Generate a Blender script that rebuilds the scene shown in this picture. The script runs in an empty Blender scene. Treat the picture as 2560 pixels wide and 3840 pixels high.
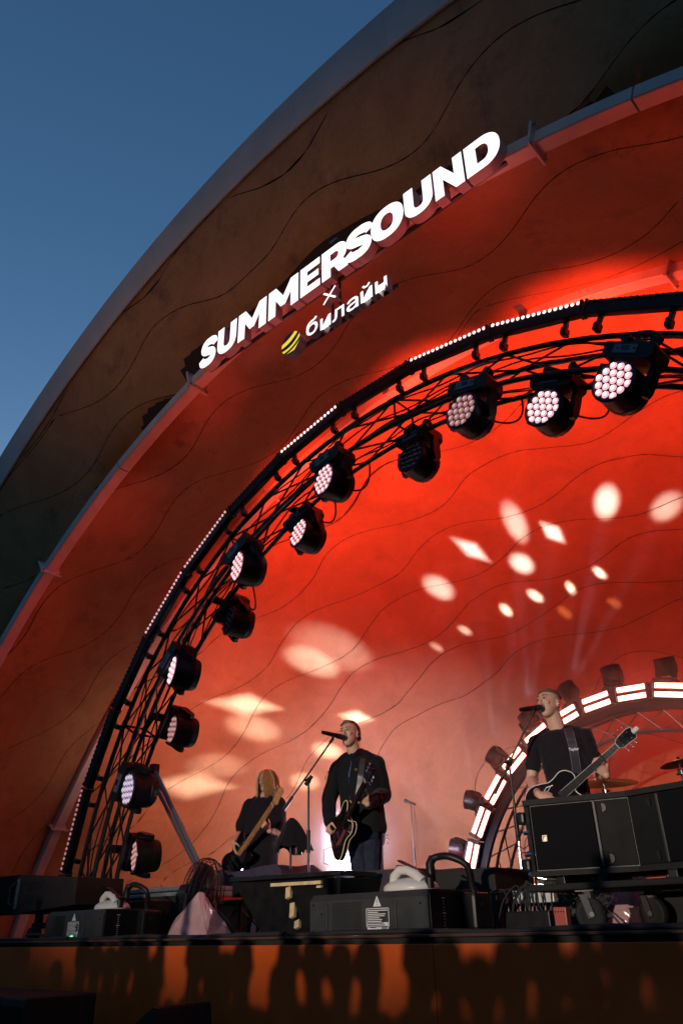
import bpy, bmesh, math, random
from mathutils import Vector, Matrix, noise
R = math.radians
V = Vector
sc = bpy.context.scene
C = sc.collection
random.seed(7)

# ------------------------------------------------------------------ camera
CAM = V((3.7, 0.0, 0.03))
PITCH, ROLL, YAW = R(28.8), R(1.3), R(42.0)
cp, sp, cr, sr, cy, sy = math.cos(PITCH), math.sin(PITCH), math.cos(ROLL), math.sin(ROLL), math.cos(YAW), math.sin(YAW)
_r, _f, _u = V((1, 0, 0)), V((0, cp, sp)), V((0, -sp, cp))
_r2, _u2 = cr * _r - sr * _u, cr * _u + sr * _r
RZ = Matrix.Rotation(YAW, 3, 'Z')
cx_, cu_, cf_ = RZ @ _r2, RZ @ _u2, RZ @ _f
cam = bpy.data.cameras.new('camera')
cam.sensor_fit = 'VERTICAL'; cam.sensor_height = 36.0; cam.lens = 26.78
cam.clip_start = 0.05; cam.clip_end = 3000
co = bpy.data.objects.new('camera', cam)
m = Matrix((cx_, cu_, -cf_)).transposed().to_4x4(); m.translation = CAM
co.matrix_world = m
C.objects.link(co); sc.camera = co

# ------------------------------------------------------------------ dusk sky and light
sc.view_settings.view_transform = 'Standard'; sc.view_settings.look = 'None'
sc.view_settings.exposure = 0.0; sc.view_settings.gamma = 1.0; sc.view_settings.use_curve_mapping = False
w = bpy.data.worlds.new('World'); sc.world = w; w.use_nodes = True
nt = w.node_tree
bg = nt.nodes['Background']
sky = nt.nodes.new('ShaderNodeTexSky'); sky.sky_type = 'NISHITA'; sky.sun_disc = False
SUN_EL, SUN_ROT = R(2.5), R(-62)
sky.sun_elevation = SUN_EL; sky.sun_rotation = SUN_ROT; sky.air_density = 1.0; sky.dust_density = 0.5; sky.ozone_density = 3.0
tint = nt.nodes.new('ShaderNodeMix'); tint.data_type = 'RGBA'; tint.blend_type = 'MULTIPLY'; tint.inputs['Factor'].default_value = 1; tint.inputs[7].default_value = (0.90, 1.03, 1.06, 1)
nt.links.new(sky.outputs[0], tint.inputs[6]); nt.links.new(tint.outputs[2], bg.inputs[0]); bg.inputs[1].default_value = 0.26

def lamp(name, kind, loc, energy, color, target=None, size=0.1, angle=None, blend=0.3, square=False, roll=0.0, parent=None):
    l = bpy.data.lights.new(name, kind); l.energy = energy; l.color = color
    if kind in ('POINT', 'SPOT'): l.shadow_soft_size = size
    if kind == 'SPOT':
        l.spot_size = R(angle); l.spot_blend = blend; l.use_square = square
    if kind == 'AREA': l.size = size
    if kind == 'SUN': l.angle = size
    o = bpy.data.objects.new(name, l); C.objects.link(o); o.location = loc
    if target is not None:
        q = (V(target) - V(loc)).to_track_quat('-Z', 'Y')
        o.rotation_euler = (q.to_matrix() @ Matrix.Rotation(roll, 3, 'Z')).to_euler()
    return o

# the last of the daylight, from low behind the audience
sd = V((math.sin(SUN_ROT) * math.cos(SUN_EL), math.cos(SUN_ROT) * math.cos(SUN_EL), math.sin(SUN_EL)))
lamp('sun', 'SUN', (0, -20, 20), 0.02, (1.0, 0.72, 0.48), target=V((0, -20, 20)) - sd, size=R(3))
# follow spot of the lighting tower out in the audience
ts_ = lamp('tower_spot', 'SPOT', (3.5, -17.0, 1.75), 15000, (1.0, 0.84, 0.70), target=(-0.3, 5.8, 0.95), size=0.10, angle=8.6, blend=1.0)
ts_.scale = (3.0, 1, 1)
tf_ = lamp('tower_flood', 'SPOT', (2.9, -17.2, 2.1), 3600, (1.0, 0.44, 0.18), target=(-1.5, 3.8, 6.4), size=1.2, angle=8.5, blend=1.0)
tf_.scale = (2.9, 1, 1)

# ------------------------------------------------------------------ materials
MATS = {}
def mat(name, col, rough=0.5, metal=0.0, emit=None, estr=0.0, noise_amt=0.0, nscale=8.0, bump=0.0, bscale=60.0, spec=0.5, trans=0.0, alpha=1.0, coat=0.0, sheen=0.0):
    if name in MATS: return MATS[name]
    M = bpy.data.materials.new(name); M.use_nodes = True
    t = M.node_tree; b = t.nodes['Principled BSDF']
    b.inputs['Base Color'].default_value = (*col, 1); b.inputs['Roughness'].default_value = rough; b.inputs['Metallic'].default_value = metal
    b.inputs['Specular IOR Level'].default_value = spec; b.inputs['Transmission Weight'].default_value = trans
    b.inputs['Coat Weight'].default_value = coat; b.inputs['Sheen Weight'].default_value = sheen
    b.inputs['Alpha'].default_value = alpha
    if emit: b.inputs['Emission Color'].default_value = (*emit, 1); b.inputs['Emission Strength'].default_value = estr
    if noise_amt or bump:
        tc = t.nodes.new('ShaderNodeTexCoord')
    if noise_amt:
        n = t.nodes.new('ShaderNodeTexNoise'); n.inputs['Scale'].default_value = nscale; n.inputs['Detail'].default_value = 5
        t.links.new(tc.outputs['Object'], n.inputs['Vector'])
        mr = t.nodes.new('ShaderNodeMapRange'); mr.inputs['From Min'].default_value = 0.3; mr.inputs['From Max'].default_value = 0.7
        mr.inputs['To Min'].default_value = 1 - noise_amt; mr.inputs['To Max'].default_value = 1 + noise_amt
        mx = t.nodes.new('ShaderNodeMix'); mx.data_type = 'RGBA'; mx.blend_type = 'MULTIPLY'; mx.inputs['Factor'].default_value = 1
        mx.inputs[6].default_value = (*col, 1)
        t.links.new(n.outputs['Fac'], mr.inputs['Value']); t.links.new(mr.outputs[0], mx.inputs[7]); t.links.new(mx.outputs[2], b.inputs['Base Color'])
        r2 = t.nodes.new('ShaderNodeMapRange'); r2.inputs['To Min'].default_value = max(0.03, rough - 0.12); r2.inputs['To Max'].default_value = min(1, rough + 0.12)
        t.links.new(n.outputs['Fac'], r2.inputs['Value']); t.links.new(r2.outputs[0], b.inputs['Roughness'])
    if bump:
        n2 = t.nodes.new('ShaderNodeTexNoise'); n2.inputs['Scale'].default_value = bscale; n2.inputs['Detail'].default_value = 3
        t.links.new(tc.outputs['Object'], n2.inputs['Vector'])
        bp = t.nodes.new('ShaderNodeBump'); bp.inputs['Strength'].default_value = bump; bp.inputs['Distance'].default_value = 0.004
        t.links.new(n2.outputs['Fac'], bp.inputs['Height']); t.links.new(bp.outputs[0], b.inputs['Normal'])
    MATS[name] = M
    return M

def wood_shell():
    """weather-stained orange plywood: fine swirling grain, broad tonal change, dark water stains"""
    M = bpy.data.materials.new('stained_plywood'); M.use_nodes = True; t = M.node_tree; b = t.nodes['Principled BSDF']
    N = t.nodes.new; L = t.links.new
    tc = N('ShaderNodeTexCoord')
    g = N('ShaderNodeTexNoise'); g.inputs['Scale'].default_value = 1.1; g.inputs['Detail'].default_value = 8; g.inputs['Roughness'].default_value = 0.62; g.inputs['Distortion'].default_value = 1.4
    L(tc.outputs['Object'], g.inputs['Vector'])
    mp = N('ShaderNodeMapping'); mp.inputs['Scale'].default_value = (2.2, 9.0, 2.2); mp.inputs['Rotation'].default_value = (0.2, 0.5, 0.3)
    L(tc.outputs['Object'], mp.inputs['Vector'])
    fine = N('ShaderNodeTexNoise'); fine.inputs['Scale'].default_value = 3.0; fine.inputs['Detail'].default_value = 9; fine.inputs['Roughness'].default_value = 0.7; fine.inputs['Distortion'].default_value = 2.2
    L(mp.outputs[0], fine.inputs['Vector'])
    r1 = N('ShaderNodeValToRGB'); e = r1.color_ramp.elements
    e[0].position = 0.25; e[0].color = (0.27, 0.128, 0.050, 1); e[1].position = 0.75; e[1].color = (0.42, 0.222, 0.098, 1)
    L(g.outputs['Fac'], r1.inputs['Fac'])
    mr = N('ShaderNodeMapRange'); mr.inputs['From Min'].default_value = 0.3; mr.inputs['From Max'].default_value = 0.7; mr.inputs['To Min'].default_value = 0.84; mr.inputs['To Max'].default_value = 1.13
    L(fine.outputs['Fac'], mr.inputs['Value'])
    mx = N('ShaderNodeMix'); mx.data_type = 'RGBA'; mx.blend_type = 'MULTIPLY'; mx.inputs['Factor'].default_value = 1
    L(r1.outputs[0], mx.inputs[6]); L(mr.outputs[0], mx.inputs[7])
    # soot and mould blotches, mostly on the outer, rain-reached bays (small y)
    st = N('ShaderNodeTexNoise'); st.inputs['Scale'].default_value = 2.3; st.inputs['Detail'].default_value = 6; st.inputs['Roughness'].default_value = 0.65
    L(tc.outputs['Object'], st.inputs['Vector'])
    sr_ = N('ShaderNodeMapRange'); sr_.inputs['From Min'].default_value = 0.56; sr_.inputs['From Max'].default_value = 0.74
    L(st.outputs['Fac'], sr_.inputs['Value'])
    sx = N('ShaderNodeSeparateXYZ'); L(tc.outputs['Object'], sx.inputs[0])
    yr = N('ShaderNodeMapRange'); yr.inputs['From Min'].default_value = 3.4; yr.inputs['From Max'].default_value = 7.0; yr.inputs['To Min'].default_value = 0.85; yr.inputs['To Max'].default_value = 0.22
    L(sx.outputs['Y'], yr.inputs['Value'])
    mu = N('ShaderNodeMath'); mu.operation = 'MULTIPLY'; L(sr_.outputs[0], mu.inputs[0]); L(yr.outputs[0], mu.inputs[1])
    m2 = N('ShaderNodeMix'); m2.data_type = 'RGBA'; L(mu.outputs[0], m2.inputs['Factor']); L(mx.outputs[2], m2.inputs[6]); m2.inputs[7].default_value = (0.075, 0.05, 0.035, 1)
    L(m2.outputs[2], b.inputs['Base Color'])
    b.inputs['Roughness'].default_value = 0.55; b.inputs['Specular IOR Level'].default_value = 0.35
    bp = N('ShaderNodeBump'); bp.inputs['Strength'].default_value = 0.12; bp.inputs['Distance'].default_value = 0.004
    L(fine.outputs['Fac'], bp.inputs['Height']); L(bp.outputs[0], b.inputs['Normal'])
    MATS['stained_plywood'] = M
    return M
WOOD = wood_shell()
BLACK = mat('black_plastic', (0.008, 0.008, 0.009), 0.42, spec=0.3, noise_amt=0.25, nscale=14)
BLACKR = mat('black_matt_plastic', (0.007, 0.007, 0.007), 0.7, spec=0.2, noise_amt=0.2, nscale=14)
BLACKM = mat('black_paint_metal', (0.016, 0.016, 0.018), 0.33, metal=0.2, noise_amt=0.3, nscale=20)
BLACKT = mat('black_textured_paint', (0.014, 0.013, 0.012), 0.6, spec=0.3, bump=0.9, bscale=260, noise_amt=0.2, nscale=30)
RUBBER = mat('rubber', (0.014, 0.014, 0.014), 0.75)
GRILLE = mat('black_grille_cloth', (0.005, 0.005, 0.006), 0.85, spec=0.12, bump=0.5, bscale=500)
STEEL = mat('galvanised_steel', (0.26, 0.26, 0.27), 0.45, metal=0.85, noise_amt=0.25, nscale=12)
CHROME = mat('chrome', (0.75, 0.75, 0.77), 0.16, metal=1.0)
ALU = mat('aluminium_edge', (0.55, 0.55, 0.55), 0.36, metal=0.8, noise_amt=0.2, nscale=10)
WHITEP = mat('white_rib_paint', (0.55, 0.50, 0.47), 0.5, noise_amt=0.1, nscale=5)
GREYF = mat('grey_sheet_metal', (0.46, 0.465, 0.47), 0.5, noise_amt=0.1, nscale=2.5)
ORANGE = mat('orange_stage_panel', (0.66, 0.100, 0.013), 0.38, noise_amt=0.12, nscale=3)
SIGNW = mat('sign_face_white', (0.85, 0.85, 0.85), 0.4, emit=(1, 0.98, 0.98), estr=1.3)
SIGNS = mat('sign_side_white', (0.55, 0.42, 0.42), 0.45, noise_amt=0.08)
SIGNY = mat('sign_face_yellow', (0.85, 0.6, 0.05), 0.4, emit=(1.0, 0.72, 0.05), estr=0.85)
SIGNK = mat('sign_face_black', (0.012, 0.012, 0.014), 0.35)
LENS_ON = mat('lens_lit', (0.9, 0.6, 0.6), 0.15, emit=(1.0, 0.40, 0.42), estr=0.75)
LENS_HOT = mat('lens_lit_hot', (0.9, 0.8, 0.8), 0.15, emit=(1.0, 0.50, 0.54), estr=0.95)
LENS_DIM = mat('lens_dim', (0.5, 0.3, 0.3), 0.08, emit=(1.0, 0.38, 0.34), estr=0.38, coat=1)
LENS_LAV = mat('lens_lavender', (0.7, 0.6, 0.8), 0.12, emit=(0.78, 0.66, 1.0), estr=0.36, coat=1)
CORE = mat('led_core', (1, 0.9, 0.9), 0.2, emit=(1.0, 0.86, 0.88), estr=1.7)
CORE_DIM = mat('led_core_dim', (1, 0.8, 0.8), 0.2, emit=(1.0, 0.70, 0.72), estr=0.55)
LENS_OFF = mat('lens_off', (0.02, 0.02, 0.024), 0.08, spec=1.0, coat=1)
BAR = mat('light_bar_tube', (1, 0.6, 0.5), 0.3, emit=(1.0, 0.24, 0.17), estr=18)
BAND = mat('red_hot_core', (1, 0.8, 0.7), 0.3, emit=(1.0, 0.62, 0.48), estr=22)
SKIN = mat('skin', (0.62, 0.36, 0.26), 0.48, noise_amt=0.07, nscale=30, spec=0.4)
HAIRB = mat('brown_hair', (0.085, 0.045, 0.024), 0.55, noise_amt=0.3, nscale=90)
HAIRS = mat('cropped_light_brown_hair', (0.12, 0.075, 0.05), 0.6, noise_amt=0.35, nscale=120)
HAIRBL = mat('blond_hair', (0.52, 0.32, 0.14), 0.45, noise_amt=0.35, nscale=40)
TEE = mat('black_cotton', (0.012, 0.010, 0.014), 0.9, spec=0.15, sheen=0.12, noise_amt=0.2, nscale=20)
JACKET = mat('black_twill', (0.006, 0.006, 0.008), 0.8, spec=0.15, sheen=0.08, noise_amt=0.2, nscale=25)
JEANS = mat('dark_indigo_denim', (0.020, 0.024, 0.045), 0.9, spec=0.15, noise_amt=0.35, nscale=16, bump=0.3, bscale=300)
TROUS = mat('dark_grey_trousers', (0.022, 0.018, 0.026), 0.9, spec=0.15, noise_amt=0.2, nscale=18)
MAPLE = mat('maple_neck', (0.50, 0.23, 0.085), 0.3, noise_amt=0.15, nscale=30, coat=0.5)
ROSE = mat('dark_fingerboard', (0.016, 0.012, 0.011), 0.6, spec=0.2, noise_amt=0.2, nscale=40)
GBLACK = mat('black_lacquer', (0.006, 0.005, 0.008), 0.16, coat=0.5, spec=0.5)
CREAM = mat('cream_binding', (0.70, 0.58, 0.36), 0.35)
WHITEPL = mat('white_plastic', (0.60, 0.58, 0.54), 0.35, noise_amt=0.05)
PINE = mat('pale_pine', (0.62, 0.46, 0.25), 0.6, noise_amt=0.2, nscale=20)
FOGM = mat('dark_grey_machine_paint', (0.034, 0.035, 0.035), 0.55, spec=0.3, noise_amt=0.15, nscale=10)
LABELW = mat('printed_white_label', (0.72, 0.72, 0.70), 0.5)
TARP = mat('dark_violet_cover', (0.035, 0.026, 0.055), 0.7, noise_amt=0.25, nscale=12)
BAGP = mat('pale_translucent_bag', (0.62, 0.36, 0.36), 0.25, alpha=0.72, noise_amt=0.12, nscale=14)
REDPL = mat('red_plastic', (0.20, 0.012, 0.008), 0.4)
BLUEPL = mat('blue_plug', (0.012, 0.02, 0.10), 0.4)
YELPL = mat('yellow_plug', (0.16, 0.08, 0.008), 0.4)
DECK = mat('black_stage_deck', (0.018, 0.017, 0.017), 0.55, noise_amt=0.3, nscale=6)
GROUND = mat('dark_asphalt', (0.045, 0.045, 0.048), 0.9, noise_amt=0.3, nscale=3)
BACKING = mat('dark_batten_backing', (0.03, 0.018, 0.012), 0.9)
EYEW = mat('eye_white', (0.55, 0.5, 0.47), 0.25)
EYED = mat('eye_iris', (0.05, 0.045, 0.04), 0.15)
LIP = mat('lips', (0.42, 0.17, 0.13), 0.45)
CYMB = mat('bronze_cymbal', (0.55, 0.36, 0.14), 0.3, metal=0.9)
GLOWG = mat('green_pilot_light', (0.1, 0.6, 0.3), 0.4, emit=(0.2, 1.0, 0.5), estr=1.5)
SCREWK = mat('dark_screw', (0.03, 0.015, 0.012), 0.6)
FLOOD = mat('white_flood_lens', (1, 1, 1), 0.3, emit=(1.0, 0.93, 1.0), estr=14)
FLARE = mat('white_blinder_lens', (1, 1, 1), 0.3, emit=(1.0, 0.93, 1.0), estr=140)
GLASSK = mat('smoked_fan_blade', (0.10, 0.10, 0.10), 0.2, spec=0.6)
REDDRUM = mat('orange_drum_hoop', (0.5, 0.16, 0.03), 0.3, coat=0.6)
DRUMK = mat('dark_drum_shell', (0.03, 0.015, 0.012), 0.25, coat=0.5)
WRIST = mat('dark_watch_band', (0.015, 0.014, 0.018), 0.4)

# ------------------------------------------------------------------ mesh helpers
class MB:
    def __init__(s): s.v = []; s.f = []
    def add(s, vs, fs):
        o = len(s.v); s.v += [V(p) for p in vs]; s.f += [tuple(i + o for i in f) for f in fs]; return s
    def box(s, c, d, M=None, bev=0.0):
        x, y, z = d[0] / 2, d[1] / 2, d[2] / 2
        if bev <= 0:
            vs = [V((i * x, j * y, k * z)) for i in (-1, 1) for j in (-1, 1) for k in (-1, 1)]
            fs = [(0, 1, 3, 2), (4, 6, 7, 5), (0, 4, 5, 1), (2, 3, 7, 6), (0, 2, 6, 4), (1, 5, 7, 3)]
        else:
            b = bm_box(d, bev); vs = [v.co.copy() for v in b.verts]; b.verts.index_update(); fs = [tuple(v.index for v in f.verts) for f in b.faces]; b.free()
        c = V(c)
        vs = [(M @ p if M else p) + c for p in vs]
        return s.add(vs, fs)
    def ring_loft(s, rings, cap=True, closed=True):
        n = len(rings[0]); o = len(s.v)
        for r in rings: s.v += [V(p) for p in r]
        for i in range(len(rings) - 1):
            for j in range(n if closed else n - 1):
                k = (j + 1) % n
                s.f.append((o + i * n + j, o + i * n + k, o + (i + 1) * n + k, o + (i + 1) * n + j))
        if cap and closed:
            s.f.append(tuple(o + j for j in range(n - 1, -1, -1)))
            e = o + (len(rings) - 1) * n
            s.f.append(tuple(e + j for j in range(n)))
        return s
    def tube(s, path, r, n=8, cap=True):
        P = [V(p) for p in path]; rad = r if isinstance(r, (list, tuple)) else [r] * len(P)
        rings = []; up = None
        for i, p in enumerate(P):
            t = (P[min(i + 1, len(P) - 1)] - P[max(i - 1, 0)]).normalized()
            if up is None:
                up = t.orthogonal().normalized()
            up = (up - t * up.dot(t))
            if up.length < 1e-6: up = t.orthogonal()
            up.normalize(); b = t.cross(up)
            rings.append([p + rad[i] * (math.cos(2 * math.pi * k / n) * up + math.sin(2 * math.pi * k / n) * b) for k in range(n)])
        return s.ring_loft(rings, cap)
    def cyl(s, a, b, r, n=12, r2=None):
        return s.tube([a, b], [r, r if r2 is None else r2], n)
    def lathe(s, prof, n=24, M=None, o=(0, 0, 0)):
        # prof: (radius, z) along local z
        rings = []
        for (rr, z) in prof:
            rings.append([(M @ V((rr * math.cos(2 * math.pi * k / n), rr * math.sin(2 * math.pi * k / n), z)) if M else V((rr * math.cos(2 * math.pi * k / n), rr * math.sin(2 * math.pi * k / n), z))) + V(o) for k in range(n)])
        return s.ring_loft(rings, True)
    def prism(s, poly, y0, y1, M=None, o=(0, 0, 0)):
        # poly in (x,z), extruded along y
        f = lambda p, y: (M @ V((p[0], y, p[1])) if M else V((p[0], y, p[1]))) + V(o)
        n = len(poly); k = len(s.v)
        s.v += [f(p, y0) for p in poly] + [f(p, y1) for p in poly]
        s.f.append(tuple(range(k, k + n))); s.f.append(tuple(range(k + 2 * n - 1, k + n - 1, -1)))
        for i in range(n):
            j = (i + 1) % n; s.f.append((k + i, k + n + i, k + n + j, k + j))
        return s
    def sphere(s, c, r, n=12, m=8, M=None):
        r = r if isinstance(r, (list, tuple)) else (r, r, r)
        rings = []
        for i in range(m + 1):
            a = math.pi * (0.02 + 0.96 * i / m) ; z = math.cos(a); q = math.sin(a)
            rings.append([((M @ V((r[0] * q * math.cos(2 * math.pi * k / n), r[1] * q * math.sin(2 * math.pi * k / n), r[2] * z))) if M else V((r[0] * q * math.cos(2 * math.pi * k / n), r[1] * q * math.sin(2 * math.pi * k / n), r[2] * z))) + V(c) for k in range(n)])
        return s.ring_loft(rings[::-1], True)
    def torus(s, c, R0, r, ax='z', n=32, m=6, M=None, a0=0, a1=2 * math.pi):
        full = abs(a1 - a0 - 2 * math.pi) < 1e-6
        rings = []
        cnt = n if full else n + 1
        for i in range(cnt):
            a = a0 + (a1 - a0) * i / n
            d = V((math.cos(a), math.sin(a), 0))
            rr = []
            for k in range(m):
                b = 2 * math.pi * k / m
                p = d * (R0 + r * math.cos(b)) + V((0, 0, r * math.sin(b)))
                if ax == 'y': p = V((p.x, p.z, p.y))
                if ax == 'x': p = V((p.z, p.x, p.y))
                rr.append((M @ p if M else p) + V(c))
            rings.append(rr)
        if full:
            o = len(s.v); 
            for r_ in rings: s.v += r_
            for i in range(n):
                for k in range(m):
                    i2 = (i + 1) % n; k2 = (k + 1) % m
                    s.f.append((o + i * m + k, o + i2 * m + k, o + i2 * m + k2, o + i * m + k2))
            return s
        return s.ring_loft(rings, True)
    def mesh(s, name, smooth=False, fix=True):
        me = bpy.data.meshes.new(name); me.from_pydata([tuple(p) for p in s.v], [], s.f)
        if fix:
            b = bmesh.new(); b.from_mesh(me); bmesh.ops.recalc_face_normals(b, faces=b.faces); b.to_mesh(me); b.free()
        if smooth:
            me.shade_smooth()
            if hasattr(me, 'set_sharp_from_angle'): me.set_sharp_from_angle(angle=R(38))
        return me
    def build(s, name, m, parent=None, smooth=False, loc=None, **kw):
        return link(name, s.mesh(name, smooth), m, parent, loc, **kw)

def bm_box(d, bev):
    b = bmesh.new(); bmesh.ops.create_cube(b, size=1); bmesh.ops.scale(b, vec=d, verts=b.verts)
    bmesh.ops.bevel(b, geom=b.edges[:], offset=bev, segments=2, affect='EDGES', profile=0.6)
    return b

def link(name, me, m, parent=None, loc=None, rot=None):
    o = bpy.data.objects.new(name, me)
    ms = m if isinstance(m, (list, tuple)) else [m]
    if me is not None and len(me.materials) == 0:
        for q in ms: me.materials.append(q)
    C.objects.link(o)
    if parent: o.parent = parent
    if loc is not None: o.location = loc
    if rot is not None: o.rotation_euler = rot
    return o

def tag(o, label=None, cat=None, group=None, kind=None):
    if label: o['label'] = label
    if cat: o['category'] = cat
    if group: o['group'] = group
    if kind: o['kind'] = kind
    return o

def thing(name, label, cat, loc=(0, 0, 0), rz=0.0, group=None, M=None):
    o = bpy.data.objects.new(name, None); o.empty_display_size = 0.1; C.objects.link(o)
    if M is not None: o.matrix_world = M
    else: o.location = loc; o.rotation_euler = (0, 0, rz)
    return tag(o, label, cat, group)

def axes(x, y, z, o=(0, 0, 0)):
    M = Matrix((V(x), V(y), V(z))).transposed().to_4x4(); M.translation = V(o); return M

def remeshed(mb, name, voxel, smooth=4, wr=0.0, wscale=10.0, stretch=(1, 1, 1)):
    me = mb.mesh(name); o = bpy.data.objects.new(name, me); C.objects.link(o)
    r = o.modifiers.new('r', 'REMESH'); r.mode = 'VOXEL'; r.voxel_size = voxel
    if smooth:
        q = o.modifiers.new('s', 'SMOOTH'); q.iterations = smooth; q.factor = 0.5
    dg = bpy.context.evaluated_depsgraph_get(); dg.update()
    m2 = bpy.data.meshes.new_from_object(o.evaluated_get(dg)); m2.name = name
    bpy.data.objects.remove(o); bpy.data.meshes.remove(me)
    if wr:
        nr = [v.normal.copy() for v in m2.vertices]
        for v, n in zip(m2.vertices, nr):
            p = V((v.co.x * stretch[0], v.co.y * stretch[1], v.co.z * stretch[2])) * wscale
            a = noise.noise(p) ; b = noise.noise(p * 2.3 + V((7, 3, 1)))
            v.co += n * wr * (0.7 * (1 - 2 * abs(a)) + 0.5 * b)
    m2.shade_smooth()
    return m2
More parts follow.
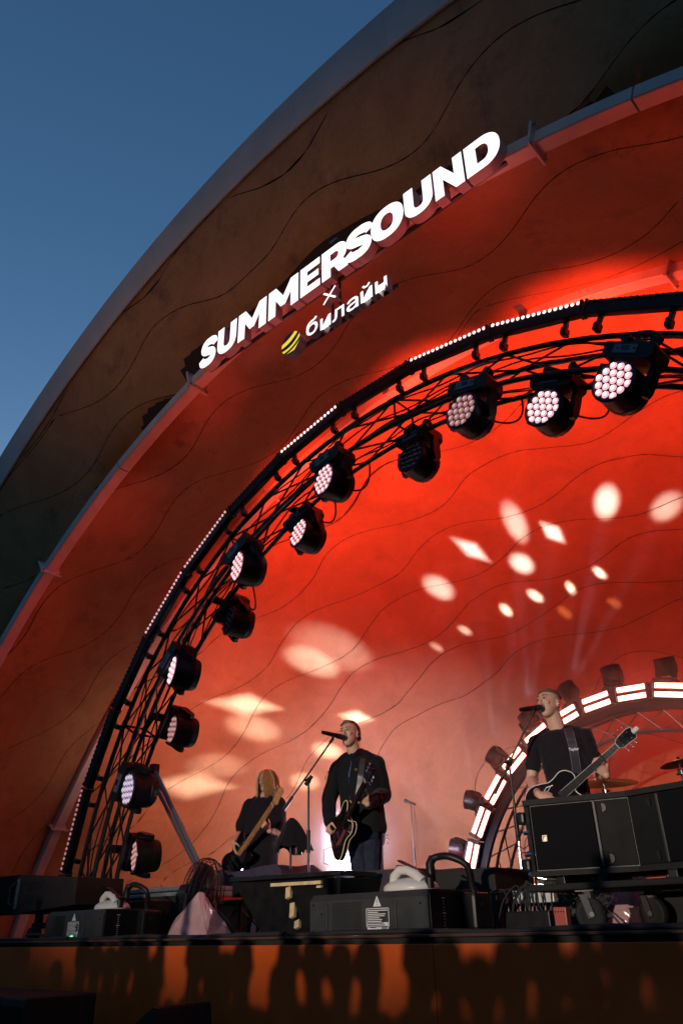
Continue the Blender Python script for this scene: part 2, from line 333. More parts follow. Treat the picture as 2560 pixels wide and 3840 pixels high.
WAVES = [
 [-.947,-.967,-.989,-1.01,-1.027,-1.038,-1.041,-1.035,-1.021,-1.003,-.981,-.959,-.94,-.926,-.921,-.924,-.934,-.951,-.972,-.995,-1.015,-1.031,-1.039,-1.04,-1.032,-1.017,-.997,-.975,-.954,-.936,-.924,-.921,-.925,-.938,-.956,-.978,-1,-1.019,-1.034,-1.04,-1.039,-1.029,-1.013,-.992,-.97,-.949,-.932,-.923,-.921,-.928,-.942,-.961,-.983,-1.005,-1.024,-1.036,-1.041,-1.037,-1.026,-1.008,-.986,-.953,-.924,-.908,-.911,-.936,-.966,-.981,-.984,-.984,-.984,-.984,-.98,-.958,-.911,-.858,-.818,-.791,-.776,-.779,-.802,-.844,-.9,-.955,-.982,-.988,-.99,-.992,-.991,-.975,-.941,-.907,-.889,-.886,-.888,-.886,-.882,-.876,-.869,-.863,-.859,-.858,-.862,-.871,-.883,-.899,-.918,-.936,-.951,-.963,-.968,-.961,-.948,-.93,-.907,-.884,-.86,-.839,-.823,-.812,-.808,-.812,-.822,-.838,-.859,-.882,-.906,-.928,-.947,-.96,-.967,-.968,-.961,-.947,-.928,-.906,-.882,-.859,-.838,-.822,-.812,-.808,-.812,-.823,-.839,-.86,-.883,-.907,-.929,-.948,-.961,-.968,-.967,-.96,-.946,-.927,-.905,-.881,-.858,-.837,-.821],
 [-.917,-.912,-.906,-.908,-.918,-.935,-.956,-.978,-.991,-.973,-.951,-.929,-.91,-.896,-.891,-.894,-.904,-.921,-.91,-.906,-.91,-.922,-.94,-.961,-.984,-.987,-.967,-.945,-.924,-.906,-.894,-.891,-.895,-.908,-.919,-.908,-.906,-.912,-.926,-.945,-.967,-.989,-.983,-.962,-.94,-.919,-.902,-.893,-.891,-.898,-.835,-.756,-.685,-.627,-.584,-.557,-.544,-.547,-.562,-.589,-.619,-.643,-.648,-.633,-.607,-.569,-.522,-.466,-.413,-.375,-.358,-.355,-.357,-.358,-.364,-.385,-.425,-.467,-.497,-.509,-.503,-.483,-.454,-.418,-.38,-.346,-.321,-.307,-.307,-.325,-.372,-.447,-.521,-.576,-.613,-.633,-.638,-.63,-.615,-.593,-.571,-.569,-.565,-.558,-.551,-.545,-.541,-.541,-.544,-.553,-.565,-.581,-.599,-.617,-.633,-.645,-.65,-.644,-.631,-.613,-.591,-.567,-.544,-.523,-.506,-.495,-.491,-.494,-.504,-.52,-.54,-.563,-.587,-.61,-.629,-.642,-.65,-.65,-.643,-.63,-.612,-.589,-.566,-.542,-.521,-.505,-.494,-.491,-.494,-.504,-.521,-.541,-.565,-.588,-.611,-.629,-.643,-.65,-.65,-.643,-.629],
 [-.874,-.881,-.876,-.871,-.855,-.834,-.811,-.791,-.774,-.764,-.762,-.769,-.782,-.802,-.824,-.846,-.864,-.877,-.88,-.876,-.867,-.85,-.828,-.806,-.786,-.771,-.763,-.763,-.771,-.787,-.807,-.829,-.851,-.868,-.879,-.878,-.876,-.864,-.845,-.823,-.747,-.664,-.575,-.485,-.408,-.346,-.297,-.262,-.241,-.234,-.242,-.262,-.285,-.298,-.298,-.287,-.264,-.229,-.184,-.131,-.074,-.025,.011,.038,.054,.06,.055,.049,.051,.056,.062,.067,.073,.079,.085,.09,.096,.102,.108,.118,.129,.131,.118,.1,.088,.079,.071,.063,.055,.047,.039,.031,.022,.014,.006,-.002,-.01,-.018,-.027,-.043,-.085,-.157,-.233,-.294,-.333,-.353,-.35,-.346,-.339,-.332,-.326,-.323,-.323,-.328,-.337,-.35,-.367,-.385,-.403,-.418,-.429,-.432,-.424,-.41,-.391,-.368,-.344,-.321,-.301,-.285,-.276,-.273,-.277,-.289,-.306,-.327,-.35,-.374,-.396,-.414,-.426,-.432,-.431,-.423,-.409,-.39,-.367,-.343,-.32,-.3,-.285,-.275,-.273,-.278,-.289,-.307,-.328,-.352,-.375,-.397,-.415],
 [-.366,-.344,-.324,-.309,-.301,-.302,-.31,-.326,-.346,-.368,-.389,-.407,-.417,-.42,-.415,-.402,-.383,-.361,-.339,-.32,-.306,-.3,-.303,-.313,-.33,-.351,-.374,-.394,-.41,-.419,-.42,-.412,-.397,-.378,-.336,-.233,-.148,-.084,-.048,-.035,-.029,-.023,-.017,-.012,-.006,-.001,.005,.012,.028,.065,.12,.179,.229,.264,.288,.299,.299,.288,.271,.252,.238,.23,.23,.24,.262,.295,.34,.393,.437,.463,.475,.475,.466,.449,.424,.393,.367,.351,.344,.338,.334,.336,.353,.382,.419,.454,.476,.48,.47,.449,.42,.385,.345,.303,.265,.234,.211,.198,.195,.198,.209,.229,.25,.264,.268,.271,.276,.283,.29,.295,.298,.297,.291,.281,.266,.249,.231,.214,.199,.19,.19,.199,.215,.235,.258,.282,.304,.324,.338,.346,.347,.341,.328,.31,.288,.265,.241,.22,.203,.192,.188,.19,.2,.216,.236,.259,.283,.306,.325,.339,.346,.347,.34,.327,.309,.287,.263,.24,.219,.202,.191],
 [.09,.075,.056,.033,.012,-.006,-.018,-.021,-.017,-.005,.014,.035,.058,.077,.091,.098,.097,.087,.071,.05,.028,.007,-.01,-.019,-.021,-.015,-.001,.019,.042,.069,.089,.1,.103,.099,.095,.097,.106,.125,.158,.209,.272,.342,.407,.455,.48,.488,.488,.483,.472,.46,.451,.449,.456,.476,.511,.562,.624,.682,.727,.759,.778,.784,.778,.762,.742,.72,.699,.683,.678,.684,.699,.721,.757,.805,.842,.869,.895,.918,.931,.923,.897,.861,.822,.782,.746,.718,.698,.69,.693,.706,.729,.758,.782,.793,.796,.789,.773,.749,.717,.676,.629,.581,.567,.571,.577,.583,.59,.595,.597,.595,.589,.578,.563,.545,.527,.51,.496,.488,.49,.501,.517,.538,.561,.585,.607,.626,.639,.646,.646,.638,.625,.606,.583,.56,.536,.516,.5,.49,.487,.491,.501,.518,.539,.562,.586,.608,.627,.64,.646,.645,.638,.624,.605,.582,.558,.535,.515,.499,.489,.487,.491],
 [.132,.113,.099,.093,.095,.106,.122,.144,.166,.186,.202,.211,.212,.205,.191,.171,.149,.127,.109,.097,.093,.097,.109,.127,.149,.166,.183,.205,.239,.292,.369,.456,.527,.575,.606,.626,.636,.637,.632,.626,.623,.627,.643,.673,.722,.793,.866,.868,.872,.879,.885,.891,.895,.896,.892,.884,.871,.855,.837,.819,.808,.814,.808,.793,.806,.825,.847,.871,.894,.915,.931,.942,.946,.942,.932,.916,.925,.948,.961,.953,.927,.891,.852,.812,.794,.807,.826,.848,.872,.895,.916,.932,.942,.946,.942,.932,.915,.894,.871,.847,.825,.807,.793,.787,.787,.794,.808,.827,.849,.873,.896,.917,.933,.943,.946,.942,.931,.914,.893,.87,.846,.824,.806,.793,.786,.787,.795,.809,.828,.851,.875,.898,.918,.934,.943,.946,.941,.93,.913,.892,.868,.845,.823,.805,.792,.786,.787,.795,.81,.829,.852,.876,.899,.919,.934,.943,.946,.941,.929,.912,.891],
 [.286,.305,.326,.348,.367,.381,.386,.384,.373,.356,.335,.313,.292,.277,.268,.267,.275,.29,.31,.346,.428,.51,.584,.644,.688,.716,.731,.735,.732,.73,.735,.75,.778,.82,.878,.951,1.01,1.03,1.034,1.037,1.04,1.043,1.046,1.049,1.052,1.055,1.058,1.061,1.064,1.067,1.071,1.077,1.088,1.098,1.107,1.116,1.122,1.126,1.126,1.124,1.12,1.114,1.109,1.104,1.103,1.103,1.107,1.114,1.123,1.131,1.139,1.146,1.152,1.156,1.157,1.157,1.156,1.153,1.149,1.142,1.136,1.133,1.132,1.133,1.138,1.144,1.151,1.157,1.161,1.162,1.158,1.15,1.138,1.122,1.104,1.086,1.07,1.058,1.052,1.058,1.071,1.089,1.111,1.135,1.158,1.179,1.196,1.207,1.212,1.209,1.199,1.184,1.163,1.14,1.116,1.094,1.075,1.061,1.053,1.052,1.059,1.072,1.09,1.112,1.136,1.159,1.18,1.197,1.208,1.212,1.209,1.199,1.183,1.162,1.139,1.115,1.093,1.074,1.06,1.053,1.052,1.059,1.073,1.091,1.113,1.137,1.161,1.181,1.198,1.208,1.212,1.208,1.198,1.181,1.161,1.137,1.114,1.091,1.073,1.059,1.053],
 [.609,.596,.577,.554,.533,.514,.501,.496,.499,.51,.527,.548,.61,.677,.728,.763,.782,.79,.793,.796,.806,.826,.86,.908,.95,.971,.984,.996,1.008,1.02,1.032,1.044,1.057,1.068,1.079,1.086,1.089,1.093,1.098,1.106,1.116,1.128,1.14,1.151,1.158,1.163,1.166,1.167,1.167,1.166,1.163,1.158,1.155,1.154,1.155,1.158,1.163,1.17,1.179,1.189,1.199,1.207,1.213,1.218,1.222,1.224,1.223,1.22,1.215,1.209,1.204,1.202,1.202,1.202,1.202,1.204,1.206,1.211,1.218,1.224,1.229,1.235,1.239,1.241,1.24,1.237,1.232,1.227,1.22,1.215,1.209,1.204,1.2,1.198,1.199,1.202,1.207,1.214,1.221,1.226,1.228,1.227,1.221,1.21,1.196,1.209,1.226,1.237,1.242,1.239,1.229,1.214,1.193,1.17,1.19,1.214,1.236,1.255,1.269,1.277,1.278,1.271,1.258,1.239,1.217,1.194,1.21,1.227,1.238,1.242,1.239,1.229,1.213,1.192,1.169,1.191,1.215,1.238,1.256,1.27,1.277,1.277,1.27,1.257,1.238,1.216,1.192,1.211,1.228,1.238,1.242,1.238,1.228,1.211,1.191,1.169,1.193,1.217,1.239,1.257,1.271],
 [.768,.754,.747,.749,.758,.774,.795,.808,.812,.826,.849,.882,.926,.971,1.005,1.026,1.036,1.044,1.051,1.058,1.066,1.073,1.081,1.088,1.095,1.103,1.11,1.118,1.126,1.135,1.147,1.161,1.175,1.185,1.192,1.196,1.2,1.2,1.198,1.196,1.195,1.195,1.195,1.196,1.2,1.205,1.213,1.222,1.232,1.24,1.247,1.253,1.258,1.263,1.267,1.27,1.27,1.268,1.264,1.261,1.259,1.258,1.257,1.259,1.261,1.266,1.272,1.279,1.287,1.295,1.3,1.304,1.307,1.308,1.309,1.308,1.305,1.302,1.297,1.292,1.288,1.284,1.282,1.281,1.281,1.283,1.284,1.286,1.29,1.296,1.301,1.305,1.308,1.312,1.319,1.326,1.331,1.335,1.335,1.331,1.322,1.309,1.292,1.274,1.256,1.241,1.256,1.267,1.272,1.269,1.266,1.288,1.312,1.336,1.356,1.372,1.382,1.385,1.381,1.37,1.354,1.333,1.31,1.286,1.264,1.245,1.24,1.257,1.268,1.272,1.269,1.267,1.29,1.314,1.337,1.357,1.373,1.382,1.385,1.381,1.37,1.353,1.332,1.308,1.284,1.263,1.244,1.241,1.258,1.268,1.272,1.268,1.268,1.291,1.315,1.338,1.358,1.374,1.383,1.385,1.38],
 [1.188,1.182,1.169,1.151,1.129,1.107,1.088,1.074,1.068,1.071,1.081,1.098,1.119,1.13,1.133,1.138,1.142,1.149,1.159,1.171,1.185,1.198,1.209,1.217,1.222,1.225,1.226,1.227,1.226,1.225,1.224,1.224,1.225,1.228,1.234,1.242,1.252,1.263,1.274,1.282,1.29,1.297,1.301,1.304,1.304,1.303,1.301,1.299,1.298,1.296,1.296,1.298,1.301,1.305,1.309,1.315,1.322,1.33,1.338,1.345,1.351,1.356,1.359,1.36,1.36,1.359,1.357,1.355,1.351,1.347,1.345,1.344,1.343,1.345,1.347,1.35,1.354,1.358,1.363,1.369,1.373,1.377,1.379,1.381,1.381,1.379,1.377,1.374,1.371,1.368,1.369,1.373,1.379,1.386,1.393,1.397,1.398,1.395,1.388,1.376,1.36,1.343,1.324,1.308,1.295,1.289,1.293,1.305,1.323,1.344,1.368,1.392,1.413,1.431,1.443,1.448,1.446,1.437,1.422,1.402,1.384,1.363,1.34,1.316,1.298,1.29,1.288,1.294,1.306,1.324,1.346,1.369,1.393,1.414,1.432,1.443,1.448,1.446,1.436,1.421,1.401,1.383,1.362,1.338,1.314,1.298,1.29,1.288,1.294,1.307,1.325,1.347,1.371,1.394,1.415,1.432,1.444,1.448,1.445,1.436,1.42],
 [1.218,1.212,1.199,1.181,1.159,1.142,1.154,1.171,1.193,1.208,1.22,1.229,1.235,1.239,1.243,1.245,1.246,1.246,1.245,1.244,1.245,1.248,1.252,1.259,1.267,1.277,1.289,1.301,1.31,1.317,1.322,1.325,1.328,1.329,1.33,1.33,1.329,1.328,1.328,1.328,1.33,1.334,1.339,1.345,1.353,1.362,1.371,1.378,1.385,1.39,1.394,1.396,1.397,1.397,1.396,1.394,1.392,1.39,1.388,1.388,1.389,1.39,1.392,1.395,1.399,1.405,1.412,1.418,1.425,1.429,1.432,1.434,1.435,1.436,1.437,1.436,1.433,1.43,1.426,1.421,1.418,1.414,1.413,1.413,1.413,1.415,1.417,1.419,1.42,1.422,1.427,1.434,1.441,1.446,1.45,1.449,1.445,1.435,1.422,1.406,1.39,1.373,1.354,1.344,1.341,1.349,1.363,1.383,1.405,1.429,1.452,1.472,1.488,1.497,1.5,1.495,1.484,1.467,1.452,1.432,1.414,1.393,1.37,1.346,1.34,1.341,1.35,1.364,1.384,1.407,1.43,1.453,1.473,1.489,1.498,1.5,1.495,1.483,1.466,1.451,1.431,1.413,1.392,1.368,1.345,1.34,1.342,1.35,1.365,1.385,1.408,1.432,1.455,1.474,1.489,1.498,1.499,1.494,1.482,1.466,1.45],
 [1.304,1.284,1.262,1.24,1.223,1.212,1.208,1.213,1.226,1.244,1.266,1.275,1.283,1.292,1.302,1.311,1.32,1.33,1.338,1.345,1.348,1.349,1.349,1.348,1.347,1.346,1.347,1.349,1.352,1.356,1.36,1.368,1.377,1.387,1.396,1.404,1.411,1.416,1.421,1.423,1.423,1.423,1.423,1.423,1.423,1.422,1.421,1.421,1.422,1.423,1.426,1.43,1.434,1.44,1.447,1.454,1.46,1.466,1.47,1.473,1.474,1.475,1.475,1.475,1.475,1.474,1.473,1.472,1.47,1.468,1.466,1.465,1.466,1.467,1.469,1.473,1.476,1.48,1.484,1.488,1.491,1.494,1.496,1.498,1.5,1.501,1.502,1.506,1.513,1.519,1.526,1.53,1.531,1.528,1.521,1.509,1.493,1.475,1.457,1.44,1.428,1.421,1.427,1.439,1.456,1.478,1.502,1.525,1.547,1.564,1.576,1.581,1.579,1.57,1.555,1.535,1.514,1.497,1.482,1.462,1.444,1.423,1.421,1.427,1.44,1.457,1.479,1.503,1.526,1.548,1.565,1.576,1.581,1.578,1.569,1.554,1.533,1.513,1.496,1.481,1.461,1.443,1.422,1.421,1.428,1.44,1.459,1.48,1.504,1.528,1.549,1.566,1.577,1.581,1.578,1.568,1.553,1.532,1.512,1.496,1.48],
 [1.502,1.49,1.472,1.451,1.428,1.409,1.394,1.386,1.387,1.396,1.412,1.432,1.454,1.476,1.493,1.503,1.505,1.5,1.486,1.467,1.445,1.423,1.404,1.391,1.386,1.388,1.399,1.416,1.437,1.445,1.443,1.442,1.442,1.442,1.442,1.444,1.448,1.453,1.459,1.464,1.468,1.473,1.479,1.485,1.492,1.497,1.5,1.502,1.504,1.505,1.506,1.507,1.507,1.506,1.504,1.502,1.501,1.501,1.502,1.503,1.505,1.508,1.511,1.515,1.519,1.523,1.527,1.531,1.536,1.539,1.542,1.544,1.546,1.548,1.547,1.546,1.545,1.543,1.542,1.54,1.538,1.535,1.533,1.53,1.53,1.531,1.532,1.537,1.544,1.55,1.556,1.56,1.561,1.558,1.551,1.539,1.523,1.505,1.487,1.47,1.458,1.451,1.461,1.478,1.499,1.522,1.546,1.568,1.586,1.6,1.606,1.611,1.609,1.6,1.585,1.565,1.544,1.527,1.512,1.492,1.474,1.453,1.451,1.462,1.479,1.5,1.523,1.547,1.569,1.587,1.6,1.606,1.611,1.608,1.599,1.584,1.563,1.543,1.526,1.511,1.491,1.473,1.452,1.452,1.463,1.48,1.501,1.525,1.548,1.57,1.588,1.601,1.607,1.611,1.608,1.598,1.583,1.562,1.542,1.526,1.51]]

# ------------------------------------------------------------------ ground and stage
GZ = -1.42
g = MB(); g.add([(-400, -400, GZ), (400, -400, GZ), (400, 400, GZ), (-400, 400, GZ)], [(0, 1, 2, 3)])
tag(g.build('ground', GROUND), kind='structure')
s = MB(); s.box((0, 9.65, -0.02), (22, 12.0, 0.04))
s.build('stage_deck', DECK)
tag(bpy.data.objects['stage_deck'], kind='structure')
s = MB()
for i in range(11):                                   # front cladding sheets, butted
    x = -11 + 2.0 * i
    s.box((x + 1, 3.635, (GZ - 0.02) / 2 - 0.012), (1.996, 0.03, -GZ - 0.03), bev=0.004)
tag(s.build('stage_front', ORANGE), kind='structure')
s = MB(); s.box((0, 3.632, 0.000), (22, 0.05, 0.014), bev=0.003)
tag(s.build('stage_nosing', mat('nosing_strip', (0.10, 0.045, 0.03), 0.35, spec=0.6)), kind='structure')
# added unseen dark clumps beyond the audience, blocking the low sky
mb = MB(); rr = random.Random(2)
for i in range(800):
    a = R(rr.uniform(185, 355)); d_ = rr.uniform(62, 78); hgt = rr.uniform(0, 1) ** .7 * rr.uniform(14, 24)
    c = V((d_ * math.cos(a), d_ * math.sin(a), GZ + hgt)); s_ = rr.uniform(2.0, 3.6)
    vs = [c + V((rr.gauss(0, 1), rr.gauss(0, 1), rr.gauss(0, .8))) * s_ for _ in range(12)]
    mb.add(vs, [(0, 1, 2), (3, 4, 5), (6, 7, 8), (9, 10, 11), (0, 4, 8), (2, 6, 10)])
o = mb.build('low_sky_blocker', mat('sky_blocker_dark', (0.035, 0.055, 0.025), 0.8, noise_amt=.3, nscale=.4)); o['kind'] = 'stuff'
# ------------------------------------------------------------------ the wooden band shell
ARC = {'fi': (3.56, -1.893, 9.442, (0.3457, 0.2514, 0.0121, -0.0079), -0.67, 0.211),
       'r1': (4.15, -2.452, 8.509, (0.0096, 0.0556, 0.024, -0.0065), -0.814, 0.406),
       'r2': (6.38, -3.261, 9.460, (-0.7809, -1.0793, -0.2152, 0.0814), -1.121, 0.28),
       'fo': (3.45, -1.326, 9.292, (0.3832, 0.642, 0.2438, 0.003), -0.675, 0.153)}
def arc(k, q, inset=0.0):
    y, cz, Rr, c, a, b = ARC[k]
    ph = q * math.acos(-cz / Rr); p = min(max(ph, a), b)
    r = Rr + ((c[0] * p + c[1]) * p + c[2]) * p + c[3] - inset
    return V((r * math.sin(ph), y, cz + r * math.cos(ph)))
TD = 6.4
def shell(v, q):
    if v < 0:
        return arc('r1', q).lerp(arc('fi', q), min(1, -v))
    p1, p2 = arc('r1', q), arc('r2', q)
    if v <= 1: return p1.lerp(p2, v)
    t = min(v - 1, 1) * math.pi / 2; g_ = math.cos(t)
    return V((p2.x * g_, 6.38 + TD * math.sin(t), p2.z * g_))
def wave(j, q):
    if j < len(WAVES):
        W = WAVES[j]; t = (q + 1) / 2 * (len(W) - 1); i = min(int(t), len(W) - 2); f = t - i
        a = W[max(i - 1, 0)]; b = W[i]; c = W[i + 1]; d = W[min(i + 2, len(W) - 1)]
        return b + 0.5 * f * (c - a + f * (2 * a - 5 * b + 4 * c - d + f * (3 * (b - c) + d - a)))
    k = j - len(WAVES)
    return (1.62, 1.73, 1.85)[k] + 0.03 * math.sin(q * 14 + k * 2)
NW = len(WAVES) + 3
SH = thing('bandshell', 'arched open-air bandshell lined with wavy orange plywood bays', 'bandshell', (0, 0, 0))
def edge(j, q):
    if j < 0: return -0.995
    if j >= NW: return 1.985
    return max(-0.99, wave(j, q))
GAPM = 0.006
cols = 12
for j in range(NW + 1):
    off = 0.5 * (j % 2)
    cuts = [-1.0] + [-1 + 2 * (i + off) / cols for i in range(0 if off else 1, cols)] + [1.0]
    for a, b in zip(cuts[:-1], cuts[1:]):
        nq = max(6, int((b - a) / 0.0125)); 
        if j < 1 or j > NW - 2: nq = max(6, nq // 2)
        mb = MB(); rows = []
        seam = 0.00007
        vs0 = [edge(j - 1, a + seam + (b - a - 2 * seam) * i / nq) for i in range(nq + 1)]
        vs1 = [edge(j, a + seam + (b - a - 2 * seam) * i / nq) for i in range(nq + 1)]
        if max(y - x for x, y in zip(vs0, vs1)) < 0.02: continue
        nv = 2 if j < 9 else 3
        if j in (4, 5, 6, 7, 8, 9): nv = 4
        if j >= NW - 1: nv = 6
        for i in range(nq + 1):
            q = a + seam + (b - a - 2 * seam) * i / nq
            v0, v1 = vs0[i], vs1[i]
            vm = 0.5 * (v0 + v1)
            sc_ = max((shell(min(vm + 0.02, 1.99), q) - shell(max(vm - 0.02, -1), q)).length / 0.04, 0.3)
            g_ = GAPM / sc_
            if v1 - v0 < 2.2 * g_: v0 = v1 = vm
            else: v0 += g_; v1 -= g_
            rows.append([shell(v0 + (v1 - v0) * k / nv, q) for k in range(nv + 1)])
        mb.ring_loft(rows, cap=False, closed=False)
        me = mb.mesh('panel', smooth=False); me.shade_smooth()
        link('panel', me, WOOD, SH)
# dark battens and skin behind the lining
mb = MB(); rows = []
for i in range(161):
    q = -1 + i / 80
    rows.append([shell(v, q) + (shell(v, q) - V((0, shell(v, q).y - 0.6 - 3 * max(0, v - 1), -2.6))).normalized() * (0.05 if v > -0.9 else 0.02) for v in [-0.99 + 0.0425 * k for k in range(71)]])
mb.ring_loft(rows, cap=False, closed=False)
mb.build('backing_skin', BACKING, SH)
# screw heads along the joints
mb = MB()
for j in range(0, 13):
    q = -0.99; k = 0
    while q < 0.6:
        q += 0.0125
        v = wave(j, q)
        if v < -0.97 or v > 1.95: continue
        k += 1
        if k % 3: continue
        for sgn in (-1, 1):
            p = shell(v, q); s_ = (shell(v + 0.01, q) - p).length / 0.01
            p = shell(min(v + sgn * 0.035 / max(s_, .3), 1.98), q)
            c = V((0, p.y - 1.0, -2.6)); n = (c - p).normalized(); t = n.orthogonal().normalized(); b = n.cross(t)
            p = p + n * 0.004
            o = len(mb.v); mb.v += [p + 0.006 * (math.cos(a) * t + math.sin(a) * b) for a in (0, 1.26, 2.51, 3.77, 5.03)]; mb.f.append((o, o + 1, o + 2, o + 3, o + 4))
o = mb.build('screw_heads', SCREWK, SH); o['kind'] = 'stuff'

def arcframe(k, q, inset=0.0):
    p = arc(k, q, inset); t = (arc(k, q + 0.002, inset) - arc(k, q - 0.002, inset)).normalized()
    y = V((0, 1, 0)); n = y.cross(t).normalized()      # points inward
    if n.dot(V((0, 0, ARC[k][1])) - V((p.x, 0, p.z))) < 0: n = -n
    return p, t, n
def rib(k, inset, wy, wr, flanges, joints):
    o = thing('rib_arch', '', 'rib')
    cut = [-1.0] + joints + [1.0]
    for a, b in zip(cut[:-1], cut[1:]):
        mb = MB(); rings = []
        n = max(4, int((b - a) * 60))
        for i in range(n + 1):
            q = a + 0.0008 + (b - a - 0.0016) * i / n
            p, t, nn = arcframe(k, q); y = V((0, 1, 0)); p = p + nn * inset
            c = 0.012
            rings.append([p + nn * u + y * w_ for u, w_ in ((-wr / 2, -wy / 2 + c), (-wr / 2 + c, -wy / 2), (wr / 2 - c, -wy / 2), (wr / 2, -wy / 2 + c), (wr / 2, wy / 2 - c), (wr / 2 - c, wy / 2), (-wr / 2 + c, wy / 2), (-wr / 2, wy / 2 - c))])
        mb.ring_loft(rings); mb.build('beam', WHITEP, o, smooth=True)
    for q in flanges:
        p, t, nn = arcframe(k, q); y = V((0, 1, 0)); p = p + nn * inset
        M = axes(t, y, nn)
        mb = MB(); mb.box(p, (0.022, wy + 0.13, wr + 0.11), M.to_3x3(), bev=0.004)
        f = mb.build('flange', WHITEP, o)
        mb = MB()
        for sx in (-1, 1):
            for sz in (-1, 1):
                c = p + y * sx * (wy / 2 + 0.04) + nn * sz * (wr / 2 + 0.03)
                mb.cyl(c - t * 0.03, c + t * 0.03, 0.012, 6)
        mb.build('bolts', STEEL, f)
    return o
def qx(k, x):                                             # arch parameter at a given x
    a, b = -1.0, 1.0
    for _ in range(40):
        c = (a + b) / 2
        if arc(k, c).x < x: a = c
        else: b = c
    return a
r1 = rib('r1', 0.06, 0.15, 0.13, [qx('r1', x) for x in (-5.2, -2.28, 2.25, 5.2)], [qx('r1', x) for x in (-6.4, -3.7, 0.05, 3.05, 6.0)])
r1['label'] = 'outer white steel rib arch that carries the SUMMERSOUND sign'
r2 = rib('r2', 0.06, 0.15, 0.13, [qx('r2', x) for x in (-8.15, -3.4, 2.5, 6.0)], [qx('r2', x) for x in (-6.2, -1.0, 4.2)])
r2['label'] = 'inner white steel rib arch running behind the black truss'
# wall cleats between rib and lining
def cleat(k, q, dv):
    p, t, nn = arcframe(k, q)
    M = axes(t, V((0, 1, 0)), nn).to_3x3(); mb = MB(); mb.box(p + nn * 0.015 + V((0, dv, 0)), (0.10, 0.16, 0.02), M, bev=0.004); mb.box(p + nn * 0.05 + V((0, dv * .6, 0)), (0.09, 0.02, 0.09), M)
    return mb
for k, x, dv, par in (('r1', 0.12, -0.13, r1), ('r2', -1.15, -0.16, r2), ('r2', 0.9, -0.16, r2)):
    cleat(k, qx(k, x), dv).build('cleat', STEEL, par)

# grey sheet-metal fascia on the front edge
FA = thing('fascia', 'grey sheet metal fascia along the front edge of the shell', 'fascia')
fcuts = [-1.0, -0.85, -0.7, -0.56, -0.47, -0.375, -0.28, -0.19, -0.095, 0.0, 0.095, 0.19, 0.29, 0.4, 0.55, 0.7, 0.85, 1.0]
for a, b in zip(fcuts[:-1], fcuts[1:]):
    mb = MB(); rings = []
    for i in range(9):
        q = a + 0.00008 + (b - a - 0.00016) * i / 8
        pi_ = arc('fi', q); x = pi_.x
        ko = qx('fo', x * 1.0 + 0.0) if i < 0 else None
        # outer edge along the same radial direction
        ph = math.atan2(pi_.x, pi_.z + 1.6)
        lo, hi = -1.0, 1.0
        for _ in range(30):
            c = (lo + hi) / 2; pc = arc('fo', c)
            if math.atan2(pc.x, pc.z + 1.6) < ph: lo = c
            else: hi = c
        po = arc('fo', lo)
        if po.z < 0.05 and pi_.z < 0.3: po = V((po.x, po.y, pi_.z))
        rings.append([pi_ + V((0, -0.012, 0)), po, po + V((0, 0.03, 0)), pi_ + V((0, 0.018, 0))])
    mb.ring_loft(rings); mb.build('fascia_panel', GREYF, FA)
mb = MB(); mb.tube([arc('fi', -1 + i / 60) + V((0, 0.0, 0)) + (V((0, 0, -1.6)) - V((arc('fi', -1 + i / 60).x, 0, arc('fi', -1 + i / 60).z))).normalized() * 0.012 + V((0, -0.012, 0)) for i in range(121)], 0.02, 6)
mb.build('edge_trim', WHITEP, FA)
# metal roof skin above the lining
mb = MB(); rows = []
for i in range(61):
    q = -1 + i / 30; row = []
    po = arc('fo', q) 
    row.append(po + V((0, 0.03, 0)))
    for v in (0.0, 0.5, 1, 1.25, 1.5, 1.75, 1.985):
        p = shell(v, q); d = V((p.x, 0, p.z + 2.6)).normalized(); f = max(0.15, 0.9 - 0.4 * max(v, 0))
        row.append(p + d * f + V((0, 0.2 * max(0, v - 1), 0)))
    rows.append(row)
mb.ring_loft(rows, cap=False, closed=False); mb.build('roof_skin', GREYF, FA, smooth=True)

# ------------------------------------------------------------------ signs on the outer rib
def glyph(ch, w_, h_, depth, off, name, parent, x0, z0, y0, face=SIGNW, side=SIGNS):
    cu = bpy.data.curves.new('glyph', 'FONT'); cu.body = ch; cu.size = 1; cu.extrude = depth / 2; cu.offset = off; cu.resolution_u = 6
    o = bpy.data.objects.new('glyph', cu); C.objects.link(o)
    dg = bpy.context.evaluated_depsgraph_get(); dg.update()
    me = bpy.data.meshes.new_from_object(o.evaluated_get(dg)); bpy.data.objects.remove(o); bpy.data.curves.remove(cu)
    xs = [v.co.x for v in me.vertices]; ys = [v.co.y for v in me.vertices]; zs = [v.co.z for v in me.vertices]
    sx = w_ / (max(xs) - min(xs)); sy = h_ / (max(ys) - min(ys)); mx, my = min(xs), min(ys)
    for v in me.vertices:
        x, y, z = v.co
        v.co = V((x0 + (x - mx) * sx, y0 - z, z0 + (y - my) * sy))
    me.name = name
    me.materials.clear(); me.materials.append(side); me.materials.append(face)
    for p in me.polygons:
        p.use_smooth = False
        p.material_index = 1 if p.normal.y < -0.9 else 0
    # text faces: normals may be flipped by the swap of axes
    b = bmesh.new(); b.from_mesh(me); bmesh.ops.recalc_face_normals(b, faces=b.faces); b.to_mesh(me); b.free()
    ymin = min(v.co.y for v in me.vertices)
    for p in me.polygons:
        p.material_index = 1 if all(abs(me.vertices[i].co.y - ymin) < 1e-4 for i in p.vertices) else 0
    return link(name, me, [side, face], parent)
SG = thing('festival_sign', 'large white lit letters reading SUMMERSOUND on the outer rib', 'sign')
SB = 5.578; SY = 4.0
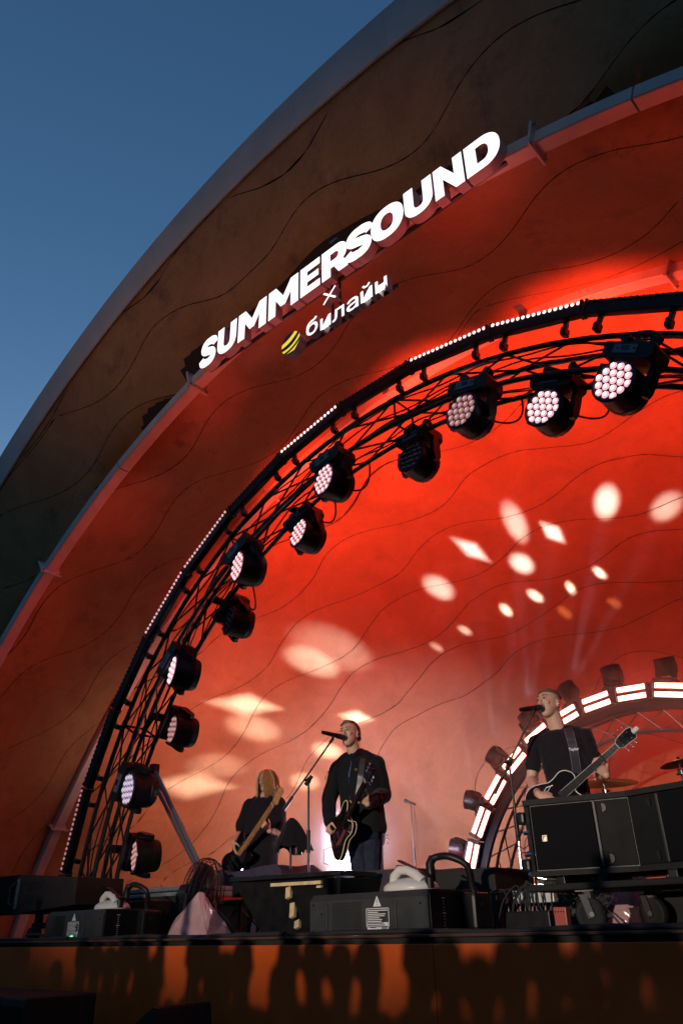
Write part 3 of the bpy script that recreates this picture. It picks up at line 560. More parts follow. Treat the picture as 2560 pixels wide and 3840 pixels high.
lw = [(-1.952, -1.672), (-1.655, -1.330), (-1.305, -0.850), (-0.822, -0.372), (-0.350, -0.068), (-0.048, 0.305), (0.272, 0.605), (0.590, 0.985), (0.990, 1.312), (1.325, 1.640), (1.655, 2.005)]
def arcpts(cx, cy, rx, ry, a0, a1, n=14, e=2.25):
    out = []
    for i in range(n + 1):
        t = R(a0 + (a1 - a0) * i / n); c, s_ = math.cos(t), math.sin(t)
        out.append((cx + rx * math.copysign(abs(c) ** (2 / e), c), cy + ry * math.copysign(abs(s_) ** (2 / e), s_)))
    return out
def s_outline():
    P = [V((x, y, 0)) for x, y in ((.925, .660), (.86, .795), (.55, .868), (.25, .820), (.155, .690), (.27, .575), (.55, .500), (.76, .420), (.845, .300), (.74, .170), (.45, .128), (.15, .190), (.07, .335))]
    F = []
    for i in range(len(P) - 1):
        a_, b_, c_, d_ = P[max(i - 1, 0)], P[i], P[i + 1], P[min(i + 2, len(P) - 1)]
        for k in range(5):
            t = k / 5; F.append(b_ + 0.5 * t * (c_ - a_ + t * (2 * a_ - 5 * b_ + 4 * c_ - d_ + t * (3 * (b_ - c_) + d_ - a_))))
    F.append(P[-1]); L_, R_2 = [], []
    for i, q in enumerate(F):
        t = (F[min(i + 1, len(F) - 1)] - F[max(i - 1, 0)]).normalized(); n_ = V((-t.y, t.x, 0)); hw = .150 * abs(t.x) ** 1.0 * 0.86 + .155 * abs(t.y)
        hw = min(hw, .145)
        L_.append(q + n_ * hw); R_2.append(q - n_ * hw)
    return [[(q.x, q.y) for q in L_ + R_2[::-1]]]
BOLD = {
    'S': s_outline(),
    'U': [[(0, 1), (0, .40)] + arcpts(.5, .40, .5, .40, 180, 360, 18)[1:] + [(1, 1), (.67, 1), (.67, .40)] + arcpts(.5, .40, .17, .165, 360, 180, 12)[1:-1] + [(.33, .40), (.33, 1)]],
    'M': [[(0, 0), (0, 1), (.25, 1), (.5, .55), (.75, 1), (1, 1), (1, 0), (.755, 0), (.755, .55), (.58, .22), (.42, .22), (.245, .55), (.245, 0)]],
    'E': [[(0, 0), (0, 1), (1, 1), (1, .765), (.36, .765), (.36, .61), (.93, .61), (.93, .395), (.36, .395), (.36, .235), (1, .235), (1, 0)]],
    'R': [[(0, 0), (0, 1), (.58, 1)] + arcpts(.58, .655, .39, .345, 90, -52, 14, 2.1)[1:] + [(1, 0), (.645, 0), (.47, .285), (.335, .285), (.335, 0)], [(.335, .765), (.335, .53), (.54, .53)] + arcpts(.54, .6475, .105, .1175, -90, 90, 8, 2.0)[1:-1] + [(.54, .765)]],
    'O': [arcpts(.5, .5, .5, .5, 0, 354, 40), arcpts(.5, .5, .195, .255, 0, 350, 28)],
    'N': [[(0, 0), (0, 1), (.29, 1), (.69, .47), (.69, 1), (1, 1), (1, 0), (.71, 0), (.31, .53), (.31, 0)]],
    'D': [[(0, 0), (0, 1), (.48, 1)] + arcpts(.48, .5, .52, .5, 90, -90, 26)[1:-1] + [(.48, 0)], [(.325, .755), (.325, .245), (.47, .245)] + arcpts(.47, .5, .205, .255, -90, 90, 16)[1:-1] + [(.47, .755)]],
}
def bold_letter(ch, x0, z0, w_, h_, depth, parent):
    cu = bpy.data.curves.new('letter', 'CURVE'); cu.dimensions = '2D'; cu.fill_mode = 'BOTH'; cu.extrude = depth / 2
    for loop in BOLD[ch]:
        sp_ = cu.splines.new('POLY'); sp_.points.add(len(loop) - 1); sp_.use_cyclic_u = True
        for p_, (x, y) in zip(sp_.points, loop): p_.co = (x * w_, y * h_, 0, 1)
    o = bpy.data.objects.new('letter', cu); C.objects.link(o)
    dg = bpy.context.evaluated_depsgraph_get(); dg.update()
    me = bpy.data.meshes.new_from_object(o.evaluated_get(dg)); bpy.data.objects.remove(o); bpy.data.curves.remove(cu)
    for v in me.vertices: v.co = V((x0 + v.co.x, SY - v.co.z, z0 + v.co.y))
    me.name = 'letter'
    b = bmesh.new(); b.from_mesh(me); bmesh.ops.remove_doubles(b, verts=b.verts, dist=1e-5); bmesh.ops.recalc_face_normals(b, faces=b.faces); b.to_mesh(me); b.free()
    me.materials.clear(); me.materials.append(SIGNS); me.materials.append(SIGNW)
    for p in me.polygons:
        p.use_smooth = False
        p.material_index = 1 if all(abs(me.vertices[i].co.y - (SY - depth / 2)) < 1e-4 for i in p.vertices) else 0
    return link('letter', me, [SIGNS, SIGNW], parent)
for ch, (a, b) in zip('SUMMERSOUND', lw):
    g_ = 0.007 if ch in 'SO' else 0.0
    bold_letter(ch, a + .004, SB - g_, b - a - .008, 0.385 + 2 * g_, 0.10, SG)
mb = MB()
for z in (SB + 0.06, SB + 0.30): mb.box((0.02, SY + 0.085, z), (3.9, 0.03, 0.03))
mb.build('rail', BLACKM, SG)
for x in (-1.75, -0.95, 0.0, 0.95, 1.8):
    p = arc('r1', qx('r1', x), 0.12); mb = MB(); mb.cyl((x, SY + 0.1, SB + 0.25), (x, p.y - 0.07, p.z), 0.014, 6); mb.build('hanger', BLACKM, SG)
PS = thing('partner_sign', 'smaller white lit cross and lowercase Cyrillic word beside striped ball', 'sign')
pl = [('б', -0.271, -0.118, 0.200, 5.035), ('и', -0.084, 0.052, 0.140, 5.008), ('л', 0.072, 0.222, 0.140, 5.008), ('а', 0.252, 0.397, 0.145, 5.006), ('й', 0.425, 0.565, 0.196, 5.008), ('н', 0.598, 0.735, 0.142, 5.006)]
for ch, a, b, h_, z in pl:
    glyph(ch, b - a, h_, 0.075, 0.010, 'letter', PS, a, z - 0.012, SY)
for d in (1, -1):                                        # the small cross between the two names
    mb = MB(); mb.box((0.041, SY, 5.366), (0.215, 0.075, 0.021), Matrix.Rotation(d * R(43), 3, 'Y'))
    me = mb.mesh('cross_bar')
    ym = min(v.co.y for v in me.vertices)
    me.materials.append(SIGNS); me.materials.append(SIGNW)
    for p in me.polygons: p.material_index = 1 if all(abs(me.vertices[i].co.y - ym) < 1e-4 for i in p.vertices) else 0
    o = link('cross_bar', me, [SIGNS, SIGNW], PS)
    if d < 0: o.location.y = -0.002
for x in (0.0, 0.10): 
    mb = MB(); mb.cyl((x, SY + 0.05, 5.02), (x, SY + 0.05, SB + 0.05), 0.012, 6); mb.build('hanger', BLACKM, PS)
mb = MB(); mb.box((0.13, SY + 0.055, 5.05), (1.30, 0.025, 0.03)); mb.build('rail', BLACKM, PS)
# striped ball: a shallow drum with bands on its domed face
BC = V((-0.478, SY, 5.086)); BRr = 0.132
mb = MB(); mb.lathe([(BRr, 0.0), (BRr, 0.085)], 40, Matrix.Rotation(R(-90), 3, 'X'), BC + V((0, -0.04, 0)))
mb.build('ball_drum', SIGNS, PS, smooth=True)
def band(lo, hi, m):
    # part of the disc between two bulging stripe curves; t runs across the stripes (tilted)
    mb = MB(); n = 24; T = Matrix.Rotation(R(-24), 3, 'Y')
    def curve(c):
        pts = []
        for i in range(n + 1):
            u = -1 + 2 * i / n
            # stripes are arcs bowed downwards
            zz = c - 0.30 * (1 - u * u) * (1 - abs(c))
            hw = math.sqrt(max(0, 1 - c * c))
            x = u * hw; pts.append((x, zz))
        return pts
    A, B = curve(lo), curve(hi)
    for P in (A, B):
        for i, (x, z) in enumerate(P):
            l = math.hypot(x, z)
            if l > 1: x, z = x / l, z / l
            P[i] = (x, z)
    f = lambda p: BC + T @ V((p[0] * BRr * 0.985, 0, p[1] * BRr * 0.985)) + V((0, -0.046, 0))
    mb.ring_loft([[f(a), f(b)] for a, b in zip(A, B)], cap=False, closed=False)
    return mb.build('stripe', m, PS)
lv = [-1.0, -0.62, -0.28, 0.02, 0.34, 0.66, 1.0]
mb = MB(); mb.lathe([(BRr * 0.99, 0.0), (BRr * 0.99, 0.004)], 40, Matrix.Rotation(R(-90), 3, 'X'), BC + V((0, -0.0445, 0))); mb.build('ball_face', SIGNK, PS)
for i, m_ in enumerate([SIGNY, SIGNK, SIGNY, SIGNK, SIGNY, SIGNK]):
    if m_ is SIGNY: band(lv[i], lv[i + 1], m_)

# ------------------------------------------------------------------ arched lighting truss
TZ = -0.16; TY0, TY1 = 4.93, 5.22; RO, RI = 4.83, 4.54
def tp(a, r, y): return V((r * math.sin(R(a)), y, max(0.02, TZ + r * math.cos(R(a)))))
TR = thing('lighting_truss', 'big arched black box truss spanning the stage', 'truss')
for r_ in (RO, RI):
    for y in (TY0, TY1):
        mb = MB(); mb.tube([tp(-91.5 + 183 * i / 96, r_, y) for i in range(97)], 0.025, 8)
        mb.build('chord', BLACKM, TR, smooth=True)
unit = MB(); unit.cyl((0, 0, 0), (0, 0, 1), 1.0, 6)
UNIT = unit.mesh('brace', smooth=True); UNIT.materials.append(BLACKM)
def strut(name, a, b, r, m=None, parent=None):
    a, b = V(a), V(b); d = b - a
    me = UNIT
    if m is not None and m is not BLACKM:
        key = 'strut_' + m.name
        if key not in bpy.data.meshes:
            me = UNIT.copy(); me.name = key; me.materials.clear(); me.materials.append(m)
        me = bpy.data.meshes[key]
    o = bpy.data.objects.new(name, me); C.objects.link(o); o.parent = parent
    o.location = a; o.rotation_mode = 'QUATERNION'; o.rotation_quaternion = d.to_track_quat('Z', 'Y'); o.scale = (r, r, d.length)
    return o
st = 7.625; n = 24
for i in range(n):
    a0 = -91.5 + st * i; a1 = a0 + st; am = (a0 + a1) / 2
    for y in (TY0, TY1):
        if i % 2: strut('brace', tp(a0, RI, y), tp(a1, RO, y), 0.011, None, TR)
        else: strut('brace', tp(a0, RO, y), tp(a1, RI, y), 0.011, None, TR)
    for r_ in (RO, RI):
        if i % 2: strut('brace', tp(a0, r_, TY0), tp(a1, r_, TY1), 0.011, None, TR)
        else: strut('brace', tp(a0, r_, TY1), tp(a1, r_, TY0), 0.011, None, TR)
    if i % 4 == 0:
        strut('brace', tp(a0, RO, TY0), tp(a0, RI, TY0), 0.012, None, TR); strut('brace', tp(a0, RO, TY1), tp(a0, RI, TY1), 0.012, None, TR)
        strut('brace', tp(a0, RO, TY0), tp(a0, RO, TY1), 0.012, None, TR); strut('brace', tp(a0, RI, TY0), tp(a0, RI, TY1), 0.012, None, TR)
        for r_ in (RO, RI):
            for y in (TY0, TY1):
                mb = MB(); mb.cyl(tp(a0 - 0.7, r_, y), tp(a0 + 0.7, r_, y), 0.031, 10); mb.build('coupler', BLACKM, TR, smooth=True)
# slack power cables laid along the truss
for k in range(5):
    y = (TY0 + 0.03, TY0 + 0.1, TY1 - 0.04, TY1 - 0.09, TY0 + 0.17)[k]; r0 = (RO - 0.03, RO - 0.06, RI + 0.05, RO - 0.04, RI + 0.02)[k]
    mb = MB(); mb.tube([tp(-90 + 135 * i / 110, r0 + 0.035 * math.sin(i * 0.55 + k * 2) * math.sin(i * 0.17 + k), y + 0.03 * math.sin(i * 0.33 + k)) for i in range(111)], 0.008, 5)
    tag(mb.build('power_cable', RUBBER, None, smooth=True), 'thin black power cable laid along the arched truss, wavy run number %s' % ('one', 'two', 'three', 'four', 'five')[k], 'cable', 'power cables along the truss')
for k, (a, dy) in enumerate(((12, 0), (22, .25), (-11, 0), (-36, .28), (-17.8, .2))):
    mb = MB(); P0 = tp(a + 3.5, RI, TY1); P1 = tp(a - 1, RI - 0.16, TY1 - .1 + dy)
    mb.tube([P0.lerp(P1, t) + V((0.12, 0, -0.22)) * (4 * t * (1 - t)) for t in [i / 14 for i in range(15)]], 0.009, 5)
    o = mb.build('cable_loop', RUBBER, TR, smooth=True)

# steel raker poles that brace the left leg
P = thing('brace_pole', 'upper galvanised steel pole bracing the left truss leg', 'pole')
strut('tube', (-3.93, 5.2, 1.68), (-2.86, 5.24, 0.43), 0.026, STEEL, P); 
mb = MB(); mb.box((-3.93, 5.2, 1.68), (0.09, 0.09, 0.11), bev=0.01); mb.build('clamp', BLACKM, P)
P = thing('brace_pole', 'lower galvanised steel pole bracing the left truss leg', 'pole')
strut('tube', (-3.97, 5.28, 1.50), (-2.93, 5.26, 0.43), 0.024, STEEL, P)
mb = MB(); mb.box((-3.97, 5.28, 1.50), (0.09, 0.09, 0.11), bev=0.01); mb.build('clamp', BLACKM, P)
mb = MB(); mb.box((-2.9, 5.25, 0.22), (0.16, 0.2, 0.42), bev=0.01)
tag(mb.build('ballast_block', BLACKT), 'black ballast block at the foot of the two steel poles', 'ballast')

# ------------------------------------------------------------------ LED battens along the outer edge
hb = MB(); hb.box((0, 0, 0), (0.90, 0.075, 0.13), bev=0.012); hb.box((-0.445, 0, 0.0), (0.02, 0.09, 0.15), bev=0.004); hb.box((0.445, 0, 0.0), (0.02, 0.09, 0.15), bev=0.004)
HBM = hb.mesh('housing'); HBM.materials.append(BLACK)
br = MB(); 
br.box((0, 0.02, -0.105), (0.04, 0.03, 0.10)); br.cyl((0, 0.02, -0.20), (0, 0.02, -0.13), 0.018, 8); br.box((0, 0.02, -0.17), (0.05, 0.08, 0.07), bev=0.01)
BRM = br.mesh('clamp'); BRM.materials.append(BLACKM)
def lens_row(n, m, name):
    mb = MB()
    for i in range(n):
        x = -0.42 + 0.84 * i / (n - 1)
        mb.sphere((x, -0.036, 0.046), (0.0185, 0.016, 0.0185), 10, 5)
    me = mb.mesh(name, smooth=True); me.materials.append(m); return me
NL = 17
LR = {k: lens_row(NL, m_, 'lens_row') for k, m_ in (('hot', mat('batten_lens_hot', (1, .9, .9), .2, emit=(1, .78, .78), estr=1.4)), ('on', mat('batten_lens_lit', (1, .8, .8), .2, emit=(1, .55, .54), estr=.8)), ('dim', mat('batten_lens_dim', (.8, .5, .5), .2, emit=(1, .42, .40), estr=.35)), ('off', LENS_OFF))}
nb = 17; bst = 10.55
state = {0: 'dim', 1: 'dim', 2: 'off', 3: 'off', 4: 'on', 5: 'on', 6: 'off', 7: 'hot', 8: 'off', 9: 'hot', 10: 'hot', 11: 'off', 12: 'hot', 13: 'dim', 14: 'off', 15: 'dim', 16: 'off'}
ordn = ['lowest', 'second', 'third', 'fourth', 'fifth', 'sixth', 'seventh', 'eighth', 'ninth', 'tenth', 'eleventh', 'twelfth', 'thirteenth', 'fourteenth', 'fifteenth', 'sixteenth', 'seventeenth']
batten_pos = []
for i in range(nb):
    a = -86.0 + bst * i * 0.99
    if a > 50: break
    up = V((math.sin(R(a)), 0, math.cos(R(a)))); t = V((math.cos(R(a)), 0, -math.sin(R(a)))); y = V((0, 1, 0))
    o_ = tp(a, 5.075, TY0 - 0.03)
    M = axes(t, y, up, o_)
    sname = {'hot': 'with glowing white lenses', 'on': 'with lit pink lenses', 'dim': 'with faintly lit lenses', 'off': 'with dark lenses'}[state[i]]
    B = thing('led_batten', '%s LED batten up the outer truss edge, %s' % (ordn[i], sname), 'light bar', M=M, group='LED battens along the outer edge of the truss')
    link('housing', HBM, BLACK, B); [setattr(link('clamp', BRM, BLACKM, B), 'location', (x_, 0, 0)) for x_ in (-0.3, 0.3)]; link('lens_row', LR[state[i]], LENS_ON, B)
    batten_pos.append((a, up, o_, state[i]))

# ------------------------------------------------------------------ moving head wash lamps
bm_ = MB(); bm_.prism([(-0.19, 0.0), (0.19, 0.0), (0.2, -0.02), (0.2, -0.10), (0.165, -0.135), (-0.165, -0.135), (-0.2, -0.10), (-0.2, -0.02)], -0.13, 0.13)
for x in (-0.12, 0.12): bm_.box((x, 0, 0.035), (0.05, 0.06, 0.07), bev=0.008); bm_.cyl((x, -0.035, 0.09), (x, 0.035, 0.09), 0.04, 10)
MH_BASE = bm_.mesh('base'); MH_BASE.materials.append(BLACK)
pn = MB(); pn.box((-0.203, 0, -0.06), (0.008, 0.2, 0.07), bev=0.003); pn.box((-0.02, -0.134, -0.062), (0.19, 0.008, 0.075), bev=0.003)
MH_PANEL = pn.mesh('display_panel'); MH_PANEL.materials.append(mat('display_panel_grey', (0.10, 0.12, 0.16), 0.25, spec=0.7))
sc_ = MB(); sc_.box((-0.02, -0.1395, -0.055), (0.06, 0.003, 0.035)); 
for x in (-0.08, 0.05, 0.065): sc_.box((x, -0.1395, -0.06), (0.01, 0.003, 0.012))
MH_SCR = sc_.mesh('screen'); MH_SCR.materials.append(mat('display_screen', (0.02, 0.025, 0.03), 0.1))
ym = MB(); ym.prism([(-0.035, 0.0), (0.035, 0.0), (0.045, -0.1), (0.045, -0.22), (0.02, -0.27), (-0.03, -0.27), (-0.05, -0.2), (-0.05, -0.08)], -0.022, 0.022, Matrix.Rotation(R(90), 3, 'Z'))
MH_ARM = ym.mesh('yoke_arm'); MH_ARM.materials.append(BLACK)
yh = MB(); yh.tube([(0, -0.055, -0.02), (0, -0.085, -0.03), (0, -0.09, -0.10), (0, -0.055, -0.13)], 0.01, 6)
MH_HANDLE = yh.mesh('handle'); MH_HANDLE.materials.append(BLACK)
hd = MB(); hd.lathe([(0.168, -0.150), (0.178, -0.146), (0.178, -0.135), (0.170, -0.130), (0.172, -0.05), (0.176, 0.0), (0.176, 0.03), (0.171, 0.034), (0.171, 0.042), (0.175, 0.046), (0.170, 0.085), (0.150, 0.115), (0.148, 0.125), (0.10, 0.142), (0.0, 0.145)], 36)
for k in range(10):
    a = 2 * math.pi * k / 10; hd.box((0.172 * math.cos(a), 0.172 * math.sin(a), 0.0), (0.012, 0.02, 0.05), Matrix.Rotation(a, 3, 'Z'))
for k in range(16):
    a = 2 * math.pi * k / 16; hd.box((0.158 * math.cos(a), 0.158 * math.sin(a), 0.1), (0.008, 0.03, 0.018), Matrix.Rotation(a, 3, 'Z'))
MH_HEAD = hd.mesh('head', smooth=True); MH_HEAD.materials.append(BLACK)
rg = MB(); rg.torus((0, 0, -0.149), 0.158, 0.008, 'z', 36, 6); MH_RING = rg.mesh('front_ring', smooth=True); MH_RING.materials.append(mat('satin_ring', (0.10, 0.09, 0.09), 0.25, metal=0.6))
fp = MB(); fp.lathe([(0.156, -0.142), (0.156, -0.138)], 36); MH_FACE = fp.mesh('lens_plate'); MH_FACE.materials.append(mat('lens_plate_dark', (0.02, 0.012, 0.012), 0.2, spec=0.8))
ln = MB(); ln.sphere((0, 0, 0), (0.0332, 0.0332, 0.020), 12, 7)
LENS_ME = {}
for nm, m_ in (('hot', LENS_HOT), ('on', LENS_ON), ('dim', LENS_DIM), ('off', LENS_OFF), ('lav', LENS_LAV)):
    me = ln.mesh('lens', smooth=True); me.materials.append(m_); me.materials.append({'hot': CORE, 'on': CORE, 'dim': CORE_DIM, 'off': LENS_OFF, 'lav': CORE_DIM}[nm])
    for p in me.polygons:
        if p.center.z < -0.0155 or (p.center.z < -0.010 and p.center.x > 0.002 and p.center.y > 0.0 and nm in ('hot', 'on')): p.material_index = 1
    LENS_ME[nm] = me
HEX = [(0, 0)] + [(math.cos(R(60 * k + 10)) * 0.066, math.sin(R(60 * k + 10)) * 0.066) for k in range(6)] + [(math.cos(R(30 * k + 10)) * (0.132 if k % 2 == 0 else 0.118), math.sin(R(30 * k + 10)) * (0.132 if k % 2 == 0 else 0.118)) for k in range(12)]
def moving_head(a, y, r_base, lens_dir, st_, label, scale=1.0, center=None, group='moving head lamps on the big arch truss', pat=HEX, flip=False, rr=1.0):
    up = V((math.sin(R(a)), 0, math.cos(R(a)))); t = V((math.cos(R(a)), 0, -math.sin(R(a)))); yv = V((0, 1, 0))
    c0 = center if center is not None else V((0, 0, TZ))
    o_ = V((c0.x + r_base * up.x, y, c0.z + r_base * up.z))
    if flip: up = -up; t = -t
    M = axes(t * scale, yv * scale, up * scale, o_)
    T = thing('moving_head_lamp', label, 'stage lamp', M=M, group=group)
    link('base', MH_BASE, BLACK, T)
    dp = link('display_panel', MH_PANEL, BLACK, T); link('screen', MH_SCR, BLACK, dp)
    M3 = axes(t, yv, up).to_3x3()
    d = (M3.transposed() @ V(lens_dir)).normalized()             # lens direction in lamp space
    # pan the yoke so that the head can tilt onto d
    pan = math.atan2(d.x, -d.y)
    for sx in (-1, 1):
        arm = link('yoke_arm', MH_ARM, BLACK, T); arm.rotation_euler = (0, 0, pan)
        off = Matrix.Rotation(pan, 3, 'Z') @ V((sx * 0.205, 0, -0.13)); arm.location = off
        if sx < 0:
            h = link('handle', MH_HANDLE, BLACK, arm)
    cross = MB(); 
    hdp = V((0, 0, -0.335))
    H = link('head', MH_HEAD, BLACK, T); H.location = hdp; H.rotation_mode = 'QUATERNION'; H.rotation_quaternion = d.to_track_quat('-Z', 'Y')
    link('front_ring', MH_RING, BLACK, H); link('lens_plate', MH_FACE, BLACK, H)
    for i, (lx, ly) in enumerate(pat):
        L_ = bpy.data.objects.new('lens', LENS_ME[st_]); C.objects.link(L_); L_.parent = H; L_.location = (lx, ly, -0.143); L_.scale = (rr, rr, 1)
    wp = M @ hdp
    return T, wp
cbm = MB(); cbm.box((0, 0, -0.142), (0.44, 0.10, 0.02), bev=0.006)
heads = [(-76.5, 5.32, 'dim', 'lowest, almost dark lens with sparkles'), (-67.4, 4.98, 'lav', 'second from the floor, pale lavender lens'), (-56.5, 5.34, 'dim', 'third from the floor, dull pink lenses'), (-49.2, 4.98, 'hot', 'fourth from the floor, bright pink lenses'), (-37.0, 5.36, 'off', 'fifth from the floor, unlit'), (-30.2, 4.98, 'on', 'sixth from the floor, lit pink lenses'), (-18.4, 5.36, 'on', 'seventh from the floor, lit'), (-11.3, 4.98, 'on', 'eighth from the floor, lit'), (2.8, 5.36, 'off', 'unlit one near picture middle'), (11.4, 4.98, 'dim', 'dull pink, right of the middle unlit lamp'), (22.0, 5.3, 'hot', 'bright one second from the picture edge'), (29.8, 4.98, 'hot', 'largest bright one near the picture edge'), (38.0, 5.3, 'off', 'unlit one cut by the picture edge')]
head_pos = []
HP = [(-77.2, 5.5, 4.78), (-66.6, 4.8, 4.19), (-58.8, 5.45, 4.72), (-47.8, 4.8, 4.28), (-39.7, 5.4, 4.68), (-28.5, 4.8, 4.38), (-21.6, 5.34, 4.64), (-9.5, 4.8, 4.47), (0.0, 5.3, 4.58), (12.9, 4.8, 4.51), (21.0, 5.1, 4.58), (31.2, 4.8, 4.63), (37.5, 5.3, 4.88)]
for (a, y, rb), (_a, _y, st_, lab) in zip(HP, heads):
    d = V((-0.12 - 0.22 * min(1, max(0, -a / 50)), -1, 0.10))
    if a < -70: d = V((-0.40, -1, 0.02))
    elif a < -60: d = V((-0.22, -1, 0.05))
    k_ = HP.index((a, y, rb)); d = d + V((random.uniform(-.08, .08), 0, random.uniform(-.08, .08)))
    T, wp = moving_head(a, y, rb, d, st_, 'moving head lamp on the big arch, ' + lab, 1.0)
    mb = MB(); mb.box((0, (TY1 - y if y > 5 else TY0 - y) * .5, 0.06), (0.09, abs((TY1 - y if y > 5 else TY0 - y)) + .06, 0.03), bev=.005); mb.build('mount_bar', BLACKM, T)
    head_pos.append(wp)

# ------------------------------------------------------------------ small arch around the drums
AZ = -0.08; AY = 9.25
def ap(a, r, y=AY): return V((r * math.sin(R(a)), y, max(0.02, AZ + r * math.cos(R(a)))))
DA = thing('drum_arch', 'small round truss arch carrying red light bars behind the drums', 'truss')
GREYT = mat('dull_grey_tube', (0.22, 0.20, 0.20), 0.4, metal=0.6)
for r_, y in ((2.44, AY + 0.08), (2.44, AY + 0.32), (2.16, AY + 0.2)):
    mb = MB(); mb.tube([ap(-91.5 + 183 * i / 72, r_, y) for i in range(73)], 0.02, 8); mb.build('chord', GREYT, DA, smooth=True)
for i in range(24):
    a0 = -91 + 7.6 * i; a1 = a0 + 7.6
    for (ra, ya), (rb, yb) in (((2.44, AY + 0.08), (2.16, AY + 0.2)), ((2.16, AY + 0.2), (2.44, AY + 0.32))):
        strut('brace', ap(a0, ra, ya), ap(a1, rb, yb), 0.009, GREYT, DA)
mb = MB(); rows = []
for i in range(73):
    a = -91.5 + 183 * i / 72
    rows.append([ap(a, 2.50, AY - 0.01), ap(a, 2.50, AY + 0.05), ap(a, 2.38, AY + 0.05), ap(a, 2.38, AY - 0.01)])
mb.ring_loft(rows); mb.build('back_plate', BLACKM, DA, smooth=False)
barh = MB(); barh.box((0, 0.03, 0), (0.43, 0.09, 0.20), bev=0.012)
barh.box((-0.20, 0.0, 0), (0.03, 0.10, 0.19), bev=0.004); barh.box((0.20, 0.0, 0), (0.03, 0.10, 0.19), bev=0.004)
BH = barh.mesh('housing'); BH.materials.append(BLACKM)
bt = MB(); bt.box((0, -0.02, 0), (0.345, 0.012, 0.058), bev=0.005)
BT = bt.mesh('tube'); BT.materials.append(BAR)
names = ['lowest', 'second from the floor', 'third from the floor', 'fourth from the floor', 'fifth, beside the singer arm', 'sixth, hidden behind the singer', 'seventh, at the singer shoulder', 'eighth, right of the singer head', 'ninth, near the crown', 'tenth, right of the crown', 'eleventh, past the picture edge', 'twelfth, beyond the picture edge', 'last one beyond the picture edge']
bar_pos = []
for i, a in enumerate([-79.5 + 10.25 * k for k in range(12)]):
    up = V((math.sin(R(a)), 0, math.cos(R(a)))); t = V((math.cos(R(a)), 0, -math.sin(R(a))))
    o_ = ap(a, 2.58, AY - 0.07)
    M = axes(t, (0, 1, 0), up, o_)
    B = thing('light_bar', 'glowing red double light bar on the drum arch, %s' % names[i], 'light bar', M=M, group='light bars on the drum arch')
    link('housing', BH, BLACKM, B)
    for z in (-0.052, 0.052):
        tb = link('tube', BT, BAR, B); tb.location = (0, 0, z)
    bar_pos.append(o_)
SEV = [(0, 0)] + [(math.cos(R(60 * k)) * 0.10, math.sin(R(60 * k)) * 0.10) for k in range(6)]
sh = [(-81.5, 'dim', 'lowest, just above the floor'), (-68.8, 'dim', 'second from the floor'), (-55.7, 'dim', 'third from the floor, beside the boom'), (-42.5, 'off', 'fourth from the floor, unlit'), (-28.4, 'dim', 'fifth, behind the right singer microphone'), (-15.1, 'on', 'sixth, throwing beams beside the singer head'), (-2.7, 'on', 'seventh, throwing beams at the crown'), (10.9, 'off', 'eighth, unlit at the crown')]
small_pos = []
for a, st_, lab in sh:
    if a < -80: continue
    up = V((math.sin(R(a)), 0, math.cos(R(a))))
    side = max(0, min(1, (-a - 30) / 30))
    d = V((-0.45, -0.15, 0.85)) * (1 - side) + V((-0.93, -0.30, 0.12)) * side
    if a == -15.1: d = V((-0.48, -0.05, 0.85))
    if a == -2.7: d = V((-0.10, -0.10, 0.95))
    if a == 10.9: d = V((0.02, -0.25, 0.95))
    T, wp = moving_head(a, AY + 0.05, 2.64, d, st_, 'small red-lit moving head lamp on the drum arch, ' + lab, 0.72, V((0, 0, AZ)), 'moving head lamps on the drum arch', SEV, True, 1.45)
    small_pos.append(wp)

# ------------------------------------------------------------------ lamp light
RED = (1.0, 0.028, 0.012); SALM = (1.0, 0.30, 0.20); WARM = (0.88, 0.92, 1.12); LAV = (0.86, 0.72, 1.0)
# red wash of the drum-arch lamps on the lining
for p, tgt, e in ((small_pos[1], (-6.5, 9.0, 3.0), 15), (small_pos[4], (-3.0, 9.0, 5.0), 10), (small_pos[6], (1.0, 9.0, 5.2), 10)):
    lamp('head_wash', 'SPOT', p + (V(tgt) - p).normalized() * 0.25, e, RED, tgt, 0.10, 95, 1.0)
# battens: red light thrown outwards and backwards onto the lining
for a, up, o_, s_ in batten_pos:
    e = {'hot': 5, 'on': 3, 'dim': 1.2, 'off': 1}[s_]
    lamp('batten_glow', 'SPOT', o_ + up * 0.12 + V((0, 0.05, 0)), e, (1.0, 0.040, 0.025), o_ + up * 1.3 + V((0, 1.2, 0)), 0.15, 150, 1.0)
for a in (-66, -46, -26, -6, 14, 34):  # added lamps hidden behind the truss, reddening the dome
    p = tp(a, RO + 0.05, TY1 + 0.25); up = V((math.sin(R(a)), 0, math.cos(R(a))))
    lamp('dome_fill', 'SPOT', p, 950 if a > -30 else 480, (1.0, 0.055, 0.026), p + up * 1.1 + V((0, 1.9, 0)), 0.15, 98, 1.0)
# added lamps, not the bars themselves: red bath in and round the drum arch
for x in (-1.1, 0.6):
    lamp('arch_back_fill', 'SPOT', (x, AY + 0.35, 1.9), 150, (1.0, 0.05, 0.035), (x * .6, 12.5, 1.7), 0.2, 130, 1.0)
for a in (-72, -48, -22, 4):
    lamp('arch_fill', 'SPOT', ap(a, 2.72, AY - 0.35), 16, (1.0, 0.07, 0.05), ap(a, 3.1, AY + 0.5), 0.12, 120, 1.0)
# added lamps in front of the battens, weakly reddening the outer bay
for a in (-78, -60, -42, -24, -6, 12, 30):
    up = V((math.sin(R(a)), 0, math.cos(R(a))))
    lamp('outer_bay_fill', 'SPOT', tp(a, 5.3, TY0 - 0.12), 22 if a < -20 else 12, (1.0, 0.06, 0.03), tp(a, 7.6, TY0 - 1.6), 0.15, 115, 1.0)
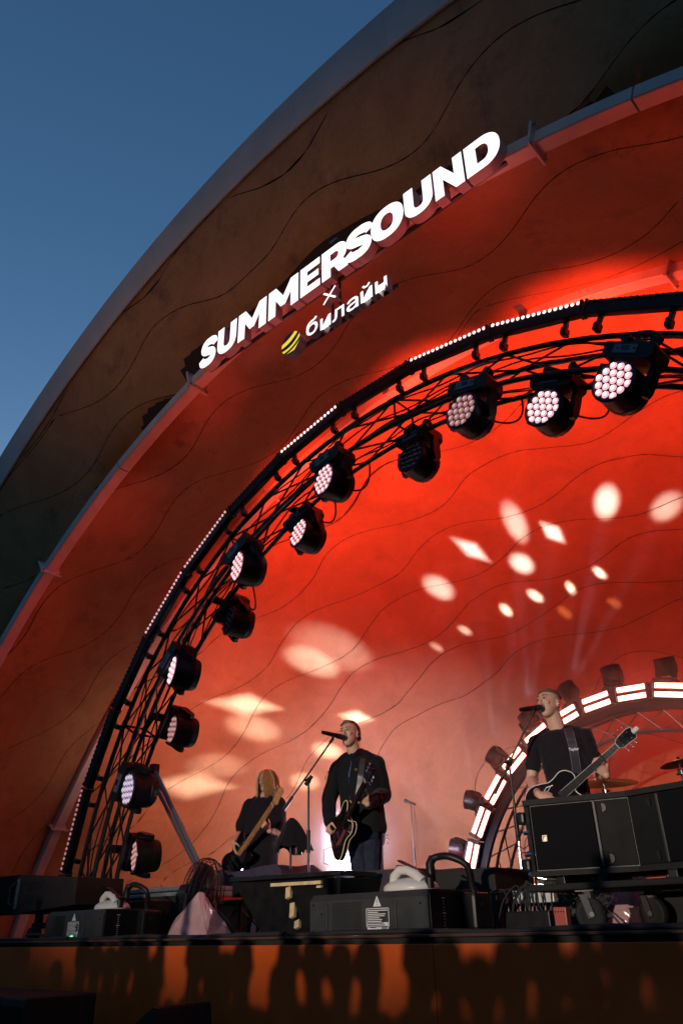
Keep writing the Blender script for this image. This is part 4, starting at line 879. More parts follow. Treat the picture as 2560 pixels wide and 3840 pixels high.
# white beams landing on the dome; patch shapes come from lamp scale and mask
S6, S5, S4, S3, S2_, S1, S0 = small_pos[5], small_pos[4], small_pos[3], small_pos[2], small_pos[1], small_pos[0], small_pos[0]
def beam(src, tgt, long_, short, tilt, e, sq=False, blend=0.4, col=WARM):
    d = (V(tgt) - src).normalized(); src = src + d * 0.25
    l = bpy.data.lights.new('beam', 'SPOT'); l.energy = e * (2.0 if sq else 2.3); l.color = col; l.shadow_soft_size = 0.04
    l.spot_size = R(long_ * 1.1 if sq else short); l.spot_blend = 0.05 if sq else min(1, blend + .6)
    o = bpy.data.objects.new('beam', l); C.objects.link(o)
    ax = V(cx_) * math.cos(R(tilt)) + V(cu_) * math.sin(R(tilt))     # long axis of the patch
    ax = (ax - d * ax.dot(d)).normalized(); ay = (-d).cross(ax)
    o.matrix_world = axes(ax * (1 if sq else long_ / short), ay, -d, src)
    if sq:                                                 # node mask in the lamp draws a lozenge of light
        l.use_nodes = True; t = l.node_tree; N = t.nodes.new; K = t.links.new
        em = t.nodes['Emission']; tc = N('ShaderNodeTexCoord'); sx = N('ShaderNodeSeparateXYZ'); K(tc.outputs['Normal'], sx.inputs[0])
        def op(kind, a, b=None):
            n_ = N('ShaderNodeMath'); n_.operation = kind
            for i_, q in enumerate((a, b)):
                if q is None: continue
                if isinstance(q, (int, float)): n_.inputs[i_].default_value = q
                else: K(q, n_.inputs[i_])
            return n_.outputs[0]
        zz = op('ABSOLUTE', sx.outputs[2])
        u_ = op('DIVIDE', op('ABSOLUTE', op('DIVIDE', sx.outputs[0], zz)), math.tan(R(long_ / 2)))
        v_ = op('DIVIDE', op('ABSOLUTE', op('DIVIDE', sx.outputs[1], zz)), math.tan(R(short / 2)))
        mr = N('ShaderNodeMapRange'); mr.inputs['From Min'].default_value = 1.15; mr.inputs['From Max'].default_value = 0.40; K(op('ADD', u_, v_), mr.inputs['Value'])
        K(mr.outputs[0], em.inputs['Strength'])
    return o
beam(S5, (-0.54, 10.56, 4.74), 7.5, 4.0, -40, 900); beam(S5, (-1.06, 10.59, 4.66), 7.5, 3.6, -65, 900)
beam(S4, (-1.61, 10.47, 4.65), 9, 4.4, -35, 800); beam(S4, (-2.14, 10.42, 4.55), 8, 4.2, -50, 800)
beam(S3, (-2.88, 10.30, 4.36), 7, 3.4, -30, 420); beam(S3, (-3.41, 10.21, 4.18), 7, 3.2, -35, 260)
beam(S4, (-1.33, 10.83, 4.39), 9, 5, -35, 90, col=(1, .42, .2)); beam(S5, (-0.57, 10.96, 4.37), 8, 4.5, -30, 90, col=(1, .42, .2))
beam(S3, (-2.05, 9.43, 5.27), 14, 5.0, -43, 1300, True, .12); beam(S4, (-0.83, 9.81, 5.27), 11, 5.2, -52, 1400, True, .12)
beam(S3, (-1.52, 10.0, 5.04), 10, 7.0, -40, 900, False, .6); beam(S2_, (-2.84, 9.59, 4.9), 12, 7.5, -40, 700, False, .7)
beam(S5, (0.11, 9.69, 5.37), 15, 9, 80, 700, False, .8); beam(S4, (-1.23, 9.43, 5.44), 18, 8, -75, 500, False, .9); beam(S5, (0.82, 9.97, 5.13), 13, 9, 60, 400, False, .9)
beam(S1, (-5.08, 8.93, 4.03), 17, 9, -30, 900, False, .8); beam(S1, (-4.72, 9.05, 4.22), 26, 14, -30, 350, False, 1)
beam(S0, (-6.13, 8.41, 3.41), 16, 6.2, -14, 2400, True, .15); beam(S0, (-6.27, 8.72, 3.10), 15, 8, -20, 800, False, .6)
beam(S1, (-5.04, 9.97, 3.26), 11, 5.0, -8, 1700, True, .4); beam(S0, (-5.65, 9.88, 2.78), 10, 6, -15, 1100, False, .6); beam(S0, (-6.12, 9.81, 2.32), 9, 6, -15, 900, False, .6)
beam(S0, (-7.26, 8.27, 2.24), 16, 6.4, -6, 2000, True, .15); beam(S0, (-6.91, 8.48, 2.54), 14, 7, -10, 500, False, .6)
# an added wall wash, the blinder on the floor behind the front singer and the flood behind the bass player
lamp('wall_fill', 'SPOT', (-2.74, 7.02, 0.97), 1700, LAV, (-4.9, 10.9, 1.2), 0.10, 95, 1.0)
lamp('blinder_beam', 'SPOT', (-2.60, 6.88, 0.71), 700, LAV, CAM + V((-0.3, 0, 0.9)), 0.14, 44, 1.0)
lamp('flood_wash', 'SPOT', (-4.30, 7.35, 0.74), 230, (1, .7, .62), (-7.2, 8.9, 2.2), 0.10, 130, 1.0)

# added lamps under the sign for the battens' pink light on its underside
for x in (-1.3, 0.1, 1.5):
    lamp('sign_fill', 'SPOT', (x, 4.75, 5.05 - .06 * x * x), 14, (1.0, 0.16, 0.15), (x, 3.95, 5.6), 0.15, 110, 1.0)

# ------------------------------------------------------------------ stage gear
def hose(path, r, m, name, parent, rings=True):
    P = [V(p) for p in path]
    # Catmull-Rom
    out = []
    for i in range(len(P) - 1):
        a, b, c, d = P[max(i - 1, 0)], P[i], P[i + 1], P[min(i + 2, len(P) - 1)]
        for k in range(12):
            t = k / 12; out.append(b + 0.5 * t * (c - a + t * (2 * a - 5 * b + 4 * c - d + t * (3 * (b - c) + d - a))))
    out.append(P[-1])
    rad = [r * (1.12 if (i % 2 and rings) else 1.0) for i in range(len(out))]
    mb = MB(); mb.tube(out, rad, 10); return mb.build(name, m, parent, smooth=True)

def fog_machine(name, label, x0, y0, wd=0.90, dp=0.50, ht=0.225, mesh_side='right', jug_dx=0.62):
    T = thing(name, label, 'fog machine', (x0, y0, 0))
    c = 0.035
    mb = MB()
    # body: front/back bevelled box
    prof = [(0.0, 0.015), (0.0, ht - c), (c, ht), (dp - c, ht), (dp, ht - c), (dp, 0.015)]
    o = [[V((x, yy, zz)) for yy, zz in prof] for x in (0.0, wd)]
    mb.ring_loft(o); mb.build('casing', FOGM, T)
    mb = MB(); mb.box((wd + 0.004, dp / 2, ht / 2 + 0.005), (0.012, dp - 0.02, ht - 0.02), bev=0.004); mb.build('end_plate', BLACK, T)
    mb = MB(); mb.box((wd + 0.05, dp - 0.10, ht / 2), (0.10, 0.18, ht - 0.03), bev=0.02); mb.build('outlet_block', BLACK, T)
    for fx in (0.08, wd - 0.08):
        for fy in (0.06, dp - 0.06):
            mb = MB(); mb.cyl((fx, fy, 0.0), (fx, fy, 0.018), 0.02, 8); mb.build('foot', RUBBER, T)
    # recessed vertical ribs on the front sheet
    for rx in ((0.14, 0.67) if mesh_side == 'right' else (0.12, 0.63)):
        mb = MB(); mb.box((rx, -0.002, ht * 0.47), (0.022, 0.012, ht * 0.62), bev=0.005); mb.build('pressed_rib', FOGM, T)
    # vent: perforated sheet / louvres
    vx = 0.30 if mesh_side == 'right' else 0.235
    mb = MB()
    if mesh_side == 'right':
        for i in range(16):
            for k in range(12):
                hx = vx - 0.11 + 0.0145 * i + (0.007 if k % 2 else 0); hz = 0.035 + 0.0125 * k
                oo = len(mb.v); mb.v += [V((hx + 0.0046 * math.cos(a), -0.0015, hz + 0.0046 * math.sin(a))) for a in (0, 1.05, 2.09, 3.14, 4.19, 5.24)]; mb.f.append(tuple(range(oo, oo + 6)))
    else:
        for k in range(13): mb.box((vx, -0.001, 0.035 + 0.0125 * k), (0.15, 0.006, 0.006))
    o = mb.build('vent_holes', BLACK, T); o['kind'] = 'stuff'
    for sx, sz in ((0.03, 0.17), (0.03, 0.03), (0.10, 0.12), (wd - 0.05, 0.155)):
        mb = MB(); mb.cyl((sx, -0.005, sz), (sx, 0.002, sz), 0.006, 8); mb.build('screw', BLACKM, T)
    # warning triangle, safety label, rating plate
    lx = 0.54 if mesh_side == 'right' else 0.455
    tri = MB(); tri.prism([(lx - 0.03, ht * 0.66), (lx + 0.03, ht * 0.66), (lx, ht * 0.66 + 0.055)], -0.0025, -0.001); tr_ = tri.build('warning_triangle', LABELW, T)
    ex = MB(); ex.box((lx, -0.003, ht * 0.66 + 0.026), (0.004, 0.001, 0.020)); ex.box((lx, -0.003, ht * 0.66 + 0.009), (0.004, 0.001, 0.004)); ex.build('exclamation_mark', BLACK, tr_)
    mb = MB(); lw_, lh = 0.165, 0.092; lz = ht * 0.41
    for z in (lz - lh / 2, lz + lh / 2): mb.box((lx, -0.0015, z), (lw_, 0.002, 0.004))
    for x in (lx - lw_ / 2, lx + lw_ / 2): mb.box((x, -0.0015, lz), (0.004, 0.002, lh))
    rr_ = random.Random(int(x0 * 100))
    for k in range(9):
        ll = rr_.uniform(0.07, 0.145) if k else 0.15; mb.box((lx - 0.075 + ll / 2, -0.0015, lz + lh / 2 - 0.010 - k * 0.0092), (ll, 0.002, 0.0045))
    mb.build('safety_label', LABELW, T)
    mb = MB(); mb.box((lx, -0.0015, 0.042), (0.155, 0.002, 0.052)); pl_ = mb.build('rating_plate', LABELW, T)
    mb = MB(); 
    for k in range(9): mb.box((lx + 0.03 + 0.005 * k, -0.003, 0.036), (0.003 if k % 2 else 0.002, 0.001, 0.026))
    for k in range(3): mb.box((lx - 0.035, -0.003, 0.055 - 0.012 * k), (0.06 - .015 * k, 0.001, 0.003))
    mb.build('printing', FOGM, pl_)
    mb = MB(); 
    for k in range(11): mb.box((wd + 0.011, 0.13, 0.03 + 0.015 * k), (0.002, 0.006 if k % 5 else 0.03, 0.004))
    mb.build('level_scale', LABELW, T)
    # white fluid canister lying in the top
    jx, jy = jug_dx, 0.22
    bm = MB(); bm.sphere((jx, jy, ht + 0.015), (0.185, 0.13, 0.06), 20, 10); 
    J = thing('fluid_canister', 'white fog fluid canister with loop handle on the ' + ('larger right' if mesh_side == 'right' else 'left') + ' fog machine', 'canister', (x0, y0, 0))
    bm.build('tank', WHITEPL, J, smooth=True)
    hh = MB(); hh.tube([(jx - 0.10, jy - 0.03, ht + 0.03), (jx - 0.085, jy - 0.04, ht + 0.085), (jx - 0.045, jy - 0.04, ht + 0.115), (jx + 0.01, jy - 0.04, ht + 0.113), (jx + 0.075, jy - 0.04, ht + 0.085), (jx + 0.12, jy - 0.04, ht + 0.045)], [0.034, 0.030, 0.027, 0.026, 0.028, 0.034], 10)
    hh.build('grip', WHITEPL, J, smooth=True)
    sb = MB(); sb.box((jx + 0.05, jy - 0.02, ht + 0.12), (0.24, 0.05, 0.008), Matrix.Rotation(R(24), 3, 'Y'), bev=0.002); 
    sb.box((jx - 0.085, jy - 0.02, ht + 0.10), (0.10, 0.05, 0.008), Matrix.Rotation(R(-62), 3, 'Y'), bev=0.002)
    o = sb.build('strap', BLACK, T)
    cap_ = MB(); cap_.cyl((jx + 0.16, jy - 0.03, ht + 0.01), (jx + 0.16, jy - 0.03, ht + 0.065), 0.026, 12); cap_.build('cap', BLACK, J)
    hose([(jx + 0.12, jy + 0.06, ht + 0.165), (jx + 0.16, jy + 0.06, ht + 0.178), (jx + 0.25, jy + 0.06, ht + 0.175), (jx + 0.34, jy + 0.1, ht + 0.12), (wd + 0.06, jy + 0.14, ht + 0.0), (wd + 0.09, jy + 0.16, ht - 0.09)], 0.019, BLACK, 'hose', T)
    mb = MB(); mb.tube([(jx + 0.11, jy + 0.06, ht + 0.05), (jx + 0.105, jy + 0.06, ht + 0.145), (jx + 0.13, jy + 0.06, ht + 0.175)], 0.027, 10); mb.build('elbow', BLACK, T, smooth=True)
    return T
fog_machine('fog_machine', 'large dark fog machine with perforated vent at the middle of the stage edge', -0.01, 3.75)
fog_machine('fog_machine', 'dark fog machine with louvred vent at the left end of the stage edge', -3.28, 3.8, mesh_side='left', jug_dx=0.66)
mb = MB(); mb.sphere((-2.80, 3.78, 0.03), 0.012, 8, 5); tag(mb.build('pilot_light', GLOWG), 'tiny green pilot lamp at the foot of the left fog machine', 'pilot light')

# speaker cabinet at the left edge, on a stubby stand
T = thing('speaker_cabinet', 'black line array cabinet tilted on a stand at the left edge of the stage', 'loudspeaker', (-4.12, 3.9, 0.40), R(4))
mb = MB()
W_, D_, H_ = 1.0, 0.62, 0.34
# wedge: right end slightly lower than the left
pr = [(0, -0.17), (0, 0.17), (0.98, 0.10), (0.98, -0.12)]
mb.prism(pr, 0, 0.5); mb.build('cabinet', mat('red_tinged_black_paint', (0.022, 0.015, 0.014), 0.65, spec=0.25, noise_amt=.2, nscale=9), T)  # brown tinge puts the red stage light into the paint colour
mb = MB(); mb.box((-0.36, 0.10, 0.0), (0.72, 0.22, 0.335), bev=0.012); mb.build('front_grille', GRILLE, T)
for z in (0.055, -0.055):
    mb = MB(); n = 14; s_ = 1 if z > 0 else -1
    mb.prism([(0.30 + 0.115 * math.cos(a), z - s_ * 0.032 + s_ * 0.078 * math.sin(a)) for a in [math.pi * i / n for i in range(n + 1)]], -0.003, 0.01)
    mb.build('handle_recess', mat('deep_black', (0.002, 0.002, 0.002), 0.9), T)
    for sx in (0.17, 0.43):
        mb = MB(); mb.cyl((sx, -0.006, z + s_ * 0.03), (sx, 0.002, z + s_ * 0.03), 0.009, 8); mb.build('bolt', BLACKM, T)
mb = MB(); mb.box((0.05, -0.012, 0.0), (0.05, 0.025, 0.26), bev=0.006); rp = mb.build('rigging_rail', STEEL, T)
mb = MB(); mb.tube([(0.01, -0.02, -0.10), (-0.02, -0.05, -0.08), (-0.02, -0.05, 0.06), (0.01, -0.02, 0.09)], 0.013, 8); mb.build('rigging_link', BLACKM, rp, smooth=True)
for z in (-0.09, 0.0, 0.09):
    mb = MB(); mb.cyl((0.05, -0.03, z), (0.05, -0.01, z), 0.012, 8); mb.build('pin', CHROME, rp)
mb = MB(); mb.cyl((0.99, 0.2, 0.0), (1.06, 0.2, 0.0), 0.02, 10); mb.cyl((1.05, 0.2, 0.0), (1.08, 0.2, 0.0), 0.035, 8); mb.build('locking_knob', BLACK, T)
T = thing('speaker_stand', 'black stubby frame stand beneath the tilted left cabinet', 'stand', (-4.05, 3.95, 0))
for x in (-0.02, 0.34):
    mb = MB(); mb.box((x, 0.2, 0.13), (0.06, 0.06, 0.22), bev=0.008); mb.build('upright', BLACKM, T)
mb = MB(); mb.box((0.40, 0.2, 0.13), (1.0, 0.05, 0.05), bev=0.008); mb.build('crossbar', BLACKM, T)
mb = MB(); mb.box((0.16, 0.2, 0.015), (0.6, 0.5, 0.03), bev=0.008); mb.build('base', BLACKM, T)
mb = MB(); mb.cyl((0.22, 0.0, 0.07), (0.22, 0.08, 0.07), 0.045, 14); mb.build('caster', RUBBER, T, smooth=True)
tag(hose([(-4.75, 3.72, 0.02), (-4.6, 3.75, 0.34), (-4.45, 3.78, 0.40), (-4.3, 3.76, 0.3), (-4.26, 3.74, 0.05)], 0.014, RUBBER, 'signal_cable', None, False), 'thick black cable looping in front of the left cabinet', 'cable')

# flight case with aluminium edges, cover and small things on it
T = thing('flight_case', 'long black flight case with bright aluminium edge rails behind the left fog machine', 'case', (-4.0, 4.75, 0.0), R(0))
mb = MB(); mb.box((0.72, 0.35, 0.2), (1.5, 0.7, 0.38)); mb.build('body', BLACKT, T)
for z in (0.405,):
    for (c, d) in (((0.72, -0.005, z), (1.52, 0.035, 0.035)), ((-0.03, 0.35, z), (0.03, 0.68, 0.035)), ((1.475, 0.35, z), (0.035, 0.68, 0.035))):
        mb = MB(); mb.box(c, d, bev=0.005); mb.build('edge_rail', ALU, T)
    mb = MB(); mb.box((0.72, -0.008, z - 0.045), (1.50, 0.02, 0.03), bev=0.004); mb.build('lid_rail', ALU, T)
mb = MB(); mb.box((1.495, 0.35, 0.36), (0.012, 0.66, 0.04), bev=0.003); mb.build('lid_rail', ALU, T)
for c in ((-0.025, -0.01, 0.40), (1.47, -0.01, 0.40)):
    mb = MB(); mb.box(c, (0.07, 0.06, 0.07), bev=0.012); mb.build('corner', CHROME, T)
mb = MB(); mb.box((1.505, 0.45, 0.30), (0.006, 0.34, 0.07), bev=0.002); mb.build('red_sticker', mat('red_sticker', (0.45, 0.03, 0.015), 0.4), T)
mb = MB(); mb.box((1.0, -0.012, 0.25), (0.12, 0.012, 0.11), bev=0.004); mb.build('latch', STEEL, T)
mb = MB(); mb.box((-3.02, 4.42, 0.15), (0.95, 0.3, 0.3), bev=0.012)
tag(mb.build('amplifier_box', BLACK), 'plain black box between the left fog machine and the flight case', 'box')
# dark cover heaped on a case behind
mb = MB(); rows = []
for i in range(21):
    u = i / 20; row = []
    for k in range(9):
        v_ = k / 8; x = -3.75 + 1.55 * u; y = 5.55 + 0.7 * v_
        z = 0.60 + 0.02 * math.sin(9 * u) + 0.03 * noise.noise(V((u * 6, v_ * 4, 1)))
        e_ = min(u, 1 - u, v_ * 0.6) 
        if e_ < 0.06: z -= (0.06 - e_) * 5.2
        row.append(V((x, y - (0.05 if k == 0 else 0), max(0.02, z if k else 0.02))))
    rows.append(row)
mb.ring_loft(rows, cap=False, closed=False)
tag(mb.build('equipment_cover', TARP, None, smooth=True), 'dark violet cloth cover over gear behind the flight case', 'cover')

def drum_fan(name, label, c, Rr, depth, yawdeg, tilt=0, blades=5, stand=True, wire=BLACKM):
    T = thing(name, label, 'fan', c, R(yawdeg))
    Mx = Matrix.Rotation(R(tilt), 3, 'X')
    # fan axis along local -y
    mb = MB()
    def P(a, r, y): return Mx @ V((r * math.cos(a), y, r * math.sin(a)))
    for f_, y in ((1.0, -0.0), (0.985, -depth * .35), (0.9, -depth * .75), (0.985, depth * .35), (0.88, depth * .8)):
        mb.torus((0, 0, 0), Rr * f_, 0.0045 if f_ < 1 else 0.007, 'y', 40, 5); k = 40 * 5
        for i in range(len(mb.v) - k, len(mb.v)): mb.v[i] = Mx @ (mb.v[i] + V((0, y, 0)))
    for r_ in (0.3, 0.5, 0.7):
        for sgn in (-1, 1):
            mb.torus((0, 0, 0), Rr * r_, 0.003, 'y', 32, 4); k = 32 * 4
            for i in range(len(mb.v) - k, len(mb.v)): mb.v[i] = Mx @ (mb.v[i] + V((0, sgn * depth * (1 - 0.25 * r_), 0)))
    o = mb.build('cage_rings', wire, T); o['kind'] = 'stuff'
    mb = MB(); N_ = 48
    for i in range(N_):
        a = 2 * math.pi * i / N_
        for sgn in (-1, 1):
            mb.tube([P(a + 0.10, Rr * 0.2, sgn * depth), P(a + 0.05, Rr * 0.6, sgn * depth * 0.93), P(a, Rr * 0.93, sgn * depth * 0.62), P(a, Rr, 0)], 0.0018, 4, cap=False)
    o = mb.build('cage_wires', wire, T); o['kind'] = 'stuff'
    bl = MB()
    for q in range(4):
        r_ = Rr * (0.22 + 0.22 * q); a_ = -0.35 + 0.16 * q
    rows = []
    for q in range(6):
        r_ = Rr * (0.18 + 0.70 * q / 5); wdt = 0.28 + 0.5 * math.sin(math.pi * (q + 1) / 7)
        rows.append([Mx @ V((r_ * math.cos(t * wdt), 0.06 * t, r_ * math.sin(t * wdt))) for t in (-1, -0.5, 0, 0.5, 1)])
    bl.ring_loft(rows, cap=False, closed=False); me = bl.mesh('blade', smooth=True); me.materials.append(GLASSK)
    for i in range(blades):
        b = bpy.data.objects.new('blade', me); C.objects.link(b); b.parent = T; b.rotation_euler = (0, 2 * math.pi * i / blades, 0)
    mb = MB(); mb.lathe([(0.0, -0.09), (Rr * 0.2, -0.08), (Rr * 0.24, -0.02), (Rr * 0.26, 0.12), (Rr * 0.2, 0.2), (0.0, 0.21)], 18, Mx @ Matrix.Rotation(R(-90), 3, 'X')); mb.build('motor', BLACK, T, smooth=True)
    if stand:
        h = c[2]
        for sx in (-1, 1):
            mb = MB(); mb.tube([(sx * (Rr + 0.03), 0.0, 0.0), (sx * (Rr + 0.03), 0.02, -h * 0.6), (sx * (Rr * 0.7), 0.06, -h + 0.02)], 0.014, 8); mb.build('stand_leg', BLACKM, T, smooth=True)
        for yy in (-0.22, 0.22):
            mb = MB(); mb.tube([(-Rr * 0.8, yy, -h + 0.015), (Rr * 0.8, yy, -h + 0.015)], 0.014, 8); mb.build('foot_bar', BLACKM, T, smooth=True)
        mb = MB(); mb.box((0.0, 0.0, -h + 0.02), (0.06, 0.46, 0.03)); mb.build('foot_bar', BLACKM, T)
    return T
drum_fan('floor_fan', 'black caged floor fan seen edge on beside the flight case', (-1.79, 4.32, 0.305), 0.275, 0.10, 118, 8)
drum_fan('floor_fan', 'silver caged floor fan behind the right loudspeaker', (1.20, 5.0, 0.265), 0.34, 0.10, 34, 0, wire=CHROME)
drum_fan('desk_fan', 'small clip fan lying on the flight case', (-2.90, 5.18, 0.50), 0.085, 0.04, 70, 0, 4, False, STEEL)

# crumpled plastic bags
def bag(name, label, pts, m, loc, rz=0):   # a sheet with sharp creases
    b = bmesh.new()
    for p in pts: b.verts.new(p)
    bmesh.ops.convex_hull(b, input=b.verts); 
    bmesh.ops.subdivide_edges(b, edges=b.edges[:], cuts=2, use_grid_fill=True)
    b.normal_update()
    for v in b.verts:
        p = v.co * 9; n_ = noise.noise(p) ; r_ = 1 - 2 * abs(noise.noise(p * 0.8 + V((4, 1, 9))))
        v.co += v.normal * (0.012 * n_ + 0.022 * r_)
        if v.co.z < 0.006: v.co.z = 0.006
    bmesh.ops.recalc_face_normals(b, faces=b.faces)
    me = bpy.data.meshes.new(name); b.to_mesh(me); b.free()
    o = link(name, me, m, None, loc); o.rotation_euler = (0, 0, rz)
    return tag(o, label, 'plastic bag')
bag('plastic_bag', 'crumpled pale plastic bag standing peaked beside the black fan', [(-0.28, -0.05, 0), (0.22, -0.08, 0), (0.16, 0.20, 0), (-0.24, 0.16, 0), (-0.27, 0.02, 0.13), (-0.14, -0.04, 0.135), (0.0, 0.0, 0.285), (0.015, 0.02, 0.28), (0.13, 0.0, 0.14), (0.11, 0.10, 0.12)], BAGP, (-1.34, 3.93, 0))
bag('plastic_bag', 'pale plastic bag behind the dolly casters at the right edge', [(-0.12, -0.05, 0), (0.10, -0.05, 0), (0.12, 0.12, 0), (-0.10, 0.15, 0), (-0.03, 0.0, 0.26), (0.06, 0.02, 0.27), (0.11, 0.05, 0.2)], BAGP, (1.58, 4.8, 0))
bag('plastic_bag', 'pale crumpled bag on the riser behind the right loudspeaker', [(-0.22, -0.05, 0), (0.25, -0.05, 0), (0.25, 0.12, 0), (-0.2, 0.15, 0), (-0.1, 0.0, 0.10), (0.16, 0.02, 0.12), (0.21, 0.05, 0.1)], BAGP, (1.98, 5.6, 0.22))
mb = MB(); mb.box((2.1, 5.9, 0.11), (1.3, 1.0, 0.21), bev=0.01); tag(mb.build('low_riser', BLACKT), 'low black riser under the crumpled bag at the right', 'riser')

# black sloping monitor hood with pine battens, and the box beside it
T = thing('monitor_hood', 'black sloping plywood monitor hood with pale pine battens at centre stage edge', 'monitor hood', (-0.72, 4.15, 0))
mb = MB()
fr = [(-0.50, 0.395), (0.60, 0.375), (0.62, 0.35), (-0.48, 0.36)]
tl, tr_, br_, bl_ = V((-0.49, 0.0, 0.36)), V((0.60, 0.0, 0.345)), V((0.48, 0.10, 0.02)), V((-0.27, 0.10, 0.02))
bk = V((0, 0.42, 0))
mb.add([tl, tr_, br_, bl_, tl + bk, tr_ + bk, br_ + bk * 0.8, bl_ + bk * 0.8], [(0, 1, 2, 3), (4, 7, 6, 5), (0, 4, 5, 1), (1, 5, 6, 2), (3, 2, 6, 7), (0, 3, 7, 4)])
mb.build('hood', BLACK, T)
mb = MB(); mb.box((0.055, 0.16, 0.378), (1.13, 0.38, 0.03), Matrix.Rotation(R(0.7), 3, 'Y'), bev=0.004); mb.build('lid', BLACKM, T)
mb = MB(); mb.box((0.19, -0.014, 0.325), (0.50, 0.022, 0.022), Matrix.Rotation(R(0.7), 3, 'Y'), bev=0.002); mb.build('pine_batten', PINE, T)
sl = (bl_ - tl).normalized()
for k, (z0, z1, x0) in enumerate(((0.31, 0.235, 0.06), (0.215, 0.115, 0.075), (0.10, 0.05, 0.10))):
    zc = (z0 + z1) / 2; y = 0.10 * (0.36 - zc) / 0.34 - 0.014
    mb = MB(); mb.box((x0 + 0.04 - (0.36 - zc) * 0.05, y, zc), (0.048, 0.026, z0 - z1), Matrix.Rotation(R(-14), 3, 'Y') @ Matrix.Rotation(R(-16), 3, 'X'), bev=0.002); mb.build('pine_batten', PINE, T)
mb = MB(); mb.box((0.42, -0.012, 0.296), (0.05, 0.02, 0.014), bev=0.002); mb.build('pine_batten', PINE, T)
mb = MB(); mb.box((-0.13, 4.78, 0.205), (0.52, 0.4, 0.40), bev=0.006)
tag(mb.build('side_box', mat('dark_grey_box_paint', (0.035, 0.034, 0.038), 0.45, noise_amt=.1)), 'dark grey box behind the larger fog machine, under the glaring lamp', 'box')
mb = MB(); mb.box((0.42, 5.0, 0.19), (0.56, 0.5, 0.38), bev=0.01); mb.box((0.27, 5.0, 0.388), (0.22, 0.3, 0.02), bev=0.006)
tag(mb.build('wedge_monitor', BLACKT), 'low black stage wedge behind the larger fog machine canister', 'loudspeaker')

# small truss table left of the hood
T = thing('truss_stool', 'short black truss section used as a stand left of the monitor hood', 'stand', (-2.12, 5.0, 0))
for x in (-0.16, 0.16):
    for y in (-0.14, 0.14):
        mb = MB(); mb.cyl((x, y, 0), (x, y, 0.26), 0.02, 8); mb.build('post', BLACKM, T, smooth=True)
for y in (-0.14, 0.14):
    strut('brace', (-0.16, y, 0.03), (0.16, y, 0.24), 0.009, None, T); strut('brace', (0.16, y, 0.03), (-0.16, y, 0.24), 0.009, None, T)
for x in (-0.16, 0.16):
    strut('brace', (x, -0.14, 0.03), (x, 0.14, 0.24), 0.009, None, T)
mb = MB(); mb.box((0, 0, 0.272), (0.38, 0.34, 0.03), bev=0.005); mb.build('top_plate', BLACKM, T)
mb = MB(); mb.box((0, 0, 0.01), (0.44, 0.38, 0.02), bev=0.004); mb.build('base_plate', BLACKM, T)
mb = MB(); mb.box((-2.08, 5.05, 0.39), (0.20, 0.2, 0.16), bev=0.01); mb.box((-2.08, 5.05, 0.30), (0.05, 0.05, 0.04))
tag(mb.build('junction_box', BLACK), 'small black box standing on the short truss section', 'box')
T = thing('flood_lamp', 'white round flood lamp in a grey yoke behind the bass player', 'stage lamp', (-4.72, 7.2, 0))
mb = MB(); mb.box((-0.06, 0, 0.74), (0.11, 0.24, 0.34), bev=0.03); mb.build('housing', mat('mid_grey_lamp', (0.12, 0.11, 0.12), 0.4), T)
mb = MB(); mb.lathe([(0.13, 0.0), (0.15, 0.06), (0.15, 0.10)], 28, axes((0, 1, 0), (0, 0, 1), (1, 0, 0)).to_3x3() if False else Matrix.Rotation(R(68), 3, 'Y') , (0.0, -0.02, 0.74)); mb.build('barrel', BLACK, T, smooth=True)
mb = MB(); mb.lathe([(0.135, 0.10), (0.11, 0.112), (0.0, 0.118)], 28, Matrix.Rotation(R(68), 3, 'Y'), (0.0, -0.02, 0.74)); mb.build('lens', FLOOD, T, smooth=True)
mb = MB(); mb.cyl((-0.04, 0, 0.0), (-0.04, 0, 0.58), 0.025, 8); mb.build('post', BLACKM, T); mb = MB(); mb.box((-0.04, 0, 0.015), (0.3, 0.3, 0.03), bev=0.008); mb.build('base', BLACKM, T)
T = thing('blinder_lamp', 'glaring white blinder lamp low behind the front singer', 'stage lamp', (-2.70, 7.0, 0))
td = (CAM - V((-2.70, 7.0, 0.72))).normalized(); Tq = td.to_track_quat('Z', 'Y').to_matrix()
mb = MB(); mb.lathe([(0.12, -0.20), (0.155, -0.16), (0.155, 0.0)], 24, Tq, (0, 0, 0.72)); mb.build('barrel', BLACK, T, smooth=True)
mb = MB(); mb.lathe([(0.12, -0.01), (0.09, 0.004), (0.0, 0.008)], 24, Tq, (0, 0, 0.72)); mb.build('lens', FLARE, T, smooth=True)
mb = MB(); mb.box((0, 0.08, 0.25), (0.05, 0.05, 0.5)); mb.build('post', BLACKM, T); mb = MB(); mb.box((0, 0.08, 0.015), (0.35, 0.35, 0.03), bev=0.008); mb.build('base', BLACKM, T)

